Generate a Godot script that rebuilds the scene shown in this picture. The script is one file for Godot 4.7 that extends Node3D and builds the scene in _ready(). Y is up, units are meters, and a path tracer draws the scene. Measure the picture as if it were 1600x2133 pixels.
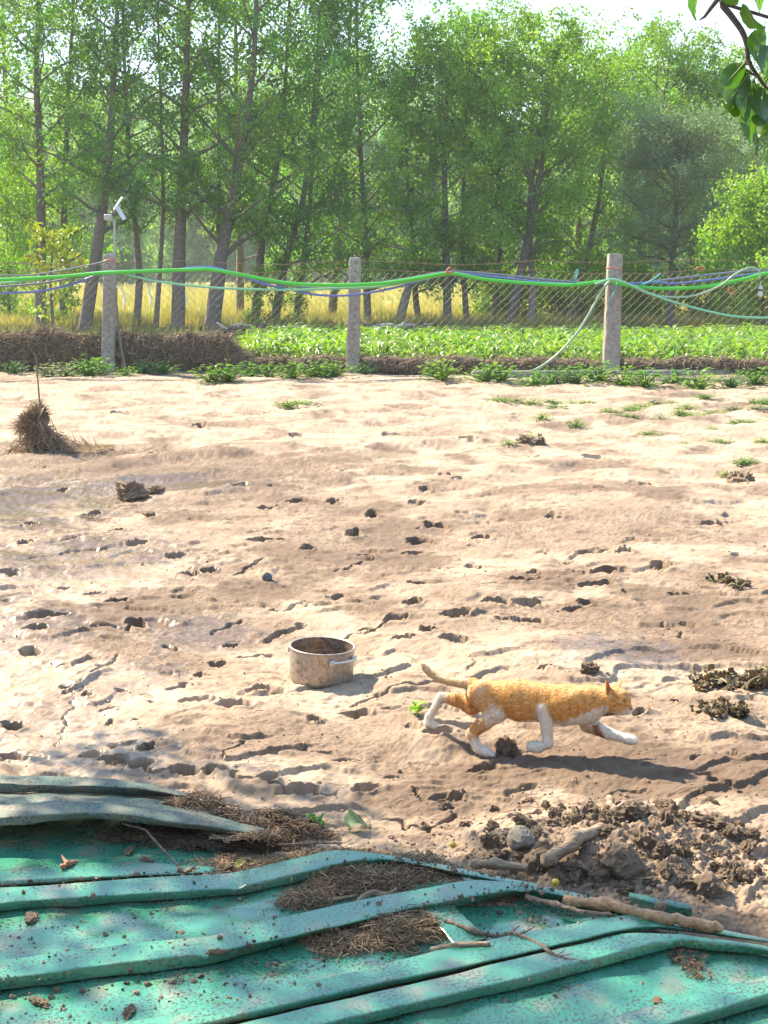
extends Node3D
# A flooded vegetable garden: a cat walks over drying mud, a crumpled green roof sheet in front, a wire fence and alders behind.

class MB:
	var v := PackedVector3Array()
	var c := PackedColorArray()
	var u := PackedVector2Array()
	var u2 := PackedVector2Array()
	var i := PackedInt32Array()
	func tri(a: int, b: int, d: int) -> void:
		i.append(a); i.append(b); i.append(d)
	func quad(a: int, b: int, d: int, e: int) -> void:
		i.append(a); i.append(b); i.append(d); i.append(a); i.append(d); i.append(e)
	func put(p: Vector3, col := Color.WHITE) -> int:
		v.append(p); c.append(col)
		return v.size() - 1
	func normals() -> PackedVector3Array:
		var n := PackedVector3Array()
		n.resize(v.size())
		for k in range(0, i.size(), 3):
			var a := v[i[k]]
			var f := (v[i[k + 2]] - a).cross(v[i[k + 1]] - a)
			n[i[k]] += f; n[i[k + 1]] += f; n[i[k + 2]] += f
		for k in n.size():
			n[k] = n[k].normalized() if n[k].length_squared() > 1e-20 else Vector3.UP
		return n
	func commit(smooth := true, given := PackedVector3Array()) -> ArrayMesh:
		var a := []
		a.resize(Mesh.ARRAY_MAX)
		a[Mesh.ARRAY_VERTEX] = v
		a[Mesh.ARRAY_COLOR] = c
		a[Mesh.ARRAY_INDEX] = i
		if u.size() == v.size(): a[Mesh.ARRAY_TEX_UV] = u
		if u2.size() == v.size(): a[Mesh.ARRAY_TEX_UV2] = u2
		if smooth: a[Mesh.ARRAY_NORMAL] = given if given.size() == v.size() else normals()
		var m := ArrayMesh.new()
		m.add_surface_from_arrays(Mesh.PRIMITIVE_TRIANGLES, a)
		return m
	# a tapered tube along pts
	func tube(pts: Array, rad: Array, sides := 6, col := Color.WHITE, cap := true) -> void:
		var first := v.size()
		var side := Vector3.ZERO
		for k in pts.size():
			var t: Vector3 = (pts[min(k + 1, pts.size() - 1)] - pts[max(k - 1, 0)]).normalized()
			if side == Vector3.ZERO:
				side = t.cross(Vector3.UP if abs(t.y) < 0.9 else Vector3.RIGHT).normalized()
			side = (side - t * side.dot(t)).normalized()
			var w := t.cross(side)
			for j in sides:
				var ang := TAU * j / sides
				put(pts[k] + (side * cos(ang) + w * sin(ang)) * rad[k], col)
		for k in pts.size() - 1:
			for j in sides:
				var a := first + k * sides + j
				var b := first + k * sides + (j + 1) % sides
				quad(a, a + sides, b + sides, b)
		if cap:
			for e in [0, pts.size() - 1]:
				var o := put(pts[e], col)
				for j in sides:
					var a: int = first + e * sides + j
					var b: int = first + e * sides + (j + 1) % sides
					if e == 0: tri(o, a, b)
					else: tri(o, b, a)
	# a box with chamfered upright look: size s, centred at p, turned by basis b
	func box(p: Vector3, s: Vector3, b := Basis(), col := Color.WHITE, ch := 0.0) -> void:
		var h := s / 2
		var prof := []
		var ys := [-h.y, h.y] if ch <= 0 else [-h.y, -h.y + ch, h.y - ch, h.y]
		for k in ys.size():
			var inn: float = ch if ch > 0 and (k == 0 or k == ys.size() - 1) else 0.0
			var ring := []
			for q in [[-1, -1], [1, -1], [1, 1], [-1, 1]]:
				if ch > 0:
					var e1 := Vector3(q[0] * (h.x - inn), ys[k], q[1] * (h.z - ch - inn))
					var e2 := Vector3(q[0] * (h.x - ch - inn), ys[k], q[1] * (h.z - inn))
					if q[0] * q[1] > 0: ring.append_array([e1, e2])
					else: ring.append_array([e2, e1])
				else:
					ring.append(Vector3(q[0] * h.x, ys[k], q[1] * h.z))
			prof.append(ring)
		var n: int = prof[0].size()
		for k in prof.size() - 1:
			for j in n:
				var a: Vector3 = prof[k][j]
				var d: Vector3 = prof[k][(j + 1) % n]
				var e: Vector3 = prof[k + 1][(j + 1) % n]
				var f: Vector3 = prof[k + 1][j]
				var o := v.size()
				for q in [a, d, e, f]: put(p + b * q, col)
				quad(o, o + 1, o + 2, o + 3)
		for e in [0, prof.size() - 1]:
			var o := v.size()
			for q in prof[e]: put(p + b * q, col)
			for j in range(1, n - 1):
				if e == 0: tri(o, o + j + 1, o + j)
				else: tri(o, o + j, o + j + 1)

var taken := {}
func numbered(called: String) -> String:
	taken[called] = taken.get(called, 0) + 1
	return called if taken[called] == 1 else "%s_%03d" % [called, taken[called] - 1]
func tag(o: Node, label: String, category: String, group := "", kind := "") -> Node:
	o.set_meta("label", label)
	o.set_meta("category", category)
	if group: o.set_meta("group", group)
	if kind: o.set_meta("kind", kind)
	return o
func thing(called: String, label: String, category: String, at := Vector3.ZERO, turn := 0.0, group := "") -> Node3D:
	var o := Node3D.new()
	o.name = numbered(called)
	add_child(o)
	o.position = at
	o.rotation.y = turn
	tag(o, label, category, group)
	return o
func part(called: String, m: Mesh, mat: Material, parent: Node) -> MeshInstance3D:
	var o := MeshInstance3D.new()
	o.name = called if parent != self else numbered(called)
	o.mesh = m
	o.material_override = mat
	parent.add_child(o, true)
	return o
func many(called: String, m: Mesh, mat: Material, parent: Node, at: Array, cols := []) -> MultiMeshInstance3D:
	var mm := MultiMesh.new()
	mm.transform_format = MultiMesh.TRANSFORM_3D
	mm.use_colors = cols.size() > 0
	mm.mesh = m
	mm.instance_count = at.size()
	for k in at.size():
		mm.set_instance_transform(k, at[k])
		if cols.size() > 0: mm.set_instance_color(k, cols[k])
	var o := MultiMeshInstance3D.new()
	o.name = called if parent != self else numbered(called)
	o.multimesh = mm
	o.material_override = mat
	o.set_meta("kind", "stuff")
	parent.add_child(o, true)
	return o
func lin(r: float, g: float, b: float) -> Color:
	return Color(r, g, b).linear_to_srgb()
func mat(col: Color, rough := 0.85, vert := false) -> StandardMaterial3D:
	var m := StandardMaterial3D.new()
	m.albedo_color = col
	m.roughness = rough
	m.vertex_color_use_as_albedo = vert
	m.cull_mode = BaseMaterial3D.CULL_DISABLED
	return m
func noise(freq: float, oct := 3, sd := 1, kind := FastNoiseLite.TYPE_SIMPLEX_SMOOTH) -> FastNoiseLite:
	var n := FastNoiseLite.new()
	n.seed = sd
	n.noise_type = kind
	n.frequency = freq
	n.fractal_type = FastNoiseLite.FRACTAL_FBM if oct > 1 else FastNoiseLite.FRACTAL_NONE
	n.fractal_octaves = oct
	return n
func noise_tex(freq: float, oct: int, stops: Array, cols: Array, sd := 1, size := 512, kind := FastNoiseLite.TYPE_SIMPLEX_SMOOTH) -> NoiseTexture2D:
	var t := NoiseTexture2D.new()
	t.width = size
	t.height = size
	t.seamless = true
	t.noise = noise(freq, oct, sd, kind)
	var g := Gradient.new()
	g.offsets = PackedFloat32Array(stops)
	g.colors = PackedColorArray(cols)
	t.color_ramp = g
	return t
func triplanar(m: StandardMaterial3D, scale: float) -> StandardMaterial3D:
	m.uv1_triplanar = true
	m.uv1_scale = Vector3.ONE * scale
	return m
# every colour of a texture kept as it is, tiled over an object's own axes
func textured(freq: float, oct: int, stops: Array, cols: Array, scale: float, rough := 0.85, sd := 1, relief := 0.0) -> StandardMaterial3D:
	var m := mat(Color.WHITE, rough)
	m.albedo_texture = noise_tex(freq, oct, stops, cols, sd)
	if relief > 0.0:
		m.heightmap_enabled = true
		m.heightmap_scale = relief
		m.heightmap_texture = noise_tex(freq * 1.5, oct, [0.0, 1.0], [Color.BLACK, Color.WHITE], sd)
	return triplanar(m, scale)

var rng := RandomNumberGenerator.new()
func rr(a: float, b: float) -> float:
	return rng.randf_range(a, b)
func rdir() -> Vector3:
	return Vector3(rng.randfn(), rng.randfn(), rng.randfn()).normalized()
func turned() -> Basis:
	return Basis(rdir(), rr(0, TAU))
func tint(spread := 0.2, warm := 0.1) -> Color:
	var k := 1.0 + rr(-spread, spread)
	var w := rr(-warm, warm)
	return Color(k * (1 + w), k, k * (1 - w))
# a smooth curve through points
func curve(pts: Array, steps := 6) -> Array:
	var out := []
	for k in pts.size() - 1:
		var p0: Vector3 = pts[max(k - 1, 0)]
		var p1: Vector3 = pts[k]
		var p2: Vector3 = pts[k + 1]
		var p3: Vector3 = pts[min(k + 2, pts.size() - 1)]
		for j in steps:
			out.append(p1.cubic_interpolate(p2, p0, p3, float(j) / steps))
	out.append(pts[pts.size() - 1])
	return out
func taper(n: int, a: float, b: float) -> Array:
	var out := []
	for k in n: out.append(lerpf(a, b, float(k) / max(1, n - 1)))
	return out

# ---------------------------------------------------------------- the mud
# footprints and hollows: x, z, half width, half length, depth
const PITS := [
	-0.512, -8.659, 0.073, 0.103, 0.110,
	-0.316, -8.652, 0.044, 0.073, 0.110,
	-0.067, -8.270, 0.045, 0.080, 0.110,
	-0.167, -7.569, 0.044, 0.090, 0.110,
	-0.607, -7.300, 0.105, 0.042, 0.076,
	-0.380, -7.078, 0.038, 0.069, 0.110,
	-0.083, -6.966, 0.047, 0.058, 0.104,
	-1.022, -6.944, 0.053, 0.067, 0.055,
	-1.266, -7.288, 0.047, 0.047, 0.085,
	-1.632, -7.404, 0.057, 0.032, 0.058,
	-1.853, -7.331, 0.040, 0.064, 0.110,
	-0.895, -6.486, 0.055, 0.059, 0.106,
	-0.823, -6.570, 0.049, 0.056, 0.101,
	-1.712, -6.457, 0.050, 0.067, 0.110,
	-1.401, -6.146, 0.038, 0.045, 0.082,
	-1.104, -5.869, 0.045, 0.052, 0.094,
	-0.985, -5.527, 0.046, 0.046, 0.084,
	-1.254, -6.051, 0.041, 0.037, 0.066,
	-1.321, -5.546, 0.067, 0.031, 0.056,
	-0.196, -6.039, 0.039, 0.059, 0.105,
	-1.435, -7.629, 0.039, 0.046, 0.083,
	-1.704, -8.220, 0.056, 0.079, 0.110,
	-1.956, -7.838, 0.035, 0.060, 0.109,
	-2.421, -10.066, 0.051, 0.069, 0.110,
	-2.049, -9.067, 0.037, 0.056, 0.101,
	0.408, -9.687, 0.046, 0.064, 0.110,
	0.511, -9.475, 0.048, 0.105, 0.110,
	0.263, -9.069, 0.043, 0.064, 0.110,
	0.203, -8.576, 0.052, 0.058, 0.104,
	0.281, -7.897, 0.067, 0.055, 0.099,
	0.190, -7.483, 0.070, 0.077, 0.110,
	0.163, -7.065, 0.060, 0.069, 0.066,
	1.024, -7.007, 0.105, 0.029, 0.053,
	1.191, -6.982, 0.036, 0.077, 0.110,
	1.311, -6.662, 0.041, 0.079, 0.110,
	0.907, -6.575, 0.038, 0.034, 0.062,
	1.030, -6.577, 0.084, 0.043, 0.078,
	0.634, -6.373, 0.082, 0.057, 0.102,
	0.710, -6.577, 0.029, 0.043, 0.078,
	0.953, -6.321, 0.086, 0.048, 0.086,
	0.487, -5.931, 0.061, 0.057, 0.102,
	0.606, -5.912, 0.067, 0.049, 0.089,
	0.860, -5.963, 0.033, 0.043, 0.077,
	0.791, -5.856, 0.030, 0.035, 0.062,
	0.121, -5.907, 0.040, 0.063, 0.110,
	0.303, -5.710, 0.069, 0.053, 0.095,
	0.567, -5.612, 0.054, 0.045, 0.080,
	0.474, -5.647, 0.039, 0.026, 0.046,
	0.167, -5.396, 0.041, 0.059, 0.107,
	0.038, -5.612, 0.039, 0.045, 0.080,
	0.076, -5.281, 0.046, 0.028, 0.051,
	0.270, -5.234, 0.058, 0.039, 0.070,
	-0.211, -4.356, 0.032, 0.028, 0.050,
	-0.100, -4.430, 0.043, 0.025, 0.044,
	-0.387, -4.670, 0.049, 0.036, 0.065,
	0.568, -4.846, 0.029, 0.024, 0.044,
	0.016, -3.893, 0.017, 0.013, 0.026,
	0.181, -3.707, 0.046, 0.024, 0.043,
	0.087, -4.176, 0.037, 0.018, 0.033,
	-1.338, -5.379, 0.037, 0.024, 0.042,
	-1.305, -5.159, 0.045, 0.038, 0.069,
	-0.792, -5.218, 0.043, 0.028, 0.035,
	-0.583, -5.309, 0.024, 0.029, 0.052,
	-0.610, -5.033, 0.031, 0.031, 0.056,
	-0.635, -4.878, 0.034, 0.034, 0.062,
	-0.402, -4.677, 0.057, 0.041, 0.074,
	-0.620, -4.538, 0.044, 0.026, 0.046,
	-0.481, -4.496, 0.071, 0.046, 0.084,
	-1.085, -4.728, 0.025, 0.019, 0.033,
	-1.071, -4.666, 0.016, 0.018, 0.033,
	-0.977, -4.614, 0.011, 0.031, 0.056,
	-0.879, -4.671, 0.020, 0.018, 0.033,
	-0.761, -4.536, 0.013, 0.017, 0.031,
	-0.888, -4.478, 0.022, 0.017, 0.030,
	-0.854, -4.340, 0.011, 0.020, 0.036,
	-0.791, -4.359, 0.009, 0.020, 0.036,
	-1.177, -4.355, 0.046, 0.044, 0.079,
	-1.069, -4.017, 0.064, 0.041, 0.074,
	-0.840, -4.016, 0.027, 0.021, 0.037,
	-0.687, -4.074, 0.027, 0.032, 0.057,
	-0.773, -3.962, 0.049, 0.034, 0.061,
	-0.684, -3.927, 0.028, 0.040, 0.072,
	-0.560, -3.871, 0.048, 0.035, 0.064,
	-0.479, -3.878, 0.027, 0.032, 0.058,
	-0.318, -3.792, 0.030, 0.040, 0.073,
	-0.222, -3.741, 0.060, 0.027, 0.049,
	-0.053, -3.772, 0.040, 0.037, 0.067,
	0.897, -3.961, 0.031, 0.015, 0.027,
	0.801, -4.364, 0.031, 0.020, 0.036,
	0.937, -4.516, 0.019, 0.021, 0.038,
	0.921, -3.767, 0.033, 0.015, 0.028,
	0.287, -3.923, 0.042, 0.023, 0.042,
	0.253, -3.924, 0.032, 0.030, 0.054,
	1.284, -7.351, 0.057, 0.037, 0.067,
	1.824, -7.925, 0.067, 0.043, 0.078,
	1.296, -6.123, 0.048, 0.026, 0.047,
	1.649, -6.367, 0.054, 0.032, 0.058,
	0.424, -6.738, 0.046, 0.027, 0.049,
	0.508, -7.488, 0.051, 0.044, 0.080,
	0.957, -8.080, 0.060, 0.038, 0.069,
	-0.683, -8.417, 0.063, 0.055, 0.100,
	-0.927, -9.167, 0.062, 0.049, 0.088,
	-1.714, -10.857, 0.091, 0.068, 0.110,
	-1.664, -13.084, 0.066, 0.115, 0.110,
	-0.742, -12.306, 0.083, 0.088, 0.110,
	0.082, -12.306, 0.103, 0.088, 0.110,
	1.203, -10.857, 0.109, 0.068, 0.110,
	-0.339, -10.063, 0.085, 0.059, 0.106,
	1.706, -9.376, 0.095, 0.051, 0.092,
	1.564, -10.576, 0.089, 0.054, 0.098,
	0.721, -11.949, 0.100, 0.069, 0.110,
	-2.608, -14.192, 0.095, 0.116, 0.110,
	-2.680, -12.306, 0.095, 0.088, 0.110,
	-1.298, -14.947, 0.125, 0.107, 0.110]
# cracks and broken edges: x0, z0, x1, z1, half width, depth
const CRACKS := [
	-1.748, -6.904, -1.564, -7.085, 0.0160, 0.030,
	-1.564, -7.085, -1.403, -7.186, 0.0160, 0.030,
	-0.682, -6.461, -0.636, -6.675, 0.0140, 0.030,
	-0.636, -6.675, -0.582, -6.845, 0.0140, 0.030,
	-1.143, -5.462, -0.997, -5.485, 0.0120, 0.020,
	-0.455, -5.780, -0.364, -5.917, 0.0140, 0.030,
	-0.364, -5.917, -0.303, -5.917, 0.0140, 0.030,
	-0.674, -5.462, -0.629, -5.562, 0.0140, 0.030,
	-0.629, -5.562, -0.559, -5.625, 0.0140, 0.030,
	-0.445, -5.410, -0.398, -5.523, 0.0180, 0.040,
	-0.398, -5.523, -0.325, -5.585, 0.0180, 0.040,
	-0.139, -5.410, -0.038, -5.523, 0.0160, 0.040,
	-0.038, -5.523, 0.078, -5.665, 0.0160, 0.040,
	-0.094, -4.521, -0.016, -4.634, 0.0090, 0.030,
	-0.016, -4.634, 0.081, -4.717, 0.0090, 0.030,
	0.081, -4.717, 0.165, -4.769, 0.0090, 0.030,
	-1.006, -4.906, -0.990, -5.032, 0.0060, 0.020,
	-0.990, -5.032, -0.975, -5.110, 0.0060, 0.020,
	-0.547, -5.130, -0.480, -5.177, 0.0100, 0.030,
	-0.480, -5.177, -0.420, -5.197, 0.0100, 0.030,
	-0.732, -4.661, -0.673, -4.758, 0.0100, 0.030,
	-0.983, -4.149, -1.007, -4.335, 0.0040, 0.015,
	-1.007, -4.335, -1.021, -4.542, 0.0040, 0.015,
	-1.021, -4.542, -1.037, -4.787, 0.0040, 0.015,
	-0.476, -3.982, -0.475, -4.041, 0.0100, 0.030,
	-0.475, -4.041, -0.454, -4.083, 0.0100, 0.030,
	-0.454, -4.083, -0.400, -4.127, 0.0100, 0.030,
	-0.867, -4.020, -0.772, -3.958, 0.0120, 0.045,
	-0.772, -3.958, -0.693, -3.897, 0.0120, 0.045,
	-0.693, -3.897, -0.634, -3.870, 0.0120, 0.045,
	-0.634, -3.870, -0.569, -3.886, 0.0120, 0.045,
	-0.569, -3.886, -0.470, -3.847, 0.0120, 0.045,
	-0.470, -3.847, -0.372, -3.801, 0.0120, 0.045,
	-0.372, -3.801, -0.316, -3.763, 0.0120, 0.045,
	-0.316, -3.763, -0.209, -3.734, 0.0120, 0.045,
	-0.209, -3.734, -0.143, -3.727, 0.0120, 0.045,
	0.118, -7.763, 0.334, -7.883, 0.0100, 0.030,
	0.303, -5.032, 0.313, -4.918, 0.0030, 0.012,
	0.313, -4.918, 0.328, -4.876, 0.0030, 0.012,
	-0.887, -6.513, -0.907, -6.731, 0.0030, 0.012,
	-0.907, -6.731, -0.899, -6.963, 0.0030, 0.012,
	0.000, -3.586, 0.062, -3.553, 0.0080, 0.030,
	0.062, -3.553, 0.123, -3.513, 0.0080, 0.030,
	0.123, -3.513, 0.176, -3.586, 0.0080, 0.030,
	0.245, -3.488, 0.349, -3.553, 0.0080, 0.030,
	0.349, -3.553, 0.452, -3.586, 0.0080, 0.030,
	-0.256, -4.083, -0.154, -4.032, 0.0060, 0.020,
	0.066, -3.763, 0.130, -3.709, 0.0050, 0.020,
	0.130, -3.709, 0.207, -3.691, 0.0050, 0.020,
	-0.225, -6.620, -0.092, -6.788, 0.0100, 0.030,
	1.113, -5.601, 1.155, -5.433, 0.0100, 0.030,
	1.155, -5.433, 1.165, -5.302, 0.0100, 0.030]
# low swells: x, z, radius, height
const MOUNDS := [Vector3(0.130, 0, -4.165), 0.20, 0.047, Vector3(0.505, 0.000, -3.334), 0.42, 0.055, Vector3(0.779, 0.000, -3.247), 0.4, 0.03, Vector3(-1.420, 0.000, -5.601), 0.5, 0.04, Vector3(0.090, 0.000, -5.232), 0.4, 0.03, Vector3(0.599, 0.000, -4.968), 0.5, 0.025, Vector3(-0.687, 0.000, -6.731), 0.7, 0.03, Vector3(1.479, 0.000, -8.763), 1.0, 0.05]
# wetter, darker stretches: x, z, radius across, radius deep, how wet
const WET := [Vector3(0.561, 0.000, -3.247), 0.40, 0.24, 0.62, Vector3(0.271, 0.000, -3.691), 0.2, 0.12, 0.5, Vector3(-0.413, 0.000, -3.691), 0.3, 0.1, 0.4, Vector3(-1.704, 0.000, -9.928), 1.65, 1.43, 0.95, Vector3(-1.084, 0.000, -7.618), 1.43, 0.66, 0.39, Vector3(-0.783, 0.000, -5.722), 0.385, 0.605, 0.95, Vector3(-0.201, 0.000, -7.409), 0.66, 0.77, 0.715, Vector3(1.042, 0.000, -7.690), 1.1, 0.605, 0.585, Vector3(1.214, 0.000, -5.447), 0.55, 0.44, 0.65, Vector3(0.608, 0.000, -3.878), 0.44, 0.242, 0.95, Vector3(-0.232, 0.000, -4.172), 0.33, 0.22, 0.65, Vector3(0.875, 0.000, -5.681), 0.55, 0.33, 0.715, Vector3(0.994, 0.000, -4.083), 0.33, 0.44, 0.52, Vector3(1.483, 0.000, -6.211), 0.55, 0.385, 0.52, Vector3(0.309, 0.000, -6.024), 0.44, 0.66, 0.39, Vector3(0.976, 0.000, -8.763), 0.99, 0.99, 0.325, Vector3(-1.656, 0.000, -6.963), 0.55, 0.44, 0.585, Vector3(-0.869, 0.000, -8.579), 0.88, 0.55, 0.585, Vector3(0.426, 0.000, -4.083), 0.33, 0.165, 0.52, Vector3(0.125, 0.000, -4.511), 0.22, 0.176, 0.455]
# water still standing in the pores, which shines: x, z, radius across, radius deep
const SHINE := [Vector3(-1.489, 0.000, -6.731), 0.5, 0.7, Vector3(-2.144, 0.000, -8.579), 0.6, 0.8, Vector3(-0.894, 0.000, -4.083), 0.2, 0.2, Vector3(-0.749, 0.000, -5.462), 0.17, 0.2, Vector3(-1.451, 0.000, -9.363), 0.55, 0.35, Vector3(-1.357, 0.000, -5.232), 0.2, 0.35, Vector3(-1.084, 0.000, -4.408), 0.16, 0.22, Vector3(-1.632, 0.000, -6.211), 0.3, 0.5, Vector3(-0.892, 0.000, -4.787), 0.15, 0.2, Vector3(0.859, 0.000, -5.097), 0.2, 0.2]
# where the roof sheets lie
const COVER := [Vector3(-1.578, 0.000, -3.763), Vector3(-0.612, 0.000, -3.727), Vector3(-0.291, 0.000, -3.456), Vector3(-0.023, 0.000, -3.276), Vector3(0.319, 0.000, -3.112), Vector3(0.623, 0.000, -2.871), Vector3(0.937, 0.000, -2.763), Vector3(0.695, 0.000, -1.990), Vector3(-0.878, 0.000, -1.990)]
var hash_pits := {}
var hash_cracks := {}
var cover := PackedVector2Array()
var n_broad := noise(0.55, 2, 3)
var n_mid := noise(2.2, 2, 5)
var n_warp := noise(1.6, 2, 7)
var n_mask := noise(1.1, 2, 9)
var n_edge := noise(8.0, 2, 10)
var n_micro := noise(14.0, 3, 11)
var n_fine := noise(55.0, 2, 13)
var n_patch := noise(0.9, 4, 15)
var n_speck := noise(90.0, 1, 17)
var pits := []
func make_hollows() -> void:
	rng.seed = 41
	for k in range(0, PITS.size(), 5):
		pits.append([PITS[k], PITS[k + 1], PITS[k + 2], PITS[k + 3], PITS[k + 4], rr(-0.5, 0.5)])
	for k in 330:   # smaller chance hollows
		var d := 2.6 + 15.0 * pow(rng.randf(), 1.35)
		var x := rr(-1, 1) * (0.3 * d + 0.6)
		var w := rr(0.012, 0.05) * (0.6 + d * 0.12)
		pits.append([x, -d, w, w * rr(0.35, 0.8), rr(0.006, 0.02), rr(-0.6, 0.6)])
	for k in pits.size():
		var r: float = max(pits[k][2], pits[k][3]) * 1.6 + 0.02
		for a in range(floori((pits[k][0] - r) * 3), floori((pits[k][0] + r) * 3) + 1):
			for b in range(floori((pits[k][1] - r) * 3), floori((pits[k][1] + r) * 3) + 1):
				var key := Vector2i(a, b)
				if not hash_pits.has(key): hash_pits[key] = []
				hash_pits[key].append(k)
	for k in range(0, CRACKS.size(), 6):
		var r := 0.1
		for a in range(floori((min(CRACKS[k], CRACKS[k + 2]) - r) * 3), floori((max(CRACKS[k], CRACKS[k + 2]) + r) * 3) + 1):
			for b in range(floori((min(CRACKS[k + 1], CRACKS[k + 3]) - r) * 3), floori((max(CRACKS[k + 1], CRACKS[k + 3]) + r) * 3) + 1):
				var key := Vector2i(a, b)
				if not hash_cracks.has(key): hash_cracks[key] = []
				hash_cracks[key].append(k)
	for p in COVER: cover.append(Vector2(p.x, p.z))
func mud(x: float, z: float) -> float:
	var d := -z
	var h := n_broad.get_noise_2d(x, z) * 0.036 + n_mid.get_noise_2d(x, z) * (0.009 - 0.005 * smoothstep(7.0, 12.0, d))
	var w := n_warp.get_noise_2d(x, z)
	# old planting ridges, still showing under the silt farther back
	if d > 6.0:
		h += sin((x * 0.74 + z * 0.67) * 8.0 + w * 1.6) * 0.026 * smoothstep(6.0, 10.0, d) * (1.0 - smoothstep(17.0, 19.0, d)) * (0.4 + 0.6 * smoothstep(-0.3, 0.3, n_mask.get_noise_2d(x * 0.5, z * 0.5)))
	# scalloped edges where the silt sheared as it settled
	var m := n_mask.get_noise_2d(x + 31.0, z)
	var q := (z + x * 0.28 + w * 0.22) / 0.23
	var f := q - floorf(q)
	var amp := smoothstep(-0.05, 0.25, m + n_mid.get_noise_2d(x * 2 + 9, z * 2) * 0.5) * 0.015 * (1.0 - 0.3 * smoothstep(6.0, 12.0, d))
	h += amp * (f * smoothstep(1.0, 0.95, f))
	q = (z * 1.1 - x * 0.5 + w * 0.3) / 0.11
	f = q - floorf(q)
	h += smoothstep(0.0, 0.35, n_mask.get_noise_2d(x * 1.7, z * 1.7 + 50.0)) * 0.006 * f * smoothstep(1.0, 0.9, f)
	var rough := 1.0
	for k in range(0, MOUNDS.size(), 3):
		var e: float = Vector2(x - MOUNDS[k].x, z - MOUNDS[k].z).length() / MOUNDS[k + 1]
		if e < 1.0:
			h += MOUNDS[k + 2] * (1 - e * e) * (1 - e * e)
			if k == 3 or k == 6: rough += 1.7 * (1 - e)
	h += n_micro.get_noise_2d(x, z) * 0.007 * rough + n_fine.get_noise_2d(x, z) * 0.0026 * rough * (1.0 - smoothstep(6.0, 11.0, d))
	var key := Vector2i(floori(x * 3), floori(z * 3))
	if hash_pits.has(key):
		var wx := x + n_edge.get_noise_2d(x, z) * 0.03
		var wz := z + n_edge.get_noise_2d(x, z + 7) * 0.03
		for k in hash_pits[key]:
			var p: Array = pits[k]
			var dx: float = wx - p[0]
			var dz: float = wz - p[1] - dx * p[5]
			var e := sqrt(dx * dx / (p[2] * p[2]) + dz * dz / (p[3] * p[3]))
			if e < 1.5:
				h -= p[4] * (smoothstep(1.0, 0.68, e) - 0.1 * smoothstep(1.5, 1.1, e) * smoothstep(0.9, 1.1, e))
	if hash_cracks.has(key):
		for k in hash_cracks[key]:
			var a := Vector2(CRACKS[k], CRACKS[k + 1])
			var b := Vector2(CRACKS[k + 2], CRACKS[k + 3])
			var p := Vector2(x + n_edge.get_noise_2d(x, z) * 0.03, z + n_edge.get_noise_2d(x, z + 30) * 0.05)
			var e: float = p.distance_to(Geometry2D.get_closest_point_to_segment(p, a, b)) / (CRACKS[k + 4] * (0.7 + 0.6 * w))
			if e < 1.2: h -= CRACKS[k + 5] * smoothstep(1.1, 0.5, e)
	if d < 4.3 and Geometry2D.is_point_in_polygon(Vector2(x, z), cover):
		h = h * 0.4 - 0.035
	return h
func on_mud(p: Vector3) -> Vector3:
	return Vector3(p.x, mud(p.x, p.z), p.z)

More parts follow.
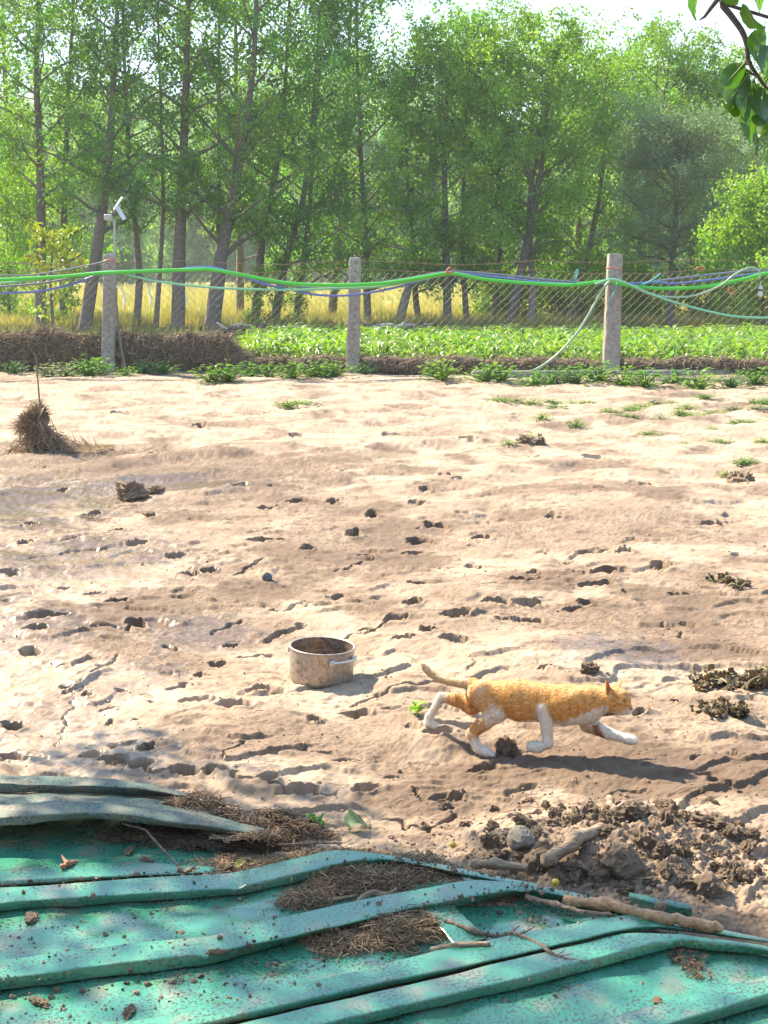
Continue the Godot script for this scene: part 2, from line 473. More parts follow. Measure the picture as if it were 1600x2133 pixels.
func build_mud() -> void:
	make_hollows()
	var ds := []
	var d := -30.0
	while d < 1.9:
		ds.append(d); d += 1.4 if d < -2 else 0.35
	d = 2.0
	while d < 20.6:
		ds.append(d); d += max(0.0035, 0.8 * d * d / (1.4 * 1440.0)) * (1.0 if d > 2.4 else 4.0)
	for e in [22.0, 24.0, 27.0]: ds.append(e)
	var us := []
	for e in [-60.0, -30.0, -15.0, -8.0, -4.0, -2.6, -1.9, -1.6]: us.append(e)
	var cols := 640
	for k in cols + 1: us.append(-1.4 + 2.8 * k / cols)
	for e in [1.6, 1.9, 2.6, 4.0, 8.0, 15.0, 30.0, 60.0]: us.append(e)
	var nu := us.size()
	var mb := MB.new()
	mb.v.resize(nu * ds.size())
	mb.c.resize(nu * ds.size())
	mb.u.resize(nu * ds.size())
	var dry := Color(0.240, 0.172, 0.120)
	var pale := Color(0.350, 0.262, 0.188)
	var wetc := Color(0.100, 0.064, 0.043)
	var k := 0
	for r in ds.size():
		var dd: float = ds[r]
		var wide: float = 0.27 * max(dd, 0.0) + 0.12
		for q in nu:
			var x: float = us[q] * wide
			if absf(us[q]) > 1.5: x = signf(us[q]) * (1.5 * wide + (absf(us[q]) - 1.5) * 2.0)
			var z := -dd
			mb.v[k] = Vector3(x, mud(x, z), z)
			var wet := 0.0
			for e in range(0, WET.size(), 4):
				var g := 1.0 - Vector2((x - WET[e].x) / WET[e + 1], (z - WET[e].z) / WET[e + 2]).length()
				if g > -0.9: wet = max(wet, WET[e + 3] * smoothstep(-0.45, 0.3, g + 0.9 * n_patch.get_noise_2d(x * 2.0, z * 2.0)))
			var pt := n_patch.get_noise_2d(x, z)
			var grain := n_speck.get_noise_2d(x, z) * 0.5 + n_fine.get_noise_2d(x + 5, z) * 0.5
			# darker silt and chaff, streaked the way the water ran
			var streak := smoothstep(0.22, 0.5, n_micro.get_noise_2d(x * 0.35 + z * 0.12, z * 0.9 - x * 0.2 + 40.0) + 0.35 * pt)
			wet = clampf(wet + smoothstep(0.05, 0.38, pt) * 0.68 + streak * 0.55 + grain * (0.4 + 0.9 * wet), 0.0, 1.0)
			var c := dry.lerp(pale, clampf(0.5 + 1.4 * n_mid.get_noise_2d(x + 70, z) + grain * 1.3, 0, 1)).lerp(wetc, wet * 0.92)
			mb.c[k] = c
			mb.u[k] = Vector2((x + 8.0) / 16.0, (z + 22.0) / 20.0)
			k += 1
	mb.i.resize(0)
	var idx := PackedInt32Array()
	idx.resize((nu - 1) * (ds.size() - 1) * 6)
	var o := 0
	for r in ds.size() - 1:
		for q in nu - 1:
			var a := r * nu + q
			idx[o] = a; idx[o + 1] = a + nu; idx[o + 2] = a + nu + 1
			idx[o + 3] = a; idx[o + 4] = a + nu + 1; idx[o + 5] = a + 1
			o += 6
	mb.i = idx
	var m := mat(Color.WHITE, 1.0, true)
	m.metallic_specular = 0.4
	var im := Image.create(512, 640, false, Image.FORMAT_L8)
	im.fill(Color(0.92, 0.92, 0.92))
	for e in range(0, SHINE.size(), 3):
		var cx := int((SHINE[e].x + 8.0) / 16.0 * 512)
		var cy := int((SHINE[e].z + 22.0) / 20.0 * 640)
		var rx := int(SHINE[e + 1] / 16.0 * 512 * 1.5) + 2
		var ry := int(SHINE[e + 2] / 20.0 * 640 * 1.5) + 2
		for y in range(max(0, cy - ry), min(640, cy + ry)):
			for x in range(max(0, cx - rx), min(512, cx + rx)):
				var g := 1.0 - Vector2(float(x - cx) / rx, float(y - cy) / ry).length() * 1.1
				g = smoothstep(0.0, 0.4, g + 0.6 * n_patch.get_noise_2d(x * 0.35, y * 0.35))
				if g > 0: im.set_pixel(x, y, Color.WHITE * min(im.get_pixel(x, y).r, lerpf(0.92, 0.24, g)))
	m.roughness_texture = ImageTexture.create_from_image(im)
	var g := part("mud_ground", mb.commit(), m, self)
	g.set_meta("kind", "structure")
	g.set_meta("label", "drying pale brown flood mud with footprints and cracks")

# ---------------------------------------------------------------- the fallen roof sheets
func along(rail: Array, s: float) -> Vector3:
	if s <= rail[0][0]:
		var a: Vector3 = rail[0][1]
		var b: Vector3 = rail[1][1]
		return a + (b - a) * (s - rail[0][0]) / (rail[1][0] - rail[0][0])
	for k in rail.size() - 1:
		if s <= rail[k + 1][0]:
			return rail[k][1].lerp(rail[k + 1][1], (s - rail[k][0]) / (rail[k + 1][0] - rail[k][0]))
	var e := rail.size() - 1
	var a: Vector3 = rail[e - 1][1]
	var b: Vector3 = rail[e][1]
	return b + (b - a) * (s - rail[e][0]) / (rail[e][0] - rail[e - 1][0])
func smooth_along(rail: Array, s: float) -> Vector3:
	var r := 0.016
	return (along(rail, s - r) + along(rail, s) * 2.0 + along(rail, s + r)) / 4.0
var sheet_top := {}
# the height of whatever lies at a spot: metal if there is some, else mud
func lies(x: float, z: float) -> float:
	var best := -1.0
	var c := Vector2i(roundi(x * 70), roundi(z * 70))
	if sheet_top.has(c): best = sheet_top[c]
	else:
		for a in [-1, 0, 1]:
			for b in [-1, 0, 1]: best = max(best, sheet_top.get(c + Vector2i(a, b), -1.0))
	return best if best > -0.5 else mud(x, z)
var n_dent := noise(9.0, 2, 21)
var n_rag := noise(30.0, 3, 22)
# strips of metal between rails: each entry is [rail, shift]; rounded at the folds
func loft(rails: Array, s0: float, s1: float, cuts: int, dent: float, rag := [0.0, 0.0], folds := []) -> MB:
	var mb := MB.new()
	var n := int((s1 - s0) / 0.008) + 2
	var per := (rails.size() - 1) * cuts + 1
	for k in n:
		var s := lerpf(s0, s1, float(k) / (n - 1))
		for j in per:
			var q := j / cuts
			var t := float(j % cuts) / cuts
			var jag := 0.0
			if k == 0: jag = rag[0]
			if k == n - 1: jag = rag[1]
			var ss := s + n_rag.get_noise_2d(j * 0.03, s0 * 7 + k) * jag
			var p: Vector3 = smooth_along(rails[q][0], ss) + rails[q][1]
			if t > 0: p = p.lerp(smooth_along(rails[q + 1][0], ss) + rails[q + 1][1], t)
			p.y += n_dent.get_noise_3d(p.x, p.y * 3, p.z) * dent
			for f in folds:   # a buckle pressed into the metal
				var e: float = p.distance_to(f[0]) / f[1]
				if e < 1.0: p.y -= f[2] * 0.45 * (1 - e) * (1 - e) * (0.8 + n_rag.get_noise_3d(p.x, p.y, p.z) * 1.2)
			mb.put(p)
			var cell := Vector2i(roundi(p.x * 70), roundi(p.z * 70))
			if p.y > sheet_top.get(cell, -1.0): sheet_top[cell] = p.y
	for k in n - 1:
		for j in per - 1:
			mb.quad(k * per + j, (k + 1) * per + j, (k + 1) * per + j + 1, k * per + j + 1)
	return mb
func rib(o: Node, r: Dictionary, s0: float, s1: float, m: Material, dent := 0.002, folds := [], rag := [0.02, 0.02]) -> void:
	var foot := Vector3(0, -r.rh, -0.014)
	var rails := [[r.back, foot], [r.back, Vector3(0, -0.003, -0.002)], [r.back, Vector3(0, 0, 0.004)], [r.front, Vector3(0, 0, -0.004)], [r.front, Vector3(0, -0.003, 0.002)], [r.base, Vector3(0, 0.001, 0)], [r.base, Vector3(0, -0.001, -0.005)]]
	part("rib", loft(rails, s0, s1, 2, dent, rag, folds).commit(), m, o)
func pan(o: Node, a: Dictionary, b: Dictionary, s0: float, s1: float, m: Material, dent := 0.006, rag := [0.03, 0.03]) -> void:
	part("pan", loft([[a.base, Vector3(0, -0.006, -0.02)], [b.back, Vector3(0, -b.rh - 0.0006, -0.013)]], s0, s1, 14, dent, rag).commit(), m, o)
var sheet_metal: StandardMaterial3D
func sheet_material(base: Color, dust: float, sd: int) -> StandardMaterial3D:
	var m := mat(Color.WHITE, 0.30)
	m.metallic_specular = 1.0
	var g := base
	var tan_c := Color(0.26, 0.19, 0.135)
	m.albedo_texture = noise_tex(0.007, 6, [0.0, 0.42, 0.62 - dust, 0.74 - dust * 0.6, 1.0], [Color(g.r * 0.8, g.g * 0.9, g.b * 0.9).linear_to_srgb(), g.linear_to_srgb(), Color(g.r * 1.3 + 0.01, g.g * 1.08, g.b * 1.05).linear_to_srgb(), g.lerp(tan_c, 0.35).linear_to_srgb(), g.lerp(tan_c, 0.9).linear_to_srgb()], sd, 1024)
	m.detail_enabled = true
	var brown := lin(0.045, 0.032, 0.023)
	m.detail_albedo = noise_tex(0.05, 4, [0.0, 0.38, 0.43, 1.0], [brown, Color(brown, 0.9), Color(brown, 0.0), Color(brown, 0.0)], sd + 3, 2048)
	m.detail_mask = noise_tex(0.012, 4, [0.25, 0.45, 0.7], [Color(0.15, 0.15, 0.15), Color(0.7, 0.7, 0.7), Color.WHITE], sd + 9, 512)
	m.roughness_texture = noise_tex(0.02, 4, [0.2, 0.8], [Color(0.75, 0.75, 0.75), Color(1.0, 1.0, 1.0)], sd + 5)
	m.uv1_triplanar = true
	m.uv2_triplanar = true
	m.uv1_scale = Vector3.ONE * 0.9
	m.uv2_scale = Vector3.ONE * 0.8
	return m

var ribs := {
	1: {"rh": 0.025, "back": [[-0.100, Vector3(-1.151, 0.072, -3.667)], [0.000, Vector3(-1.023, 0.073, -3.665)], [0.110, Vector3(-0.880, 0.074, -3.655)], [0.230, Vector3(-0.723, 0.075, -3.633)], [0.300, Vector3(-0.632, 0.065, -3.623)], [0.350, Vector3(-0.566, 0.060, -3.602)], [0.440, Vector3(-0.443, 0.060, -3.519)]],
		"front": [[-0.100, Vector3(-1.133, 0.072, -3.606)], [0.000, Vector3(-1.005, 0.073, -3.599)], [0.120, Vector3(-0.851, 0.074, -3.586)], [0.240, Vector3(-0.699, 0.074, -3.572)], [0.300, Vector3(-0.625, 0.065, -3.577)], [0.350, Vector3(-0.561, 0.060, -3.567)], [0.440, Vector3(-0.441, 0.060, -3.499)]],
		"base": [[-0.100, Vector3(-1.133, 0.047, -3.602)], [0.000, Vector3(-1.006, 0.048, -3.596)], [0.120, Vector3(-0.854, 0.049, -3.593)], [0.240, Vector3(-0.702, 0.049, -3.583)], [0.300, Vector3(-0.628, 0.040, -3.594)], [0.350, Vector3(-0.566, 0.035, -3.598)], [0.440, Vector3(-0.447, 0.035, -3.543)]]},
	2: {"rh": 0.02, "back": [[-0.100, Vector3(-1.064, 0.092, -3.377)], [0.000, Vector3(-0.947, 0.097, -3.381)], [0.060, Vector3(-0.877, 0.101, -3.385)], [0.120, Vector3(-0.807, 0.104, -3.392)], [0.200, Vector3(-0.711, 0.103, -3.387)], [0.280, Vector3(-0.612, 0.100, -3.362)], [0.360, Vector3(-0.520, 0.086, -3.376)], [0.440, Vector3(-0.427, 0.071, -3.381)], [0.500, Vector3(-0.354, 0.061, -3.361)], [0.560, Vector3(-0.282, 0.050, -3.341)]],
		"front": [[-0.100, Vector3(-1.041, 0.092, -3.299)], [0.000, Vector3(-0.925, 0.097, -3.299)], [0.060, Vector3(-0.856, 0.101, -3.300)], [0.120, Vector3(-0.788, 0.104, -3.306)], [0.200, Vector3(-0.698, 0.103, -3.320)], [0.280, Vector3(-0.603, 0.100, -3.308)], [0.360, Vector3(-0.510, 0.086, -3.304)], [0.440, Vector3(-0.419, 0.071, -3.313)], [0.500, Vector3(-0.348, 0.061, -3.306)], [0.560, Vector3(-0.279, 0.050, -3.305)]],
		"base": [[-0.100, Vector3(-1.040, 0.072, -3.291)], [0.000, Vector3(-0.924, 0.077, -3.292)], [0.060, Vector3(-0.856, 0.081, -3.295)], [0.130, Vector3(-0.778, 0.085, -3.312)], [0.200, Vector3(-0.699, 0.083, -3.324)], [0.280, Vector3(-0.604, 0.080, -3.310)], [0.360, Vector3(-0.512, 0.066, -3.312)], [0.440, Vector3(-0.420, 0.051, -3.323)], [0.500, Vector3(-0.350, 0.041, -3.322)], [0.560, Vector3(-0.281, 0.030, -3.333)]]},
	3: {"rh": 0.0115, "back": [[-0.100, Vector3(-0.999, 0.027, -3.144)], [0.000, Vector3(-0.893, 0.027, -3.163)], [0.150, Vector3(-0.731, 0.027, -3.190)], [0.230, Vector3(-0.643, 0.027, -3.200)], [0.330, Vector3(-0.529, 0.028, -3.192)], [0.460, Vector3(-0.384, 0.011, -3.204)]],
		"front": [[-0.100, Vector3(-0.979, 0.027, -3.078)], [0.000, Vector3(-0.874, 0.027, -3.094)], [0.100, Vector3(-0.768, 0.027, -3.106)], [0.200, Vector3(-0.661, 0.027, -3.119)], [0.300, Vector3(-0.552, 0.027, -3.127)], [0.460, Vector3(-0.382, 0.011, -3.182)]],
		"base": [[-0.100, Vector3(-0.978, 0.015, -3.073)], [0.000, Vector3(-0.873, 0.015, -3.088)], [0.100, Vector3(-0.767, 0.016, -3.101)], [0.200, Vector3(-0.661, 0.016, -3.119)], [0.300, Vector3(-0.554, 0.016, -3.140)], [0.460, Vector3(-0.383, 0.000, -3.192)]]},
	4: {"rh": 0.022, "back": [[-0.100, Vector3(-0.956, 0.043, -3.004)], [0.000, Vector3(-0.854, 0.044, -3.020)], [0.100, Vector3(-0.750, 0.045, -3.031)], [0.200, Vector3(-0.647, 0.045, -3.052)], [0.300, Vector3(-0.542, 0.046, -3.069)], [0.400, Vector3(-0.435, 0.046, -3.081)], [0.480, Vector3(-0.349, 0.047, -3.090)], [0.510, Vector3(-0.317, 0.053, -3.094)], [0.600, Vector3(-0.219, 0.072, -3.107)], [0.680, Vector3(-0.132, 0.089, -3.117)], [0.725, Vector3(-0.082, 0.097, -3.107)], [0.775, Vector3(-0.027, 0.101, -3.082)], [0.850, Vector3(0.054, 0.095, -3.064)], [0.930, Vector3(0.140, 0.085, -3.047)], [1.000, Vector3(0.214, 0.077, -3.027)], [1.100, Vector3(0.318, 0.065, -3.002)], [1.230, Vector3(0.451, 0.050, -2.961)], [1.350, Vector3(0.568, 0.042, -2.914)]],
		"front": [[-0.100, Vector3(-0.934, 0.043, -2.928)], [0.000, Vector3(-0.834, 0.044, -2.943)], [0.100, Vector3(-0.734, 0.045, -2.961)], [0.200, Vector3(-0.631, 0.045, -2.972)], [0.300, Vector3(-0.529, 0.046, -2.988)], [0.400, Vector3(-0.425, 0.046, -3.001)], [0.480, Vector3(-0.341, 0.047, -3.013)], [0.520, Vector3(-0.298, 0.055, -3.012)], [0.580, Vector3(-0.234, 0.068, -3.017)], [0.660, Vector3(-0.150, 0.084, -3.030)], [0.720, Vector3(-0.086, 0.097, -3.041)], [0.775, Vector3(-0.027, 0.101, -3.055)], [0.850, Vector3(0.054, 0.095, -3.040)], [0.930, Vector3(0.139, 0.085, -3.023)], [1.000, Vector3(0.212, 0.077, -3.001)], [1.100, Vector3(0.316, 0.065, -2.980)], [1.230, Vector3(0.448, 0.050, -2.942)], [1.350, Vector3(0.565, 0.042, -2.898)]],
		"base": [[-0.100, Vector3(-0.936, 0.021, -2.930)], [0.000, Vector3(-0.836, 0.022, -2.945)], [0.100, Vector3(-0.735, 0.023, -2.963)], [0.200, Vector3(-0.633, 0.023, -2.976)], [0.300, Vector3(-0.530, 0.024, -2.992)], [0.400, Vector3(-0.425, 0.024, -3.003)], [0.490, Vector3(-0.331, 0.027, -3.019)], [0.520, Vector3(-0.299, 0.033, -3.013)], [0.600, Vector3(-0.213, 0.050, -3.019)], [0.680, Vector3(-0.129, 0.067, -3.035)], [0.740, Vector3(-0.065, 0.076, -3.054)], [0.790, Vector3(-0.011, 0.080, -3.062)], [0.870, Vector3(0.076, 0.071, -3.068)], [0.940, Vector3(0.151, 0.062, -3.045)], [1.010, Vector3(0.224, 0.054, -3.023)], [1.100, Vector3(0.319, 0.043, -3.004)], [1.230, Vector3(0.453, 0.028, -2.970)], [1.350, Vector3(0.571, 0.020, -2.926)]]},
	5: {"rh": 0.027, "back": [[-0.100, Vector3(-0.849, 0.050, -2.641)], [0.000, Vector3(-0.761, 0.051, -2.667)], [0.100, Vector3(-0.671, 0.052, -2.690)], [0.200, Vector3(-0.580, 0.054, -2.714)], [0.280, Vector3(-0.506, 0.055, -2.731)], [0.340, Vector3(-0.449, 0.056, -2.742)], [0.430, Vector3(-0.363, 0.057, -2.757)], [0.450, Vector3(-0.344, 0.058, -2.763)], [0.500, Vector3(-0.297, 0.061, -2.786)], [0.560, Vector3(-0.240, 0.065, -2.812)], [0.640, Vector3(-0.161, 0.070, -2.844)], [0.720, Vector3(-0.081, 0.076, -2.872)], [0.800, Vector3(0.000, 0.081, -2.899)], [0.900, Vector3(0.104, 0.087, -2.929)], [0.985, Vector3(0.193, 0.094, -2.952)], [1.080, Vector3(0.288, 0.102, -2.915)], [1.160, Vector3(0.371, 0.086, -2.917)], [1.250, Vector3(0.463, 0.067, -2.905)], [1.400, Vector3(0.601, 0.067, -2.822)]],
		"front": [[-0.100, Vector3(-0.827, 0.050, -2.568)], [0.000, Vector3(-0.741, 0.051, -2.590)], [0.100, Vector3(-0.653, 0.052, -2.611)], [0.200, Vector3(-0.565, 0.054, -2.639)], [0.300, Vector3(-0.474, 0.055, -2.658)], [0.400, Vector3(-0.382, 0.057, -2.678)], [0.430, Vector3(-0.354, 0.057, -2.683)], [0.470, Vector3(-0.316, 0.060, -2.690)], [0.550, Vector3(-0.242, 0.065, -2.715)], [0.650, Vector3(-0.147, 0.071, -2.749)], [0.750, Vector3(-0.049, 0.077, -2.788)], [0.850, Vector3(0.050, 0.084, -2.829)], [0.920, Vector3(0.121, 0.089, -2.851)], [1.000, Vector3(0.203, 0.095, -2.869)], [1.085, Vector3(0.291, 0.101, -2.890)], [1.160, Vector3(0.369, 0.086, -2.896)], [1.250, Vector3(0.459, 0.067, -2.881)], [1.400, Vector3(0.596, 0.067, -2.799)]],
		"base": [[-0.100, Vector3(-0.830, 0.023, -2.574)], [0.000, Vector3(-0.743, 0.024, -2.594)], [0.100, Vector3(-0.654, 0.025, -2.610)], [0.200, Vector3(-0.565, 0.027, -2.635)], [0.300, Vector3(-0.474, 0.028, -2.652)], [0.400, Vector3(-0.382, 0.030, -2.675)], [0.450, Vector3(-0.336, 0.031, -2.690)], [0.500, Vector3(-0.290, 0.034, -2.712)], [0.600, Vector3(-0.196, 0.041, -2.757)], [0.700, Vector3(-0.099, 0.047, -2.796)], [0.800, Vector3(0.000, 0.054, -2.834)], [0.850, Vector3(0.050, 0.057, -2.845)], [0.925, Vector3(0.127, 0.062, -2.864)], [1.000, Vector3(0.205, 0.068, -2.888)], [1.090, Vector3(0.299, 0.073, -2.916)], [1.160, Vector3(0.372, 0.059, -2.916)], [1.250, Vector3(0.464, 0.040, -2.909)], [1.400, Vector3(0.603, 0.040, -2.829)]]},
	6: {"rh": 0.0145, "back": [[0.200, Vector3(-0.523, 0.035, -2.423)], [0.265, Vector3(-0.471, 0.036, -2.447)], [0.400, Vector3(-0.357, 0.040, -2.482)], [0.500, Vector3(-0.271, 0.042, -2.517)], [0.625, Vector3(-0.161, 0.045, -2.571)], [0.800, Vector3(0.000, 0.050, -2.644)], [0.878, Vector3(0.074, 0.055, -2.675)], [0.934, Vector3(0.129, 0.059, -2.694)], [1.103, Vector3(0.295, 0.071, -2.741)], [1.237, Vector3(0.431, 0.080, -2.776)], [1.307, Vector3(0.503, 0.084, -2.793)], [1.360, Vector3(0.555, 0.077, -2.793)], [1.420, Vector3(0.614, 0.069, -2.787)], [1.500, Vector3(0.691, 0.059, -2.777)], [1.600, Vector3(0.786, 0.046, -2.761)], [1.750, Vector3(0.923, 0.035, -2.726)]],
		"front": [[0.200, Vector3(-0.512, 0.035, -2.367)], [0.350, Vector3(-0.391, 0.038, -2.413)], [0.475, Vector3(-0.287, 0.041, -2.454)], [0.625, Vector3(-0.157, 0.045, -2.509)], [0.800, Vector3(0.000, 0.050, -2.572)], [0.912, Vector3(0.104, 0.057, -2.603)], [1.025, Vector3(0.211, 0.065, -2.631)], [1.175, Vector3(0.358, 0.076, -2.680)], [1.300, Vector3(0.484, 0.085, -2.723)], [1.345, Vector3(0.534, 0.079, -2.758)], [1.403, Vector3(0.592, 0.071, -2.761)], [1.500, Vector3(0.687, 0.059, -2.758)], [1.600, Vector3(0.783, 0.046, -2.748)], [1.750, Vector3(0.919, 0.035, -2.714)]],
		"base": [[0.200, Vector3(-0.514, 0.020, -2.371)], [0.350, Vector3(-0.392, 0.024, -2.415)], [0.500, Vector3(-0.266, 0.028, -2.462)], [0.650, Vector3(-0.135, 0.031, -2.517)], [0.800, Vector3(0.000, 0.035, -2.574)], [0.925, Vector3(0.117, 0.044, -2.610)], [1.050, Vector3(0.237, 0.053, -2.654)], [1.169, Vector3(0.354, 0.061, -2.692)], [1.300, Vector3(0.486, 0.070, -2.734)], [1.360, Vector3(0.551, 0.062, -2.768)], [1.410, Vector3(0.601, 0.055, -2.771)], [1.500, Vector3(0.691, 0.044, -2.772)], [1.600, Vector3(0.787, 0.032, -2.763)], [1.750, Vector3(0.925, 0.020, -2.730)]]},
	7: {"rh": 0.021, "back": [[0.200, Vector3(-0.502, 0.041, -2.315)], [0.400, Vector3(-0.344, 0.044, -2.389)], [0.500, Vector3(-0.262, 0.046, -2.424)], [0.650, Vector3(-0.134, 0.049, -2.480)], [0.800, Vector3(0.000, 0.051, -2.538)], [0.925, Vector3(0.115, 0.057, -2.580)], [1.050, Vector3(0.235, 0.064, -2.629)], [1.175, Vector3(0.357, 0.070, -2.673)], [1.307, Vector3(0.491, 0.077, -2.724)], [1.403, Vector3(0.583, 0.078, -2.718)], [1.500, Vector3(0.678, 0.065, -2.721)], [1.600, Vector3(0.773, 0.053, -2.714)], [1.750, Vector3(0.909, 0.041, -2.683)]],
		"front": [[0.200, Vector3(-0.489, 0.041, -2.249)], [0.450, Vector3(-0.295, 0.045, -2.336)], [0.600, Vector3(-0.172, 0.048, -2.391)], [0.800, Vector3(0.000, 0.051, -2.465)], [0.925, Vector3(0.112, 0.057, -2.504)], [1.050, Vector3(0.228, 0.064, -2.545)], [1.175, Vector3(0.348, 0.070, -2.595)], [1.300, Vector3(0.471, 0.077, -2.646)], [1.364, Vector3(0.537, 0.080, -2.676)], [1.406, Vector3(0.581, 0.077, -2.696)], [1.459, Vector3(0.634, 0.070, -2.703)], [1.544, Vector3(0.716, 0.060, -2.703)], [1.600, Vector3(0.770, 0.053, -2.699)], [1.750, Vector3(0.906, 0.041, -2.672)]],
		"base": [[0.200, Vector3(-0.489, 0.020, -2.245)], [0.450, Vector3(-0.295, 0.024, -2.334)], [0.600, Vector3(-0.172, 0.027, -2.387)], [0.800, Vector3(0.000, 0.030, -2.465)], [0.925, Vector3(0.112, 0.036, -2.505)], [1.050, Vector3(0.228, 0.043, -2.542)], [1.175, Vector3(0.347, 0.049, -2.588)], [1.300, Vector3(0.472, 0.056, -2.643)], [1.389, Vector3(0.564, 0.059, -2.688)], [1.410, Vector3(0.587, 0.056, -2.700)], [1.487, Vector3(0.662, 0.046, -2.704)], [1.600, Vector3(0.773, 0.032, -2.710)], [1.750, Vector3(0.912, 0.020, -2.687)]]},
	8: {"rh": 0.025, "back": [[0.900, Vector3(0.083, 0.045, -2.297)], [1.100, Vector3(0.256, 0.045, -2.371)], [1.243, Vector3(0.387, 0.045, -2.429)], [1.296, Vector3(0.439, 0.045, -2.463)], [1.403, Vector3(0.542, 0.048, -2.506)], [1.487, Vector3(0.626, 0.050, -2.546)], [1.600, Vector3(0.742, 0.053, -2.595)], [1.750, Vector3(0.903, 0.055, -2.665)]],
		"front": [[0.900, Vector3(0.081, 0.045, -2.228)], [1.100, Vector3(0.250, 0.045, -2.302)], [1.395, Vector3(0.519, 0.047, -2.423)], [1.459, Vector3(0.581, 0.049, -2.453)], [1.600, Vector3(0.723, 0.053, -2.522)], [1.750, Vector3(0.885, 0.055, -2.606)]],
		"base": [[0.900, Vector3(0.081, 0.020, -2.235)], [1.100, Vector3(0.251, 0.020, -2.309)], [1.395, Vector3(0.520, 0.022, -2.427)], [1.459, Vector3(0.583, 0.024, -2.458)], [1.600, Vector3(0.724, 0.028, -2.522)], [1.750, Vector3(0.886, 0.030, -2.606)]]}}

func build_sheets() -> void:
	var green := sheet_material(Color(0.035, 0.205, 0.13), 0.05, 31)
	var dusty := sheet_material(Color(0.10, 0.15, 0.125), 0.16, 47)
	sheet_metal = green
	dusty.roughness = 0.65
	dusty.metallic_specular = 0.35
	var a := thing("roof_sheet", "dusty grey-green buckled roof sheet lying hindmost, under the mud edge", "roof sheet", Vector3.ZERO, 0, "crumpled green roof sheets")
	rib(a, ribs[1], -0.32, 0.43, dusty, 0.004)
	pan(a, ribs[1], ribs[2], -0.32, 0.44, dusty, 0.006, [0.02, 0.05])
	rib(a, ribs[2], -0.32, 0.555, dusty, 0.003, [[along(ribs[2].front, 0.19), 0.035, 0.016]])
	var b := thing("roof_sheet", "pale green roof sheet under the lifted one, with one short rib", "roof sheet", Vector3.ZERO, 0, "crumpled green roof sheets")
	part("pan", loft([[ribs[3].back, Vector3(0, -0.012, -0.42)], [ribs[3].back, Vector3(0, -ribs[3].rh + 0.001, -0.013)]], -0.32, 0.45, 16, 0.006, [0.02, 0.06]).commit(), green, b)
	rib(b, ribs[3], -0.32, 0.45, green, 0.002)
	var c := thing("roof_sheet", "bright green roof sheet bent over a ridge, straw heaped on its pans", "roof sheet", Vector3.ZERO, 0, "crumpled green roof sheets")
	rib(c, ribs[4], -0.32, 1.3, green, 0.002, [[along(ribs[4].front, 0.492), 0.035, 0.02], [along(ribs[4].front, 0.775), 0.04, 0.016]])
	pan(c, ribs[4], ribs[5], -0.32, 1.32, green)
	rib(c, ribs[5], -0.32, 1.36, green, 0.002, [[along(ribs[5].front, 0.432), 0.04, 0.022], [along(ribs[5].front, 1.085), 0.03, 0.016]])
	pan(c, ribs[5], ribs[6], -0.32, 1.5, green)
	var d := thing("roof_sheet", "nearest green roof sheet with a pair of ribs bent down to the right", "roof sheet", Vector3(0, 0.004, 0), 0, "crumpled green roof sheets")
	rib(d, ribs[6], -0.2, 1.75, green, 0.0015, [[along(ribs[6].front, 1.345), 0.035, 0.018]])
	rib(d, ribs[7], -0.2, 1.75, green, 0.0015, [[along(ribs[7].front, 1.395), 0.04, 0.018]])
	pan(d, ribs[7], ribs[8], 0.0, 1.75, green, 0.005)
	rib(d, ribs[8], 0.3, 1.75, green, 0.0015)
	part("pan", loft([[ribs[8].base, Vector3(0, -0.006, -0.02)], [ribs[8].base, Vector3(0, -0.012, 0.5)]], 0.3, 1.75, 12, 0.005).commit(), green, d)
	part("pan", loft([[ribs[7].base, Vector3(0, -0.006, -0.02)], [ribs[7].base, Vector3(0, -0.012, 0.6)]], -0.2, 0.31, 12, 0.005).commit(), green, d)
	# the flashing that crosses the pan
	var f := thing("flashing_strip", "short green folded metal strip crossing the pan beside the straw", "metal strip")
	var p0 := Vector3(0.096, 0.075, -2.902)
	var p1 := Vector3(0.180, 0.055, -2.727)
	var mb := MB.new()
	var dirn := (p1 - p0)
	var side := Vector3(-dirn.z, 0, dirn.x).normalized() * 0.036
	for k in 13:
		var t := k / 12.0
		var p := p0 + dirn * t + Vector3(0, n_dent.get_noise_1d(t * 3) * 0.006, 0)
		for q in [[-1.0, 0.0], [-0.85, 0.004], [0.8, 0.004], [0.95, 0.001], [1.0, -0.026]]:
			mb.put(p + side * q[0] * -1.0 + Vector3(0, q[1], 0))
	for k in 12:
		for j in 4: mb.quad(k * 5 + j, (k + 1) * 5 + j, (k + 1) * 5 + j + 1, k * 5 + j + 1)
	part("strip", mb.commit(), green, f)
	# a dark green offcut standing in the rubble
	var g := thing("metal_offcut", "dark green metal offcut standing on edge behind the long stick", "metal offcut")
	mb = MB.new()
	var q0 := Vector3(0.543, 0.000, -3.004)
	var q1 := Vector3(0.668, 0.000, -2.940)
	var x := (q1 - q0).normalized()
	for k in 9:
		var p := q0.lerp(q1, k / 8.0) + Vector3(0, n_dent.get_noise_1d(k * 0.4) * 0.004, 0)
		var bulge := 0.008 if k > 1 and k < 8 else 0.0
		for h in [[-0.03, 0.0], [0.0, 0.004], [0.028, 0.004 + bulge], [0.034, bulge], [0.036, -0.006]]:
			mb.put(p + Vector3(0, h[0], h[1]))
	for k in 8:
		for j in 4: mb.quad(k * 5 + j, k * 5 + j + 1, (k + 1) * 5 + j + 1, (k + 1) * 5 + j)
	part("plate", mb.commit(), green, g)

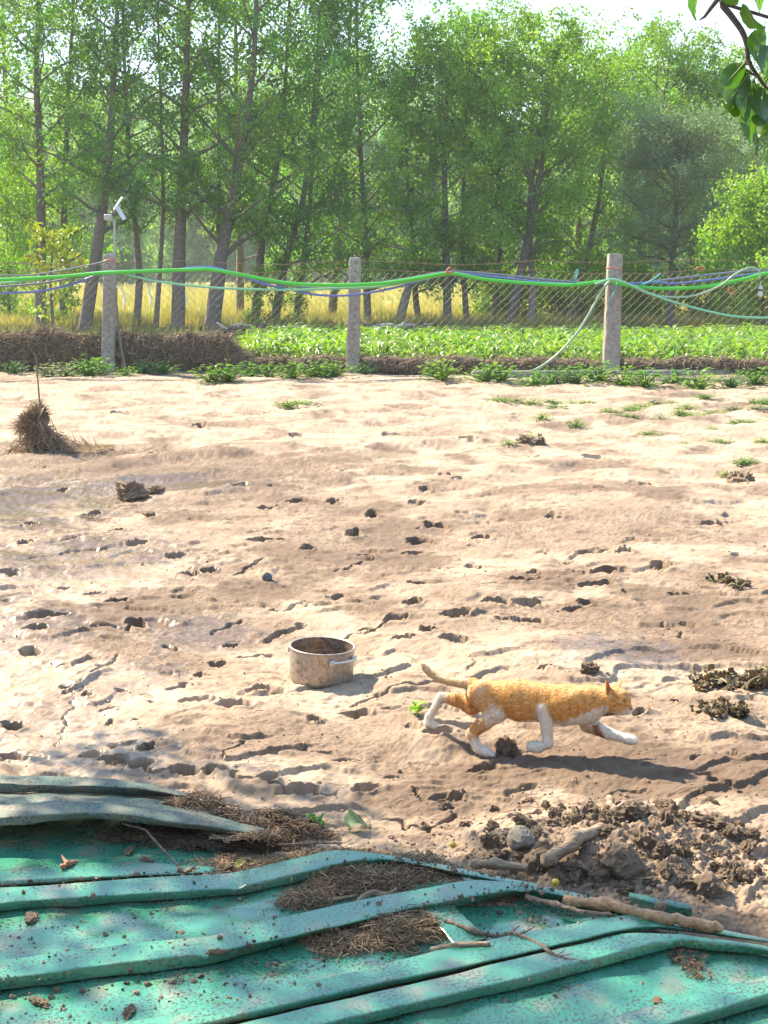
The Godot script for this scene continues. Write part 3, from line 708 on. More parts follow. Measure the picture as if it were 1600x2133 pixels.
# ---------------------------------------------------------------- the cat
# bones in centimetres along, up and sideways (x forward, z towards the cat's right): ax ay az ar bx by bz br, blend, flatten, coat (0 ginger, 1 white, 2 pale ginger, 3 half)
const CAT := [
	0.06331, 0.1508, 0.02279, 0.046, 0.1238, 0.1554, 0.04457, 0.038, 0.02, 0.84, 0.25,
	-0.1787, 0.1683, -0.06433, 0.04066, -0.07035, 0.1669, -0.02533, 0.0535, 0.02, 0.8, 0,
	-0.07035, 0.1669, -0.02533, 0.0535, 0.07035, 0.1696, 0.02533, 0.05029, 0.02, 0.8, 0,
	0.07035, 0.1726, 0.02533, 0.04922, 0.1323, 0.1803, 0.04761, 0.0428, 0.02, 0.8, 0.1,
	-0.06331, 0.1499, -0.02279, 0.04708, 0.02814, 0.1524, 0.01013, 0.0428, 0.015, 0.78, 0.3,
	0.1266, 0.1885, 0.04559, 0.0378, 0.1801, 0.1922, 0.06483, 0.03255, 0.02, 0.92, 0.15,
	0.1857, 0.1973, 0.06686, 0.0357, 0.2054, 0.1953, 0.07395, 0.03255, 0.012, 1, 0.1,
	0.2167, 0.1744, 0.078, 0.017, 0.2293, 0.167, 0.08256, 0.0115, 0.01, 1.15, 0.75,
	0.1998, 0.1757, 0.08593, 0.016, 0.2111, 0.1682, 0.08598, 0.013, 0.01, 1, 0.6,
	0.1998, 0.166, 0.05793, 0.016, 0.2111, 0.1613, 0.06598, 0.013, 0.01, 1, 0.6,
	0.2054, 0.1983, 0.07395, 0.024, 0.2322, 0.1748, 0.08358, 0.008, 0.008, 0.8, 0.1,
	0.08442, 0.1863, 0.05639, 0.0318, 0, 0.1547, 0.034, 0.01961, 0.014, 0.75, 0.1,
	-0.002814, 0.1573, 0.03299, 0.0203, 0.007035, 0.09969, 0.03853, 0.01566, 0.008, 1, 1,
	0.007035, 0.09969, 0.03853, 0.01566, 0.009849, 0.05572, 0.04055, 0.0145, 0.007, 1, 1,
	0.009849, 0.05423, 0.04055, 0.0145, -0.01688, 0.04082, 0.03192, 0.0145, 0.007, 1, 1,
	-0.01688, 0.04082, 0.03192, 0.01485, -0.03658, 0.03986, 0.02483, 0.01369, 0.006, 1.1, 1,
	-0.03377, 0.0363, 0.01884, 0.00638, -0.04221, 0.03227, 0.0158, 0.005568, 0.003, 1, 1,
	-0.03377, 0.03872, 0.02584, 0.00638, -0.04221, 0.03469, 0.0228, 0.005568, 0.003, 1, 1,
	-0.03377, 0.04114, 0.03284, 0.00638, -0.04221, 0.03711, 0.0298, 0.005568, 0.003, 1, 1,
	0.09849, 0.1588, 0.01146, 0.0318, 0.1294, 0.1047, 0.0186, 0.02173, 0.015, 0.8, 0.8,
	0.1294, 0.1047, 0.0186, 0.02262, 0.1857, 0.08343, 0.03886, 0.01508, 0.008, 1, 1,
	0.1857, 0.08343, 0.03886, 0.01508, 0.2336, 0.0745, 0.05608, 0.01276, 0.007, 1, 1,
	0.2336, 0.0745, 0.05608, 0.01334, 0.2476, 0.07178, 0.06115, 0.01392, 0.006, 1.1, 1,
	0.2476, 0.06787, 0.05415, 0.006728, 0.2575, 0.06612, 0.05769, 0.005568, 0.003, 1, 1,
	0.2476, 0.07029, 0.06115, 0.006728, 0.2575, 0.06854, 0.06469, 0.005568, 0.003, 1, 1,
	0.2476, 0.07272, 0.06815, 0.006728, 0.2575, 0.07096, 0.07169, 0.005568, 0.003, 1, 1,
	-0.1759, 0.1779, -0.04531, 0.03816, -0.1337, 0.1292, -0.01812, 0.02915, 0.014, 0.78, 0.35,
	-0.1323, 0.1283, -0.01661, 0.02756, -0.1688, 0.09462, -0.02778, 0.02067, 0.01, 0.85, 0.75,
	-0.1688, 0.09462, -0.02778, 0.02262, -0.2054, 0.05616, -0.03995, 0.0145, 0.008, 1, 0.2,
	-0.2054, 0.05616, -0.03995, 0.01485, -0.1829, 0.01613, -0.03085, 0.01334, 0.007, 1, 0.75,
	-0.1829, 0.01613, -0.03085, 0.01334, -0.1576, 0.006228, -0.02073, 0.01415, 0.006, 1.05, 1,
	-0.1576, 0.001971, -0.02873, 0.007192, -0.1421, -0.002057, -0.02316, 0.00638, 0.003, 1, 1,
	-0.1576, 0.004739, -0.02073, 0.007192, -0.1421, 0.0007112, -0.01516, 0.00638, 0.003, 1, 1,
	-0.1576, 0.007507, -0.01273, 0.007192, -0.1421, 0.003479, -0.007159, 0.00638, 0.003, 1, 1,
	-0.1829, 0.1586, -0.08385, 0.03604, -0.1998, 0.124, -0.09793, 0.02544, 0.012, 0.8, 0.2,
	-0.1998, 0.1254, -0.09793, 0.02491, -0.2462, 0.139, -0.1146, 0.01749, 0.01, 0.9, 0.2,
	-0.2462, 0.139, -0.1146, 0.01914, -0.2898, 0.141, -0.1303, 0.01334, 0.008, 1, 0.4,
	-0.2898, 0.141, -0.1303, 0.0118, -0.3236, 0.07726, -0.1425, 0.0105, 0.007, 1, 1,
	-0.3236, 0.07726, -0.1425, 0.01218, -0.3278, 0.05887, -0.144, 0.01276, 0.006, 1, 1,
	-0.3278, 0.05738, -0.144, 0.01276, -0.3095, 0.05072, -0.1374, 0.01102, 0.005, 1.15, 1,
	-0.197, 0.1988, -0.07091, 0.0174, -0.2322, 0.1989, -0.08358, 0.0145, 0.01, 1, 0,
	-0.2322, 0.1989, -0.08358, 0.0125, -0.2673, 0.199, -0.09624, 0.0115, 0.005, 1, 0,
	-0.2673, 0.199, -0.09624, 0.0115, -0.2955, 0.2044, -0.1064, 0.011, 0.005, 1, 0,
	-0.2955, 0.2044, -0.1064, 0.011, -0.3194, 0.2163, -0.115, 0.0102, 0.005, 1, 0,
	-0.3194, 0.2163, -0.115, 0.0102, -0.3335, 0.228, -0.12, 0.009, 0.005, 1, 0,
	-0.3335, 0.228, -0.12, 0.009, -0.3433, 0.2401, -0.1236, 0.0065, 0.005, 1, 0]
var n_coat := noise(26.0, 3, 61)
var n_strand := noise(120.0, 2, 62)
func bone_distance(p: Vector3, k: int) -> float:
	var fl: float = CAT[k + 9]
	var a := Vector3(CAT[k], CAT[k + 1], CAT[k + 2] / fl)
	var b := Vector3(CAT[k + 4], CAT[k + 5], CAT[k + 6] / fl)
	var q := Vector3(p.x, p.y, p.z / fl)
	var ab := b - a
	var t := clampf((q - a).dot(ab) / ab.length_squared(), 0.0, 1.0)
	return (q - a - ab * t).length() - lerpf(CAT[k + 3], CAT[k + 7], t)
func surface(bones: Array, cell: float, lo: Vector3, hi: Vector3) -> MB:
	var nx := int((hi.x - lo.x) / cell) + 1
	var ny := int((hi.y - lo.y) / cell) + 1
	var nz := int((hi.z - lo.z) / cell) + 1
	var f := PackedFloat32Array()
	f.resize(nx * ny * nz)
	f.fill(1.0)
	for k in bones:
		var fl: float = CAT[k + 9]
		var r: float = max(CAT[k + 3], CAT[k + 7]) + 0.03
		var a := Vector3(CAT[k], CAT[k + 1], CAT[k + 2] / fl)
		var b := Vector3(CAT[k + 4], CAT[k + 5], CAT[k + 6] / fl)
		var ab := b - a
		var il := 1.0 / ab.length_squared()
		var ra: float = CAT[k + 3]
		var rb: float = CAT[k + 7]
		var bl: float = CAT[k + 8]
		var z0: float = min(CAT[k + 2], CAT[k + 6]) - r * max(fl, 1.0)
		var z1: float = max(CAT[k + 2], CAT[k + 6]) + r * max(fl, 1.0)
		for x in range(max(0, int((min(a.x, b.x) - r - lo.x) / cell)), min(nx, int((max(a.x, b.x) + r - lo.x) / cell) + 2)):
			for y in range(max(0, int((min(a.y, b.y) - r - lo.y) / cell)), min(ny, int((max(a.y, b.y) + r - lo.y) / cell) + 2)):
				for z in range(max(0, int((z0 - lo.z) / cell)), min(nz, int((z1 - lo.z) / cell) + 2)):
					var q := Vector3(lo.x + x * cell, lo.y + y * cell, (lo.z + z * cell) / fl)
					var t := clampf((q - a).dot(ab) * il, 0.0, 1.0)
					var e := (q - a - ab * t).length() - lerpf(ra, rb, t)
					var o := (x * ny + y) * nz + z
					var g := f[o]
					var h := clampf(0.5 + 0.5 * (e - g) / bl, 0.0, 1.0)
					f[o] = lerpf(e, g, h) - bl * h * (1.0 - h)
	var mb := MB.new()
	var id := {}
	var step := [0, 1, nz, nz + 1, ny * nz, ny * nz + 1, ny * nz + nz, ny * nz + nz + 1]
	for x in nx - 1:
		for y in ny - 1:
			for z in nz - 1:
				var o := (x * ny + y) * nz + z
				var s0 := f[o] < 0.0
				var mixed := false
				for e in 8:
					if (f[o + step[e]] < 0.0) != s0:
						mixed = true
						break
				if not mixed: continue
				var sum := Vector3.ZERO
				var cnt := 0
				for e in 8:
					for g in [1, 2, 4]:
						if e & g: continue
						var fa := f[o + step[e]]
						var fb := f[o + step[e | g]]
						if (fa < 0) != (fb < 0):
							var t := fa / (fa - fb)
							var p := Vector3((e >> 2) & 1, (e >> 1) & 1, e & 1)
							if g == 1: p.z += t
							elif g == 2: p.y += t
							else: p.x += t
							sum += p
							cnt += 1
				id[o] = mb.put(lo + (Vector3(x, y, z) + sum / cnt) * cell)
	for o in id:
		var z: int = o % nz
		var y: int = (o / nz) % ny
		var x: int = o / (nz * ny)
		if x < 1 or y < 1 or z < 1: continue
		var s := f[o] < 0.0
		# the three edges that start at this corner, with the four cells around each
		for g in 3:
			var e: int = o + [ny * nz, nz, 1][g]
			if (f[e] < 0.0) == s: continue
			var d1: int = [nz, 1, ny * nz][g]
			var d2: int = [1, ny * nz, nz][g]
			var c0: int = o - d1 - d2
			if not (id.has(c0) and id.has(o - d1) and id.has(o - d2)): continue
			if s: mb.quad(id[c0], id[o - d2], id[o], id[o - d1])
			else: mb.quad(id[c0], id[o - d1], id[o], id[o - d2])
	return mb
func coat(p: Vector3) -> Color:
	var sum := 0.0
	var white := 0.0
	for k in range(0, CAT.size(), 11):
		var w := exp(-bone_distance(p, k) * 220.0)
		sum += w
		white += w * CAT[k + 10]
	white /= max(sum, 1e-9)
	# the belly, the chest and the lower face are white
	var a := p.x
	var b := p.y - absf(p.z) * 0.1
	if a > -0.14 and a < 0.13: white = max(white, smoothstep(0.012, -0.006, b - (0.106 + 0.02 * smoothstep(0.02, 0.1, a)) + 0.02 * n_coat.get_noise_3dv(p)))
	if a > 0.0 and a < 0.175: white = max(white, smoothstep(0.010, -0.010, b - lerpf(0.118, 0.172, smoothstep(0.04, 0.165, a)) + 0.012 * n_coat.get_noise_3d(p.x * 3.0, p.y, p.z * 3.0)))
	if a > 0.165: white = max(white, smoothstep(0.01, -0.008, p.y - (0.155 - (a - 0.165) * 0.25) + 0.012 * n_coat.get_noise_3dv(p * 2)))
	white = clampf(white + 0.22 * n_coat.get_noise_3d(p.x * 2.5, p.y * 1.2, p.z * 2.5), 0, 1)
	white = smoothstep(0.22, 0.78, white)
	var g := Color(0.62, 0.315, 0.085)
	# mackerel stripes on the flank, rings on the tail, bars on the cheek
	var st := sin(a * 250.0 + p.y * 30.0 + n_coat.get_noise_3d(p.x * 0.5, p.y * 0.3, p.z * 0.5) * 4.0) * (0.6 + 0.8 * n_coat.get_noise_3dv(p * 0.6))
	if a < -0.2: st = sin(a * 300.0) * 0.7
	if a > 0.17: st = sin((p.y + a * 0.4) * 420.0 + n_coat.get_noise_3dv(p) * 3.0)
	g = g.lerp(Color(0.40, 0.165, 0.04), smoothstep(0.0, 0.8, st) * 0.6)
	g = g.lerp(Color(0.66, 0.46, 0.22), smoothstep(0.1, 0.5, n_strand.get_noise_3d(p.x * 0.35, p.y, p.z)) * 0.8)
	if a < -0.21 and p.y > 0.17: g = g.lerp(Color(0.60, 0.46, 0.29), 0.65)
	var w := Color(0.70, 0.655, 0.59) * (1.0 + 0.08 * n_strand.get_noise_3dv(p))
	var c := g.lerp(w, white)
	# the rusty bar on the reaching foreleg and the patch on the hock
	var bar := p.distance_to(Vector3(0.152, 0.076, p.z)) - 0.016
	if p.x > 0.11 and p.y < 0.11: c = c.lerp(Color(0.27, 0.10, 0.035), smoothstep(0.008, -0.006, absf(p.x - 0.158 + (p.y - 0.08) * 0.5) - 0.011))
	if p.x > 0.11 and p.y < 0.11: c = c.lerp(Color(0.46, 0.26, 0.12), smoothstep(0.008, -0.006, absf(p.x - 0.134 + (p.y - 0.08) * 0.5) - 0.009) * 0.8)
	return c
func build_cat() -> void:
	rng.seed = 77
	var base := Vector3(0.460, 0.000, -4.007)
	var feet := Vector3(0.310, 0.000, -4.007)
	var o := thing("cat", "ginger and white cat striding to the right across the mud", "cat", Vector3(base.x, mud(feet.x, feet.z) + 0.004, base.z))
	var bones := range(0, CAT.size(), 11)
	var mb := surface(bones, 0.0034, Vector3(-0.37, -0.03, -0.21), Vector3(0.28, 0.30, 0.16))
	for k in mb.v.size(): mb.c[k] = coat(mb.v[k])
	var nn := mb.normals()
	var fur := mat(Color.WHITE, 0.75, true)
	fur.rim_enabled = true
	fur.rim = 0.3
	part("body", mb.commit(true, nn), fur, o)
	# short hairs lying backwards and down
	var hair := MB.new()
	for k in 60000:
		var q := rng.randi_range(0, mb.v.size() - 1)
		var p := mb.v[q] + rdir() * 0.0022
		var n := nn[q]
		var flow := Vector3(-1, -0.35, 0) + rdir() * 0.35
		if p.y < 0.08 or (p.x < -0.2 and p.y < 0.16): flow = Vector3(-0.25, -1, 0) + rdir() * 0.3
		if p.x < -0.22 and p.y > 0.16: flow = Vector3(-1, 0.5, 0) + rdir() * 0.3
		flow = (flow - n * flow.dot(n)).normalized()
		var long := 0.013 if p.x < 0.17 else 0.006
		if p.y < 0.07: long = 0.006
		long *= rr(0.6, 1.4)
		var tip := p + (flow * 0.93 + n * rr(0.15, 0.7)).normalized() * long
		var sd := flow.cross(n).normalized() * 0.0009
		var c := mb.c[q] * rr(0.78, 1.2)
		var a := hair.put(p - sd - n * 0.0008, c)
		hair.put(p + sd - n * 0.0008, c)
		hair.put(tip, c)
		hair.tri(a, a + 1, a + 2)
	var hn := PackedVector3Array()
	var fm := mat(Color.WHITE, 0.6, true)
	fm.backlight_enabled = true
	fm.backlight = Color(0.5, 0.45, 0.4)
	var hm := part("fur", hair.commit(), fm, o)
	hm.set_meta("kind", "stuff")
	# ears
	var skin := mat(lin(0.40, 0.18, 0.10), 0.7)
	skin.backlight_enabled = true
	skin.backlight = Color(0.55, 0.25, 0.15)
	var outer := mat(lin(0.48, 0.25, 0.09), 0.8)
	outer.backlight_enabled = true
	outer.backlight = Color(0.5, 0.25, 0.12)
	for e in [[Vector3(0.1702, 0.2231, 0.0853), Vector3(0.1646, 0.2620, 0.0903), 0.0], [Vector3(0.2040, 0.2195, 0.0534), Vector3(0.2167, 0.2526, 0.0500), 1.0]]:
		var foot: Vector3 = e[0]
		var tip: Vector3 = e[1]
		var up := (tip - foot) * 0.88
		var fwd := Vector3(0.82, -0.1, 0.55 if e[2] < 0.5 else 0.1).normalized()
		var sd := up.cross(fwd).normalized()
		fwd = sd.cross(up).normalized()
		for inner in 2:
			var em := MB.new()
			var rows := 7
			for r in rows:
				var t := float(r) / (rows - 1)
				var w := 0.0145 * pow(1.0 - t, 0.7) + 0.0012
				for j in 9:
					var ang := lerpf(-1.45, 1.45, j / 8.0)
					var k := 1.0 - 0.16 * inner
					em.put(foot + up * (t * (1.0 - 0.05 * inner)) + sd * sin(ang) * w * k - fwd * (cos(ang) - 0.45) * w * 0.9 * k + fwd * (0.0 if inner == 0 else 0.0012))
			for r in rows - 1:
				for j in 8: em.quad(r * 9 + j, (r + 1) * 9 + j, (r + 1) * 9 + j + 1, r * 9 + j + 1)
			if inner == 0:
				part("ear", em.commit(), outer, o)
			else:
				part("inner_ear", em.commit(), skin, o.get_child(o.get_child_count() - 1))
	# eye, nose, mouth, whiskers
	var eye := SphereMesh.new()
	eye.radius = 0.0052
	eye.height = 0.0104
	var em2 := mat(lin(0.16, 0.13, 0.03), 0.1)
	for e in [Vector3(0.2153, 0.2022, 0.1025), Vector3(0.2265, 0.1923, 0.0695)]:
		var q := part("eye", eye, em2, o)
		q.position = e
		var pu := SphereMesh.new()
		pu.radius = 0.0028
		pu.height = 0.0056
		var qq := part("pupil", pu, mat(lin(0.01, 0.01, 0.01), 0.08), q)
		qq.position = Vector3(0.0030, 0.0, 0.0026)
	var nose := SphereMesh.new()
	nose.radius = 0.0055
	nose.height = 0.009
	part("nose", nose, mat(lin(0.36, 0.15, 0.12), 0.45), o).position = Vector3(0.2378, 0.1746, 0.0916)
	var wm := MB.new()
	for k in 10:
		var s := 1.0 if k % 2 == 0 else -1.0
		var p0 := Vector3(0.2279, 0.1653, 0.0861) + Vector3(rr(-0.004, 0.002), rr(-0.003, 0.004), s * 0.012)
		var p2 := p0 + Vector3(rr(-0.01, 0.02), rr(-0.022, 0.012), s * rr(0.025, 0.04))
		wm.tube([p0, p0.lerp(p2, 0.5) + Vector3(0, 0.003, 0), p2], [0.00035, 0.0003, 0.0001], 3)
	part("whiskers", wm.commit(), mat(lin(0.55, 0.53, 0.5), 0.5), o)

# ---------------------------------------------------------------- pot, rubble, sticks
func lathe(prof: Array, seg := 56, col := Color.WHITE) -> MB:
	var mb := MB.new()
	for k in prof.size():
		for j in seg + 1:
			var a := TAU * j / seg
			mb.put(Vector3(cos(a) * prof[k][0], prof[k][1], sin(a) * prof[k][0]), col)
	for k in prof.size() - 1:
		for j in seg:
			var a := k * (seg + 1) + j
			mb.quad(a, a + seg + 1, a + seg + 2, a + 1)
	return mb
func build_pot() -> void:
	var at := on_mud(Vector3(-0.218, 0.000, -4.822))
	var o := thing("cooking_pot", "dented grey aluminium cooking pot with burnt brown stains, standing on mud", "pot", at + Vector3(0, -0.004, 0))
	o.rotation = Vector3(0.02, 0, -0.045)
	var metal := mat(Color.WHITE, 0.5)
	metal.metallic = 0.7
	metal.albedo_texture = noise_tex(0.012, 4, [0.0, 0.42, 0.6, 0.8, 1.0], [lin(0.297, 0.253, 0.209), lin(0.388, 0.338, 0.288), lin(0.413, 0.364, 0.305), lin(0.346, 0.244, 0.165), lin(0.273, 0.16, 0.0871)], 81)
	metal.detail_enabled = true
	var soot := lin(0.107, 0.0634, 0.0392)
	metal.detail_albedo = noise_tex(0.018, 6, [0.0, 0.60, 0.80, 1.0], [Color(soot, 0), Color(soot, 0), Color(soot, 0.6), soot], 84)
	metal.uv1_triplanar = true
	metal.uv2_triplanar = true
	metal.uv1_scale = Vector3.ONE * 4.0
	metal.uv2_scale = Vector3.ONE * 5.0
	var R := 0.110
	var H := 0.126
	var outer := lathe([[0.0, 0.0], [R - 0.022, 0.0], [R - 0.010, 0.003], [R - 0.003, 0.010], [R, 0.022], [R + 0.001, 0.06], [R + 0.0015, H - 0.008], [R + 0.003, H - 0.004]])
	for k in outer.v.size():   # small dents
		var p := outer.v[k]
		var e := n_dent.get_noise_3dv(p) * 0.0016
		outer.v[k] = p + Vector3(p.x, 0, p.z).normalized() * e
	part("wall", outer.commit(), metal, o)
	part("rim", lathe([[R + 0.003, H - 0.004], [R + 0.0055, H - 0.003], [R + 0.006, H], [R + 0.004, H + 0.002], [R + 0.0005, H + 0.002], [R - 0.0025, H]]).commit(), metal, o)
	var inside := metal.duplicate()
	inside.albedo_texture = noise_tex(0.014, 5, [0.0, 0.4, 0.55, 0.75, 1.0], [lin(0.0825, 0.0591, 0.0436), lin(0.215, 0.169, 0.131), lin(0.314, 0.27, 0.235), lin(0.247, 0.136, 0.0697), lin(0.124, 0.076, 0.0523)], 87)
	part("inside", lathe([[R - 0.0025, H], [R - 0.003, 0.02], [R - 0.012, 0.006], [0.0, 0.006]]).commit(), inside, o)
	# one strap handle on the near right side
	var hm := mat(lin(0.511, 0.49, 0.462), 0.4)
	hm.metallic = 0.6
	for turn in [0.80, 0.80 + PI]:
		var c := Vector3(cos(turn), 0, sin(turn))
		var t := Vector3(-sin(turn), 0, cos(turn))
		var mb := MB.new()
		var y := 0.098
		var pts := []
		for q in [[-0.052, 0.100, 0.0], [-0.046, 0.112, 0.001], [-0.040, 0.124, 0.003], [-0.028, 0.131, 0.004], [0.0, 0.134, 0.004], [0.028, 0.131, 0.004], [0.040, 0.124, 0.003], [0.046, 0.112, 0.001], [0.052, 0.100, 0.0]]:
			pts.append(c * q[1] + t * q[0] + Vector3(0, y + q[2], 0))
		mb.tube(curve(pts, 3), taper(25, 0.0046, 0.0046), 8)
		var h := part("handle", mb.commit(), hm, o)
		for s in [-1, 1]:
			var pm := MB.new()
			pm.box(c * 0.109 + t * 0.050 * s + Vector3(0, y, 0), Vector3(0.006, 0.02, 0.024), Basis(Vector3.UP, -turn), Color.WHITE, 0.002)
			part("handle_plate", pm.commit(false), hm, h)

# an uneven lump: a cube sphere pushed about by noise, faceted like broken soil or stone
func lump(sd: int, jag: float, squash := Vector3.ONE, n := 7) -> ArrayMesh:
	var ns := noise(0.9, 4, sd)
	var mb := MB.new()
	var planes := []
	rng.seed = sd
	for k in 9: planes.append([rdir(), rr(0.62, 0.95)])
	for f in 6:
		var o := mb.v.size()
		for a in n + 1:
			for b in n + 1:
				var s := tan((2.0 * a / n - 1) * PI / 4)
				var t := tan((2.0 * b / n - 1) * PI / 4)
				var p: Vector3 = [Vector3(1, s, t), Vector3(-1, t, s), Vector3(t, 1, s), Vector3(s, -1, t), Vector3(s, t, 1), Vector3(t, s, -1)][f].normalized()
				var r := 1.0
				for q in planes:
					var e: float = p.dot(q[0])
					if e > 0.01: r = min(r, q[1] / e)
				r *= 1.0 + jag * ns.get_noise_3dv(p * 2.2)
				mb.put(p * r * squash)
		for a in n:
			for b in n: mb.quad(o + a * (n + 1) + b, o + (a + 1) * (n + 1) + b, o + (a + 1) * (n + 1) + b + 1, o + a * (n + 1) + b + 1)
	return mb.commit(false)
func stick(called: String, label: String, category: String, pts: Array, r0: float, r1: float, m: Material, sprigs := 0, knob := 0.18, group := "") -> Node3D:
	var p := curve(pts, 5)
	var rad := taper(p.size(), r0, r1)
	for k in p.size():
		p[k] += Vector3(n_rag.get_noise_1d(k * 0.31 + r0 * 900), n_rag.get_noise_1d(k * 0.27 + 40), n_rag.get_noise_1d(k * 0.3 + 80)) * r0 * 0.8
		rad[k] *= 1.0 + knob * n_rag.get_noise_1d(k * 1.3 + 7) * 2.0
	var o := thing(called, label, category, pts[0], 0, group)
	var mb := MB.new()
	var rel := []
	if called == "twig":   # it lies on what is under it
		for k in p.size(): p[k].y = clampf(lies(p[k].x, p[k].z) + rad[k] * 0.9, p[k].y - 0.03, p[k].y + 0.012)
		for e in 2:
			for k in range(1, p.size() - 1): p[k].y = max(p[k].y, (p[k - 1].y + p[k + 1].y) / 2)
	for q in p: rel.append(q - pts[0])
	mb.tube(rel, rad, 7)
	part("stem", mb.commit(), m, o)
	for k in sprigs:
		var t := int(rr(0.25, 0.95) * (rel.size() - 1))
		var d: Vector3 = (rel[min(t + 1, rel.size() - 1)] - rel[t]).normalized()
		var e: Vector3 = (d * 0.6 + rdir() * 0.8)
		e.y = absf(e.y) * 0.4
		var tm := MB.new()
		var l := rr(0.02, 0.05) * (1.0 if r0 < 0.02 else 3.0)
		tm.tube([rel[t], rel[t] + e * l * 0.5, rel[t] + e * l + Vector3(0, 0.004, 0)], [rad[t] * 0.6, rad[t] * 0.45, rad[t] * 0.2], 5)
		part("sprig", tm.commit(), m, o)
	return o
# a curved straw or root fibre, lying along x
func fibre(sd: int, bend := 0.25) -> ArrayMesh:
	rng.seed = sd
	var mb := MB.new()
	var pts := []
	for k in 5:
		var t := k / 4.0 - 0.5
		pts.append(Vector3(t, bend * (0.25 - t * t) * rr(-1, 1) + 0.05 * rr(-1, 1), bend * rr(-0.6, 0.6) * (0.25 - t * t) * 2))
	mb.tube(pts, [0.02, 0.028, 0.028, 0.022, 0.008], 3, Color.WHITE, false)
	return mb.commit()
var fibres := []
var straw_mat: StandardMaterial3D
func straw_colour(dark: float) -> Color:
	var c := Color(0.36, 0.24, 0.135).lerp(Color(0.085, 0.052, 0.034), clampf(dark + rr(-0.45, 0.45), 0, 1))
	return c * rr(0.75, 1.25)
# a drift of straw and rootlets: spots are [centre, rx, rz, height, count]
func drift(called: String, label: String, spots: Array, long: Array, dark: float, group := "", bed := true) -> void:
	var o := thing(called, label, "plant litter", spots[0][0], 0, group)
	for f in fibres.size():
		var at := []
		var col := []
		for s in spots:
			for k in int(s[4] / fibres.size()):
				var a := rr(0, TAU)
				var r := sqrt(rng.randf()) * (1.0 if rng.randf() < 0.8 else 1.35)
				r *= 0.75 + 0.5 * n_rag.get_noise_2d(cos(a) * 0.04 + s[0].x, sin(a) * 0.04 + s[0].z)
				var fall: float = max(0.0, 1.0 - r * r)
				var p: Vector3 = s[0] + Vector3(cos(a) * r * s[1], 0.0, sin(a) * r * s[2])
				p.y = clampf(lies(p.x, p.z), s[0].y - 0.05, s[0].y + 0.012) + rr(0.0, 1.0) * s[3] * 0.7 * fall + 0.002
				var l := rr(long[0], long[1])
				var b := Basis(Vector3.UP, rr(0, TAU)) * Basis(Vector3.BACK, rr(-0.35, 0.35)) * Basis(Vector3.RIGHT, rr(0, TAU))
				at.append(Transform3D(b * Basis.from_scale(Vector3(l, rr(0.02, 0.05), rr(0.02, 0.05))), p - spots[0][0]))
				col.append(straw_colour(dark))
		many("straw", fibres[f], straw_mat, o, at, col)
	# the silt and chaff underneath, which gives the drift its body
	for s in spots:
		if not bed: continue
		var mb := MB.new()
		var n := 30
		for a in n + 1:
			for b in n + 1:
				var x := 2.0 * a / n - 1
				var z := 2.0 * b / n - 1
				var e := sqrt(x * x + z * z) + 0.5 * n_rag.get_noise_2d(x * 0.06 + s[0].x, z * 0.06) + 0.3 * n_rag.get_noise_2d(x * 0.2, z * 0.2 + s[0].x)
				var wp: Vector3 = s[0] + Vector3(x * s[1], 0, z * s[2])
				wp.y = clampf(lies(wp.x, wp.z), s[0].y - 0.05, s[0].y + 0.012) + s[3] * 0.34 * smoothstep(0.95, 0.2, e) * (1.0 + 1.6 * n_rag.get_noise_2d(x * 0.22 + s[0].z, z * 0.22 + s[0].x)) - 0.004
				mb.put(wp - spots[0][0])
		for a in n:
			for b in n:
				var q := [a * (n + 1) + b, (a + 1) * (n + 1) + b, (a + 1) * (n + 1) + b + 1, a * (n + 1) + b + 1]
				var lo: float = min(mb.v[q[0]].y, mb.v[q[1]].y, mb.v[q[2]].y, mb.v[q[3]].y)
				var hi: float = max(mb.v[q[0]].y, mb.v[q[1]].y, mb.v[q[2]].y, mb.v[q[3]].y)
				if hi - lo < 0.018: mb.quad(q[0], q[1], q[2], q[3])
		part("chaff_bed", mb.commit(), soil_mat, o)
var soil_mat: StandardMaterial3D
var clod_mat: StandardMaterial3D
var stone_mat: StandardMaterial3D
var wood_mat: StandardMaterial3D
var bark_mat: StandardMaterial3D
func leaf_blade(length: float, wide: float, curl: float, fold: float, sd: int, seg := 7) -> MB:
	# a leaf along +x with a raised midrib line, curling down at the tip
	var mb := MB.new()
	var nz := noise(3.0, 2, sd)
	for k in seg + 1:
		var t := float(k) / seg
		var w := wide * pow(sin(PI * pow(t, 0.75)), 0.8) * 0.5 + 0.0006
		var x := length * (sin(curl * t) / curl if absf(curl) > 0.01 else t)
		var y := -length * ((1 - cos(curl * t)) / curl if absf(curl) > 0.01 else 0.0)
		for j in 5:
			var s := (j - 2) / 2.0
			mb.put(Vector3(x, y + absf(s) * w * fold + nz.get_noise_2d(t, s * 0.5) * wide * 0.12, s * w))
			mb.u.append(Vector2(t, s * 0.5 + 0.5))
	for k in seg:
		for j in 4: mb.quad(k * 5 + j, k * 5 + j + 1, (k + 1) * 5 + j + 1, (k + 1) * 5 + j)
	return mb
func leafy(col: Color, back: Color, rough := 0.5) -> StandardMaterial3D:
	var m := mat(col.linear_to_srgb(), rough, true)
	m.backlight_enabled = true
	m.backlight = back
	return m

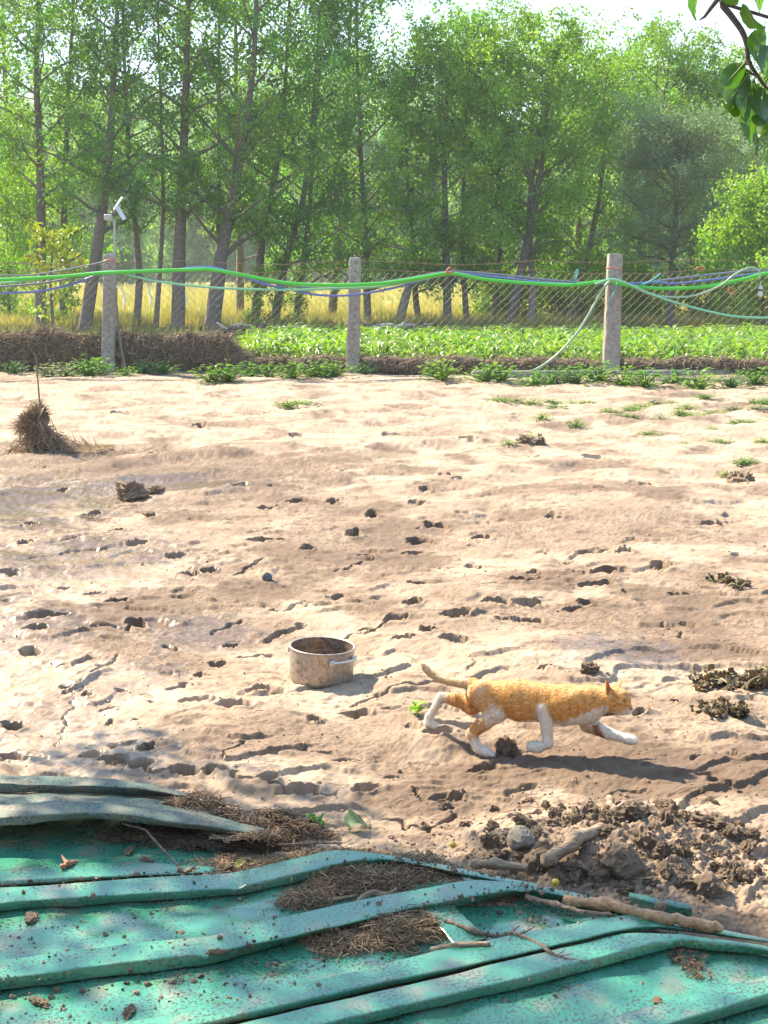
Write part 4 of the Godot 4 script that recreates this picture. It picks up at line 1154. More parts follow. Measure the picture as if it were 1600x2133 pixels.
func build_materials() -> void:
	soil_mat = textured(0.03, 5, [0.0, 0.35, 0.6, 1.0], [lin(0.07, 0.043, 0.028), lin(0.17, 0.11, 0.07), lin(0.30, 0.21, 0.14), lin(0.45, 0.34, 0.24)], 6.0, 0.95, 101, 0.4)
	clod_mat = textured(0.02, 5, [0.0, 0.35, 0.6, 1.0], [lin(0.132, 0.0858, 0.0561), lin(0.238, 0.162, 0.106), lin(0.31, 0.218, 0.145), lin(0.37, 0.271, 0.188)], 5.0, 0.95, 103, 0.5)
	stone_mat = textured(0.015, 5, [0.0, 0.4, 0.7, 1.0], [lin(0.174, 0.143, 0.112), lin(0.279, 0.236, 0.192), lin(0.36, 0.316, 0.267), lin(0.409, 0.372, 0.322)], 5.0, 0.85, 105, 0.3)
	wood_mat = textured(0.02, 5, [0.0, 0.4, 0.65, 1.0], [lin(0.115, 0.0648, 0.036), lin(0.238, 0.158, 0.101), lin(0.331, 0.252, 0.18), lin(0.432, 0.353, 0.266)], 4.0, 0.85, 107, 0.4)
	wood_mat.uv1_scale = Vector3(2.0, 9.0, 9.0)
	bark_mat = textured(0.02, 5, [0.0, 0.4, 0.65, 1.0], [lin(0.06, 0.04, 0.03), lin(0.14, 0.095, 0.07), lin(0.22, 0.16, 0.12), lin(0.34, 0.27, 0.21)], 8.0, 0.9, 109, 0.3)
	straw_mat = mat(Color.WHITE, 0.8, true)
	for k in 5: fibres.append(fibre(200 + k, 0.5))

func build_rubble() -> void:
	build_materials()
	rng.seed = 5
	var clods := []
	for k in 6: clods.append(lump(300 + k, 0.75, Vector3(1.15, 0.65, 0.9), 9))
	var stones := []
	for k in 4: stones.append(lump(320 + k, 0.14, Vector3(1, 0.8, 0.85), 7))
	# named pieces in the heap
	for e in [
		["stone", "pale angular stone at the left of the clod heap", "stone", Vector3(0.336, 0.000, -3.310), 0.042, stones[0], stone_mat, 0.3],
		["stone", "white pebble lodged high in the clod heap", "stone", Vector3(0.627, 0.000, -3.418), 0.018, stones[1], mat(lin(0.42, 0.41, 0.385), 0.7), 0.8],
		["mud_block", "pale flat mud slab at the right end of the clod heap", "mud clod", Vector3(0.734, 0.000, -3.049), 0.040, lump(350, 0.35, Vector3(1, 0.55, 0.85), 9), clod_mat, 1.2],
		["stone", "small grey stone tipped beside the green rib", "stone", Vector3(0.387, 0.000, -3.206), 0.022, stones[3], mat(lin(0.2, 0.2, 0.2), 0.7), 0.2],
		["mud_block", "large squared brown mud block in the heap", "mud clod", Vector3(0.552, 0.000, -3.125), 0.062, lump(340, 0.3, Vector3(1, 0.85, 0.7), 10), clod_mat, 0.1],
		["mud_block", "brown mud block leaning beside the pale stone", "mud clod", Vector3(0.368, 0.000, -3.206), 0.042, lump(341, 0.4, Vector3(1, 0.95, 0.8), 8), clod_mat, 0.6],
		["mud_block", "low brown mud block left of the large squared one", "mud clod", Vector3(0.490, 0.000, -3.112), 0.035, lump(342, 0.4, Vector3(1, 0.8, 0.8), 8), clod_mat, 0.9],
		["stone", "dark grey stone standing alone on the open mud", "stone", Vector3(-0.526, 0.000, -6.349), 0.032, lump(343, 0.12, Vector3(0.8, 0.75, 0.7), 7), mat(lin(0.08, 0.083, 0.088), 0.8), 0.4],
		["mud_clod", "shaggy brown clod alone on the wet patch", "mud clod", Vector3(-1.561, 0.000, -8.726), 0.12, lump(344, 0.6, Vector3(1, 0.65, 0.8), 9), soil_mat, 0.4],
		["mud_clod", "small clod right of the shaggy brown one", "mud clod", Vector3(-1.423, 0.000, -8.877), 0.05, clods[1], soil_mat, 0.1],
		["mud_clod", "dark clod beside the pale seedling at right", "mud clod", Vector3(2.361, 0.000, -9.471), 0.10, lump(345, 0.6, Vector3(1, 0.6, 0.8), 9), soil_mat, 0.4],
		["mud_clod", "dark torn clod under the cat's belly", "mud clod", Vector3(0.364, 0.000, -4.058), 0.036, lump(346, 0.6, Vector3(1, 0.85, 0.8), 9), soil_mat, 0.4],
		["mud_clod", "dark torn clod on the mud below the cat's chin", "mud clod", Vector3(0.687, 0.000, -4.359), 0.035, lump(347, 0.6, Vector3(1, 0.6, 0.8), 9), soil_mat, 0.4],
		["mud_clod", "dark torn clod behind the cat's shoulders", "mud clod", Vector3(0.703, 0.000, -4.787), 0.034, lump(348, 0.7, Vector3(1, 0.75, 0.8), 9), soil_mat, 0.4],
		["mud_clod", "pale lump of mud left of the footprint trail", "mud clod", Vector3(-1.346, 0.000, -8.135), 0.04, lump(349, 0.3, Vector3(1, 0.5, 0.8), 8), clod_mat, 0.4],
		["stone", "white flat stone on the mud under the cat's far hind leg", "stone", Vector3(0.279, 0.000, -4.349), 0.024, stones[2], mat(lin(0.38, 0.36, 0.33), 0.8), 0.2]]:
		var p := on_mud(e[3])
		var o := part(e[0], e[5], e[6], self) as MeshInstance3D
		o.position = p + Vector3(0, e[4] * 0.35, 0)
		o.rotation.y = e[7] * TAU
		o.scale = Vector3.ONE * e[4]
		tag(o, e[1], e[2])
	# the rest of the heap
	for k in 170:
		var t := rng.randf()
		var px := lerpf(0.26, 0.98, t)
		var a := rr(0, TAU)
		var r := sqrt(rng.randf())
		var c := Vector3(0.543, 0.000, -3.276)
		var p := c + Vector3(cos(a) * r * 0.34 + 0.05, 0, sin(a) * r * 0.24 - r * cos(a) * 0.05 + cos(a) * 0.10)
		if k > 110: p = Vector3(0.547, 0.000, -3.304) + Vector3(rr(-0.55, 0.5), 0, rr(-0.4, 0.3))
		if Geometry2D.is_point_in_polygon(Vector2(p.x, p.z - 0.03), cover): continue
		var s := rr(0.010, 0.032) * (1.0 if k <= 110 else 0.5)
		p = on_mud(p)
		var o := part("mud_clod", clods[rng.randi() % 6], clod_mat if rng.randf() < 0.93 else soil_mat, self)
		o.position = p + Vector3(0, s * 0.08, 0)
		o.basis = turned() * Basis.from_scale(Vector3.ONE * s)
		tag(o, "broken lump of brown mud in the heap behind the roof sheet", "mud clod", "clods heaped behind the roof sheet")
	# crumbs all over the mud near the heap and the sheet
	var at := []
	var col := []
	for k in 2600:
		var p: Vector3
		if k < 1500: p = Vector3(0.519, 0.000, -3.276) + Vector3(rng.randfn() * 0.32, 0, rng.randfn() * 0.2)
		else:
			var d := 2.9 + 5.0 * pow(rng.randf(), 1.5)
			p = Vector3(rr(-0.32, 0.32) * d, 0, -d)
		if Geometry2D.is_point_in_polygon(Vector2(p.x, p.z), cover): continue
		p = on_mud(p)
		var s := rr(0.0015, 0.005) if rng.randf() < 0.93 else rr(0.005, 0.010)
		at.append(Transform3D(turned() * Basis.from_scale(Vector3.ONE * s), p + Vector3(0, s * 0.3, 0)))
		col.append(Color(0.23, 0.16, 0.11) * rr(0.45, 1.3))
	var cm := many("mud_crumbs", lump(360, 0.4, Vector3(1, 0.7, 1), 3), straw_mat, self, at, col)
	tag(cm, "loose crumbs of dry mud scattered over the ground", "mud crumbs", "", "stuff")
	# stalks and chaff left on the mud by the water
	at = []
	col = []
	for k in 420:
		var d := 3.2 + 12.0 * pow(rng.randf(), 1.4)
		var p := on_mud(Vector3(rr(-0.3, 0.3) * d, 0, -d))
		var l := rr(0.02, 0.07) * (0.6 + d * 0.09)
		at.append(Transform3D(Basis(Vector3.UP, rr(0, 6)) * Basis.from_scale(Vector3(l, l * 0.8, l * 0.8)), p + Vector3(0, 0.003, 0)))
		col.append(straw_colour(0.6))
	tag(many("plant_bits", fibres[2], straw_mat, self, at, col), "short dead stalks strewn over the mud", "plant litter", "", "stuff")
	# wood in the heap
	stick("branch_piece", "pale split branch lying slantwise on the clod heap", "branch", [Vector3(0.373, 0.050, -3.159), Vector3(0.454, 0.065, -3.230), Vector3(0.565, 0.060, -3.357)], 0.020, 0.017, wood_mat, 0, 0.3)
	stick("branch_piece", "short forked stump of branch standing in the heap", "branch", [Vector3(0.578, 0.060, -3.532), Vector3(0.582, 0.050, -3.458), Vector3(0.610, 0.000, -3.440)], 0.011, 0.010, wood_mat, 2, 0.4)
	stick("branch_piece", "weathered root lying along the foot of the heap", "branch", [Vector3(0.209, 0.020, -3.212), Vector3(0.258, 0.030, -3.175), Vector3(0.335, 0.030, -3.161)], 0.013, 0.011, wood_mat, 0, 0.3)
	stick("branch_piece", "tiny upright stub behind the pale angular stone", "branch", [Vector3(0.343, 0.000, -3.409), Vector3(0.344, 0.015, -3.425), Vector3(0.344, 0.025, -3.438)], 0.007, 0.005, wood_mat)
	stick("branch_piece", "thick brown peeled stick lying along the sheet's bent edge", "branch", [Vector3(0.381, 0.085, -2.871), Vector3(0.461, 0.090, -2.829), Vector3(0.544, 0.090, -2.789), Vector3(0.618, 0.085, -2.761), Vector3(0.690, 0.075, -2.754)], 0.013, 0.012, textured(0.02, 4, [0.0, 0.5, 1.0], [lin(0.20, 0.10, 0.05), lin(0.36, 0.21, 0.11), lin(0.48, 0.34, 0.22)], 5.0, 0.7, 113, 0.4), 2, 0.3)
	stick("branch_piece", "dark rough twig lying in front of the thick brown stick", "branch", [Vector3(0.301, 0.085, -2.885), Vector3(0.362, 0.085, -2.840), Vector3(0.414, 0.085, -2.810), Vector3(0.471, 0.085, -2.792)], 0.007, 0.004, bark_mat, 3, 0.3)
	stick("branch_piece", "pale stub of wood leaning on the dark green offcut", "branch", [Vector3(0.590, 0.020, -2.926), Vector3(0.594, 0.050, -2.909), Vector3(0.598, 0.060, -2.920)], 0.011, 0.010, wood_mat, 0, 0.2)
	stick("twig", "long dark twig lying across the front ribs with side sprigs", "twig", [Vector3(0.129, 0.100, -2.801), Vector3(0.186, 0.095, -2.758), Vector3(0.244, 0.085, -2.744), Vector3(0.289, 0.090, -2.708), Vector3(0.338, 0.105, -2.635), Vector3(0.388, 0.095, -2.611)], 0.0065, 0.0028, bark_mat, 9, 0.35)
	stick("twig", "thin grey twig curving over the hind sheet", "twig", [Vector3(-0.640, 0.050, -3.348), Vector3(-0.555, 0.050, -3.287), Vector3(-0.462, 0.050, -3.159)], 0.0035, 0.002, bark_mat, 3)
	stick("twig", "brown broken stick end lying in front of the straw", "twig", [Vector3(0.096, 0.065, -2.700), Vector3(0.154, 0.065, -2.696), Vector3(0.211, 0.068, -2.690)], 0.0065, 0.006, wood_mat)
	stick("twig", "dark thin twig lying on the far litter drift", "twig", [Vector3(-0.260, 0.060, -3.293), Vector3(-0.185, 0.065, -3.286), Vector3(-0.099, 0.060, -3.305)], 0.003, 0.002, bark_mat, 2)
	stick("twig", "pale flat wood splinter in the middle straw drift", "twig", [Vector3(-0.176, 0.070, -2.927), Vector3(-0.114, 0.075, -2.926), Vector3(-0.062, 0.070, -2.944)], 0.006, 0.004, wood_mat, 0)
	stick("twig", "brown flat bark strip in the middle straw drift", "twig", [Vector3(-0.056, 0.080, -2.896), Vector3(-0.010, 0.085, -2.909), Vector3(0.026, 0.080, -2.922)], 0.008, 0.004, wood_mat, 0)
	stick("twig", "upright tuft of broken stalk on the hind sheet", "twig", [Vector3(-0.471, 0.040, -3.106), Vector3(-0.453, 0.060, -3.119), Vector3(-0.432, 0.085, -3.109)], 0.006, 0.003, wood_mat, 5)
	stick("twig", "short twig lying alone on the open mud", "twig", [Vector3(0.104, 0.012, -6.354), Vector3(0.147, 0.014, -6.325), Vector3(0.183, 0.012, -6.314)], 0.008, 0.006, bark_mat, 1)
	stick("twig", "rusty brown curled bark piece on the pale pan", "twig", [Vector3(-0.747, 0.050, -3.153), Vector3(-0.734, 0.056, -3.167), Vector3(-0.721, 0.052, -3.199)], 0.008, 0.004, textured(0.03, 3, [0.0, 1.0], [lin(0.22, 0.08, 0.04), lin(0.45, 0.22, 0.12)], 9.0, 0.8, 117), 1, 0.5)
	# straw and roots washed onto the sheets
	drift("straw_drift", "dark rooty litter caught along the hindmost rib", [[Vector3(-0.289, 0.030, -3.438), 0.17, 0.10, 0.06, 1500], [Vector3(-0.457, 0.030, -3.526), 0.12, 0.06, 0.04, 500]], [0.02, 0.07], 0.85, "straw drifts on the roof sheets")
	drift("straw_drift", "golden straw drift at the bend of the rear rib", [[Vector3(-0.273, 0.035, -3.236), 0.15, 0.09, 0.035, 1500], [Vector3(-0.114, 0.060, -3.248), 0.16, 0.06, 0.03, 900], [Vector3(0.023, 0.040, -3.267), 0.12, 0.05, 0.03, 400]], [0.015, 0.06], 0.12, "straw drifts on the roof sheets")
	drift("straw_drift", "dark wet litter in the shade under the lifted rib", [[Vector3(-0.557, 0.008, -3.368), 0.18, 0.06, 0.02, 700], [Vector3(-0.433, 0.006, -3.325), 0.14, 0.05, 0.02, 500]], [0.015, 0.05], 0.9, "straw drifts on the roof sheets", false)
	drift("straw_drift", "brown straw drift spread over the middle pan", [[Vector3(-0.042, 0.055, -3.003), 0.16, 0.07, 0.032, 1700], [Vector3(0.065, 0.055, -3.067), 0.11, 0.06, 0.04, 900], [Vector3(-0.167, 0.045, -2.939), 0.09, 0.05, 0.02, 500]], [0.015, 0.06], 0.4, "straw drifts on the roof sheets")
	drift("straw_drift", "coarse straw drift in the pocket before the twig", [[Vector3(0.030, 0.040, -2.789), 0.10, 0.075, 0.05, 1100], [Vector3(-0.069, 0.030, -2.756), 0.09, 0.05, 0.02, 600], [Vector3(0.080, 0.050, -2.801), 0.05, 0.04, 0.04, 300]], [0.02, 0.07], 0.22, "straw drifts on the roof sheets")
	drift("straw_drift", "reddish soil and chaff spilt behind the front rib", [[Vector3(0.601, 0.035, -2.674), 0.05, 0.045, 0.016, 160], [Vector3(0.612, 0.030, -2.635), 0.04, 0.03, 0.01, 90]], [0.008, 0.02], 0.6, "straw drifts on the roof sheets")
	drift("straw_drift", "loose twigs and chaff behind the long dark twig", [[Vector3(0.238, 0.055, -2.917), 0.07, 0.035, 0.015, 130]], [0.02, 0.06], 0.7, "straw drifts on the roof sheets")
	# bits of dirt lying on the sheets
	at = []
	col = []
	for k in 1900:
		var s := rr(-0.05, 1.45)
		var q := rng.randi_range(0, 4)
		var a: Dictionary = ribs[[3, 4, 5, 5, 7][q]]
		var b: Dictionary = ribs[[4, 5, 6, 6, 8][q]]
		var t := pow(rng.randf(), 1.5)
		var p := (along(a.base, s) + Vector3(0, 0, 0.004)).lerp(along(b.back, s) + Vector3(0, -b.rh, -0.013), t)
		if rng.randf() < 0.25: p = along(b.back, s).lerp(along(b.front, s), rng.randf())
		var g := rr(0.0012, 0.004) if rng.randf() < 0.9 else rr(0.004, 0.009)
		p.y = lies(p.x, p.z) + g * 0.2
		at.append(Transform3D(turned() * Basis.from_scale(Vector3(1, 0.7, 1) * g), p))
		col.append(Color(0.13, 0.09, 0.06) * rr(0.4, 1.8))
	cm = many("dirt_crumbs", lump(361, 0.5, Vector3(1, 0.7, 1), 3), straw_mat, self, at, col)
	tag(cm, "dirt crumbs and grit scattered over the green roof sheets", "dirt crumbs", "", "stuff")
	for e in [["brown clod pair on the front-left pan", Vector3(-0.656, 0.028, -2.550), 0.014], ["dark flat clod on the pan left of the front ribs", Vector3(-0.479, 0.028, -2.508), 0.014], ["crumbled clod group under the second rib at far left", Vector3(-0.758, 0.030, -2.905), 0.016], ["pale flake of wood on the middle pan's lower edge", Vector3(-0.337, 0.030, -2.680), 0.012], ["dark clod on the hind pan beside the grey twig", Vector3(-0.610, 0.035, -3.273), 0.013], ["small dark clod on the hind pan below the grey twig", Vector3(-0.556, 0.035, -3.219), 0.011], ["brown lump on the front pan at lower right", Vector3(0.519, 0.035, -2.540), 0.012]]:
		var o := part("dirt_clod", clods[rng.randi() % 6], soil_mat, self)
		o.position = Vector3(e[1].x, lies(e[1].x, e[1].z) + e[2] * 0.3, e[1].z)
		o.basis = Basis(Vector3.UP, rr(0, 6)) * Basis.from_scale(Vector3(1.5, 0.6, 0.9) * e[2])
		tag(o, e[0], "mud clod")
	for e in [["yellow plum lying against the rib below the heap", Vector3(0.387, 0.035, -3.065), 0.0085], ["yellow plum half hidden at the left foot of the heap", Vector3(0.168, 0.020, -3.315), 0.008]]:
		var o := thing("plum", e[0], "plum", e[1])
		var sm := SphereMesh.new()
		sm.radius = e[2]
		sm.height = e[2] * 2.1
		part("fruit", sm, mat(lin(0.58, 0.38, 0.03), 0.4), o)
		var mb := MB.new()
		mb.tube([Vector3(0, e[2], 0), Vector3(0.002, e[2] * 1.6, 0.001)], [0.001, 0.0007], 4)
		part("stalk", mb.commit(), bark_mat, o)
	# fresh leaves dropped on the mud
	var fresh := leafy(Color(0.12, 0.26, 0.045), Color(0.9, 1.0, 0.35), 0.4)
	var palel := leafy(Color(0.27, 0.34, 0.19), Color(0.8, 0.9, 0.5), 0.5)
	for e in [["fallen_leaf", "curled pale green cabbage leaf on mud behind the litter", Vector3(-0.098, 0.020, -3.502), 0.075, 0.06, 1.9, 0.3, 0.5, palel], ["fallen_leaf", "flat green cabbage leaf beside the curled pale one", Vector3(-0.156, 0.025, -3.473), 0.06, 0.05, 0.6, 2.6, 0.15, fresh], ["fallen_leaf", "yellow leaf lying on the golden straw drift", Vector3(-0.337, 0.075, -3.087), 0.032, 0.02, 0.8, 0.9, 0.3, leafy(Color(0.40, 0.33, 0.09), Color(0.6, 0.5, 0.2))]]:
		var o := thing(e[0], e[1], "leaf", Vector3(e[2].x, lies(e[2].x, e[2].z) + 0.012, e[2].z), e[6])
		var b := leaf_blade(e[3], e[4], e[5], e[7], 71, 11)
		for k in b.v.size():   # crumpled, with a frilled edge
			var edge := absf((k % 5) - 2) / 2.0
			b.v[k].y += (n_rag.get_noise_3dv(b.v[k] * 1.6) * 0.35 + 0.16 * edge * sin(k * 2.1)) * e[4]
		var l := part("blade", b.commit(), e[8], o)
		l.rotation = Vector3(0.3, 0, 0.7)
	var o := thing("seedling", "bright lime green seedling on the mud behind the cat", "seedling", on_mud(Vector3(0.103, 0.000, -4.359)))
	for k in 5:
		var l := part("leaf", leaf_blade(0.045, 0.032, 1.2, 0.4, 90 + k).commit(), leafy(Color(0.22, 0.36, 0.025), Color(0.9, 1.0, 0.2), 0.4), o)
		l.position = Vector3(0, 0.006 + k * 0.006, 0)
		l.rotation = Vector3(0, k * 1.9 + 0.4, rr(0.5, 1.1))
	var mb := MB.new()
	mb.tube([Vector3.ZERO, Vector3(0.004, 0.02, 0), Vector3(0.012, 0.038, 0)], [0.003, 0.0025, 0.001], 5)
	part("stem", mb.commit(), leafy(Color(0.3, 0.45, 0.08), Color(0.5, 0.6, 0.2)), o)

func withered(label: String, at: Vector3, size: float, n: int, sd: int) -> void:
	rng.seed = sd
	var o := thing("withered_plant", label, "dead plant", at, 0, "uprooted withered plants")
	var m := textured(0.02, 3, [0.0, 0.5, 1.0], [lin(0.13, 0.11, 0.05), lin(0.25, 0.21, 0.105), lin(0.35, 0.31, 0.18)], 6.0, 0.8, sd)
	var dead := mat(lin(0.095, 0.07, 0.042), 0.85)
	dead.backlight_enabled = true
	dead.backlight = Color(0.25, 0.2, 0.1)
	var root := part("root_clod", lump(sd, 0.6, Vector3(1, 0.4, 0.7), 8), soil_mat, o)
	root.scale = Vector3.ONE * size * 0.6
	for k in n:
		var mb := MB.new()
		var a := rr(0, TAU)
		var p0 := Vector3(cos(a), 0, sin(a) * 0.8) * size * rr(0.05, 0.8)
		var d := Vector3(rng.randfn() * 0.6, rr(0.25, 1.0), rng.randfn() * 0.5)
		var p1 := p0 + d * size * rr(0.25, 0.5)
		var p2 := p1 + Vector3(rng.randfn(), rr(-0.7, 0.2), rng.randfn()) * size * 0.35
		p2.y = max(p2.y, 0.01)
		mb.tube(curve([p0, p1, p2], 4), taper(9, 0.0042, 0.0018), 5)
		var st := part("stalk", mb.commit(), m, o)
		var lm := MB.new()
		for q in 9:
			var c := p0.lerp(p1, rr(0.2, 1)) if q % 2 == 0 else p1.lerp(p2, rr(0, 1))
			var b := turned()
			var f := lump_leaf(rr(0.012, 0.032))
			var off := lm.v.size()
			for e in f.v: lm.put(c + b * e)
			for e in f.i: lm.i.append(e + off)
		part("shrivelled_leaves", lm.commit(), dead, st)
func lump_leaf(s: float) -> MB:
	var mb := MB.new()
	for a in 4:
		for b in 3: mb.put(Vector3((a / 3.0) * s, rr(-0.35, 0.35) * s, (b - 1) * 0.4 * s * (1.0 if a in [1, 2] else 0.35)))
	for a in 3:
		for b in 2: mb.quad(a * 3 + b, a * 3 + b + 1, (a + 1) * 3 + b + 1, (a + 1) * 3 + b)
	return mb
func build_withered() -> void:
	withered("tall withered plant heap at the right edge, olive stalks showing", on_mud(Vector3(1.239, 0.000, -4.758)), 0.13, 34, 401)
	withered("withered plant tuft left of the taller heap", on_mud(Vector3(1.108, 0.000, -4.758)), 0.085, 18, 402)
	withered("lower withered clump in front of the taller heap", on_mud(Vector3(1.071, 0.000, -4.384)), 0.085, 20, 403)
	withered("small dry tuft on the mud at the far right", on_mud(Vector3(1.567, 0.000, -6.339)), 0.10, 9, 404)
	withered("dry stalk tuft on the open mud at mid right", on_mud(Vector3(1.186, 0.000, -11.598)), 0.20, 7, 405)
	# the stake wrapped in washed-up hay
	rng.seed = 9
	var foot := on_mud(Vector3(-2.671, 0.000, -11.131))
	var st := thing("garden_stake", "thin bare stake standing in the hay cone", "stake", foot)
	var mb := MB.new()
	var top := Vector3(-2.679, 0.744, -11.130) - foot
	mb.tube([Vector3(0.03, -0.05, 0), top * 0.5 + Vector3(0.01, 0, 0), top, top + Vector3(-0.05, 0.05, 0)], [0.008, 0.007, 0.005, 0.003], 6)
	part("rod", mb.commit(), bark_mat, st)
	var hay := thing("hay_cone", "cone of muddy hay wrapped round the thin stake", "hay clump", foot)
	for f in fibres.size():
		var at := []
		var col := []
		for k in 330:
			var t := pow(rng.randf(), 1.25)
			var a := rr(0, TAU)
			var r := (lerpf(0.25, 0.05, pow(t, 0.6)) + 0.05 * n_rag.get_noise_2d(cos(a) * 0.05, t * 0.1)) * pow(rng.randf(), 0.35)
			var p := Vector3(cos(a) * r - 0.02 + 0.05 * sin(t * 7.0), t * 0.33, sin(a) * r)
			if t < 0.35 and rng.randf() < 0.4: p += Vector3(rr(0.05, 0.24), -t * 0.2, 0)
			var b := Basis(Vector3.UP, -a + rr(-1.2, 1.2)) * Basis(Vector3.BACK, -rr(-0.5, 1.3))
			at.append(Transform3D(b * Basis.from_scale(Vector3(rr(0.06, 0.24), rr(0.04, 0.12), rr(0.04, 0.12))), p))
			col.append(straw_colour(0.45))
		for k in 70:
			var p := Vector3(rr(0.15, 0.5), 0.015, rr(-0.25, 0.2))
			at.append(Transform3D(Basis(Vector3.UP, rr(0, 6)) * Basis.from_scale(Vector3(rr(0.06, 0.2), 0.06, 0.06)), p))
			col.append(Color(0.36, 0.25, 0.13) * rr(0.7, 1.1))
		many("hay", fibres[f], straw_mat, hay, at, col)
	var core := lathe([[0.15, -0.05], [0.13, 0.04], [0.09, 0.10], [0.045, 0.17], [0.05, 0.25], [0.03, 0.31], [0.0, 0.34]], 14)
	for k in core.v.size(): core.v[k] += Vector3(1, 0, 1) * n_rag.get_noise_3dv(core.v[k] * 0.4) * 0.12
	part("core", core.commit(), soil_mat, hay)
	for e in [["scatter of dry hay on the mud right of the hay cone", Vector3(-1.878, 0.000, -11.191), 0.5, 200], ["flattened line of dead weed stems on the mud", Vector3(-1.269, 0.000, -14.067), 0.7, 160], ["small scatter of straw on the mud at far left", Vector3(-1.658, 0.000, -8.103), 0.12, 60]]:
		drift("straw_scatter", e[0], [[on_mud(e[1]), e[2], e[2] * 0.5, 0.02, e[3]]], [0.04 * e[2] + 0.03, 0.2 * e[2] + 0.06], 0.35, "straw scattered on the mud", false)

# ---------------------------------------------------------------- the fence and what hangs on it
func wire(called: String, label: String, category: String, pts: Array, r: float, m: Material, group := "", sides := 6) -> Node3D:
	var o := thing(called, label, category, pts[0], 0, group)
	var rel := []
	for p in curve(pts, 5): rel.append(p - pts[0])
	var mb := MB.new()
	mb.tube(rel, taper(rel.size(), r, r), sides)
	part("line", mb.commit(), m, o)
	return o
func build_fence() -> void:
	rng.seed = 12
	var conc := textured(0.015, 5, [0.0, 0.4, 0.65, 1.0], [lin(0.178, 0.155, 0.129), lin(0.24, 0.216, 0.188), lin(0.285, 0.258, 0.228), lin(0.339, 0.314, 0.286)], 1.6, 0.95, 131, 0.5)
	var dark := mat(lin(0.0198, 0.0165, 0.0132), 0.9)
	# posts: foot and head, width, label, with hollows or not
	for e in [[Vector3(-3.790, 0.069, -19.900), Vector3(-3.728, 1.600, -19.900), 0.17, "left grey concrete fence post with a column of small holes", true], [Vector3(-0.430, -0.028, -19.600), Vector3(-0.386, 1.552, -19.600), 0.165, "middle grey concrete fence post, weathered, with rounded head", true], [Vector3(3.031, -0.019, -19.300), Vector3(3.046, 1.594, -19.300), 0.195, "right grey concrete fence post, flat topped and thickest", false], [Vector3(-7.318, 0.063, -20.200), Vector3(-7.225, 1.596, -20.200), 0.17, "concrete fence post beyond the left edge", true], [Vector3(6.513, -0.009, -19.000), Vector3(6.459, 1.584, -19.000), 0.17, "concrete fence post beyond the right edge", true]]:
		var foot: Vector3 = e[0]
		var head: Vector3 = e[1]
		var o := thing("fence_post", e[3], "fence post", foot, 0, "concrete fence posts")
		var mb := MB.new()
		var h := (head - foot).length()
		var b := Basis(Quaternion(Vector3.UP, (head - foot).normalized()))
		var prof := []
		var w: float = e[2] / 2
		for k in 15:
			var t := k / 14.0
			var ww := w * lerpf(1.12, 0.93, t)
			if e[4] and k == 14: ww *= 0.72
			var y := h * t + (0.012 if k == 14 else 0.0) - (0.25 if k == 0 else 0.0)
			if k == 13: y = h - 0.03
			if k == 14: y = h
			for q in [[-1, 0.82], [-0.82, 1], [0.82, 1], [1, 0.82], [1, -0.82], [0.82, -1], [-0.82, -1], [-1, -0.82]]:
				mb.put(b * Vector3(q[0] * ww + n_dent.get_noise_2d(y * 0.4, q[0] + foot.x) * 0.006, y, q[1] * ww + n_dent.get_noise_2d(y * 0.4 + 9, q[1]) * 0.006))
		for k in 14:
			for j in 8:
				var a := k * 8 + j
				var d := k * 8 + (j + 1) % 8
				mb.quad(a, d, d + 8, a + 8)
		var c := mb.put(b * Vector3(0, h + 0.004, 0))
		for j in 8: mb.tri(c, 112 + j, 112 + (j + 1) % 8)
		part("shaft", mb.commit(false), conc, o)
		if e[4]:
			for k in 15:
				var hb := MB.new()
				hb.tube([b * Vector3(0.012, 0.12 + k * h * 0.062, w * 1.1), b * Vector3(0.012, 0.12 + k * h * 0.062, w * 1.1 - 0.03)], [0.007, 0.007], 7, Color.WHITE, true)
				var pit := part("hole", hb.commit(), dark, o)
				pit.position = b * Vector3(0, 0, -0.0005 + 0.012 - w * 0.11 * (0.12 + k * 0.062))
	# chain link
	var zinc := mat(lin(0.198, 0.178, 0.152), 0.6)
	zinc.metallic = 0.3
	var rust := mat(lin(0.145, 0.0858, 0.0528), 0.8)
	var fl := thing("wire_fence", "rusty chain-link fence netting strung behind the concrete posts", "fence", Vector3(-7.318, 0.063, -20.200))
	var A := Vector3(-8.211, 0.059, -20.250)
	var Bp := Vector3(6.937, -0.005, -18.950)
	var off := fl.position
	var dirx := (Bp - A)
	dirx.y = 0
	var L := dirx.length()
	dirx = dirx.normalized()
	var back := Vector3(dirx.z, 0, -dirx.x) * 0.1
	if back.z > 0: back = -back
	var hh := 1.36
	var y0 := -0.02
	for way in 2:
		var mb := MB.new()
		var st := 0.105
		var n := int((L + hh) / st)
		for k in n:
			var x := k * st - (hh if way == 0 else 0.0)
			var pts := []
			for j in 4:
				var t := j / 3.0
				var xx := x + hh * t if way == 0 else x - hh * t + 0.0
				if way == 1: xx = x - hh * t
				var lx := clampf(xx, 0, L)
				var ty := t
				if xx < 0 or xx > L: continue
				var sway := n_broad.get_noise_2d(xx * 0.4, t) * 0.05
				pts.append(A + dirx * lx + back + Vector3(0, -A.y + y0 + hh * ty + sway * 0.6, sway) + Vector3(0, 0, 0.004 * way) - off)
			if pts.size() > 1: mb.tube(pts, taper(pts.size(), 0.0018, 0.0018), 3, Color.WHITE, false)
		part("netting", mb.commit(), zinc, fl)
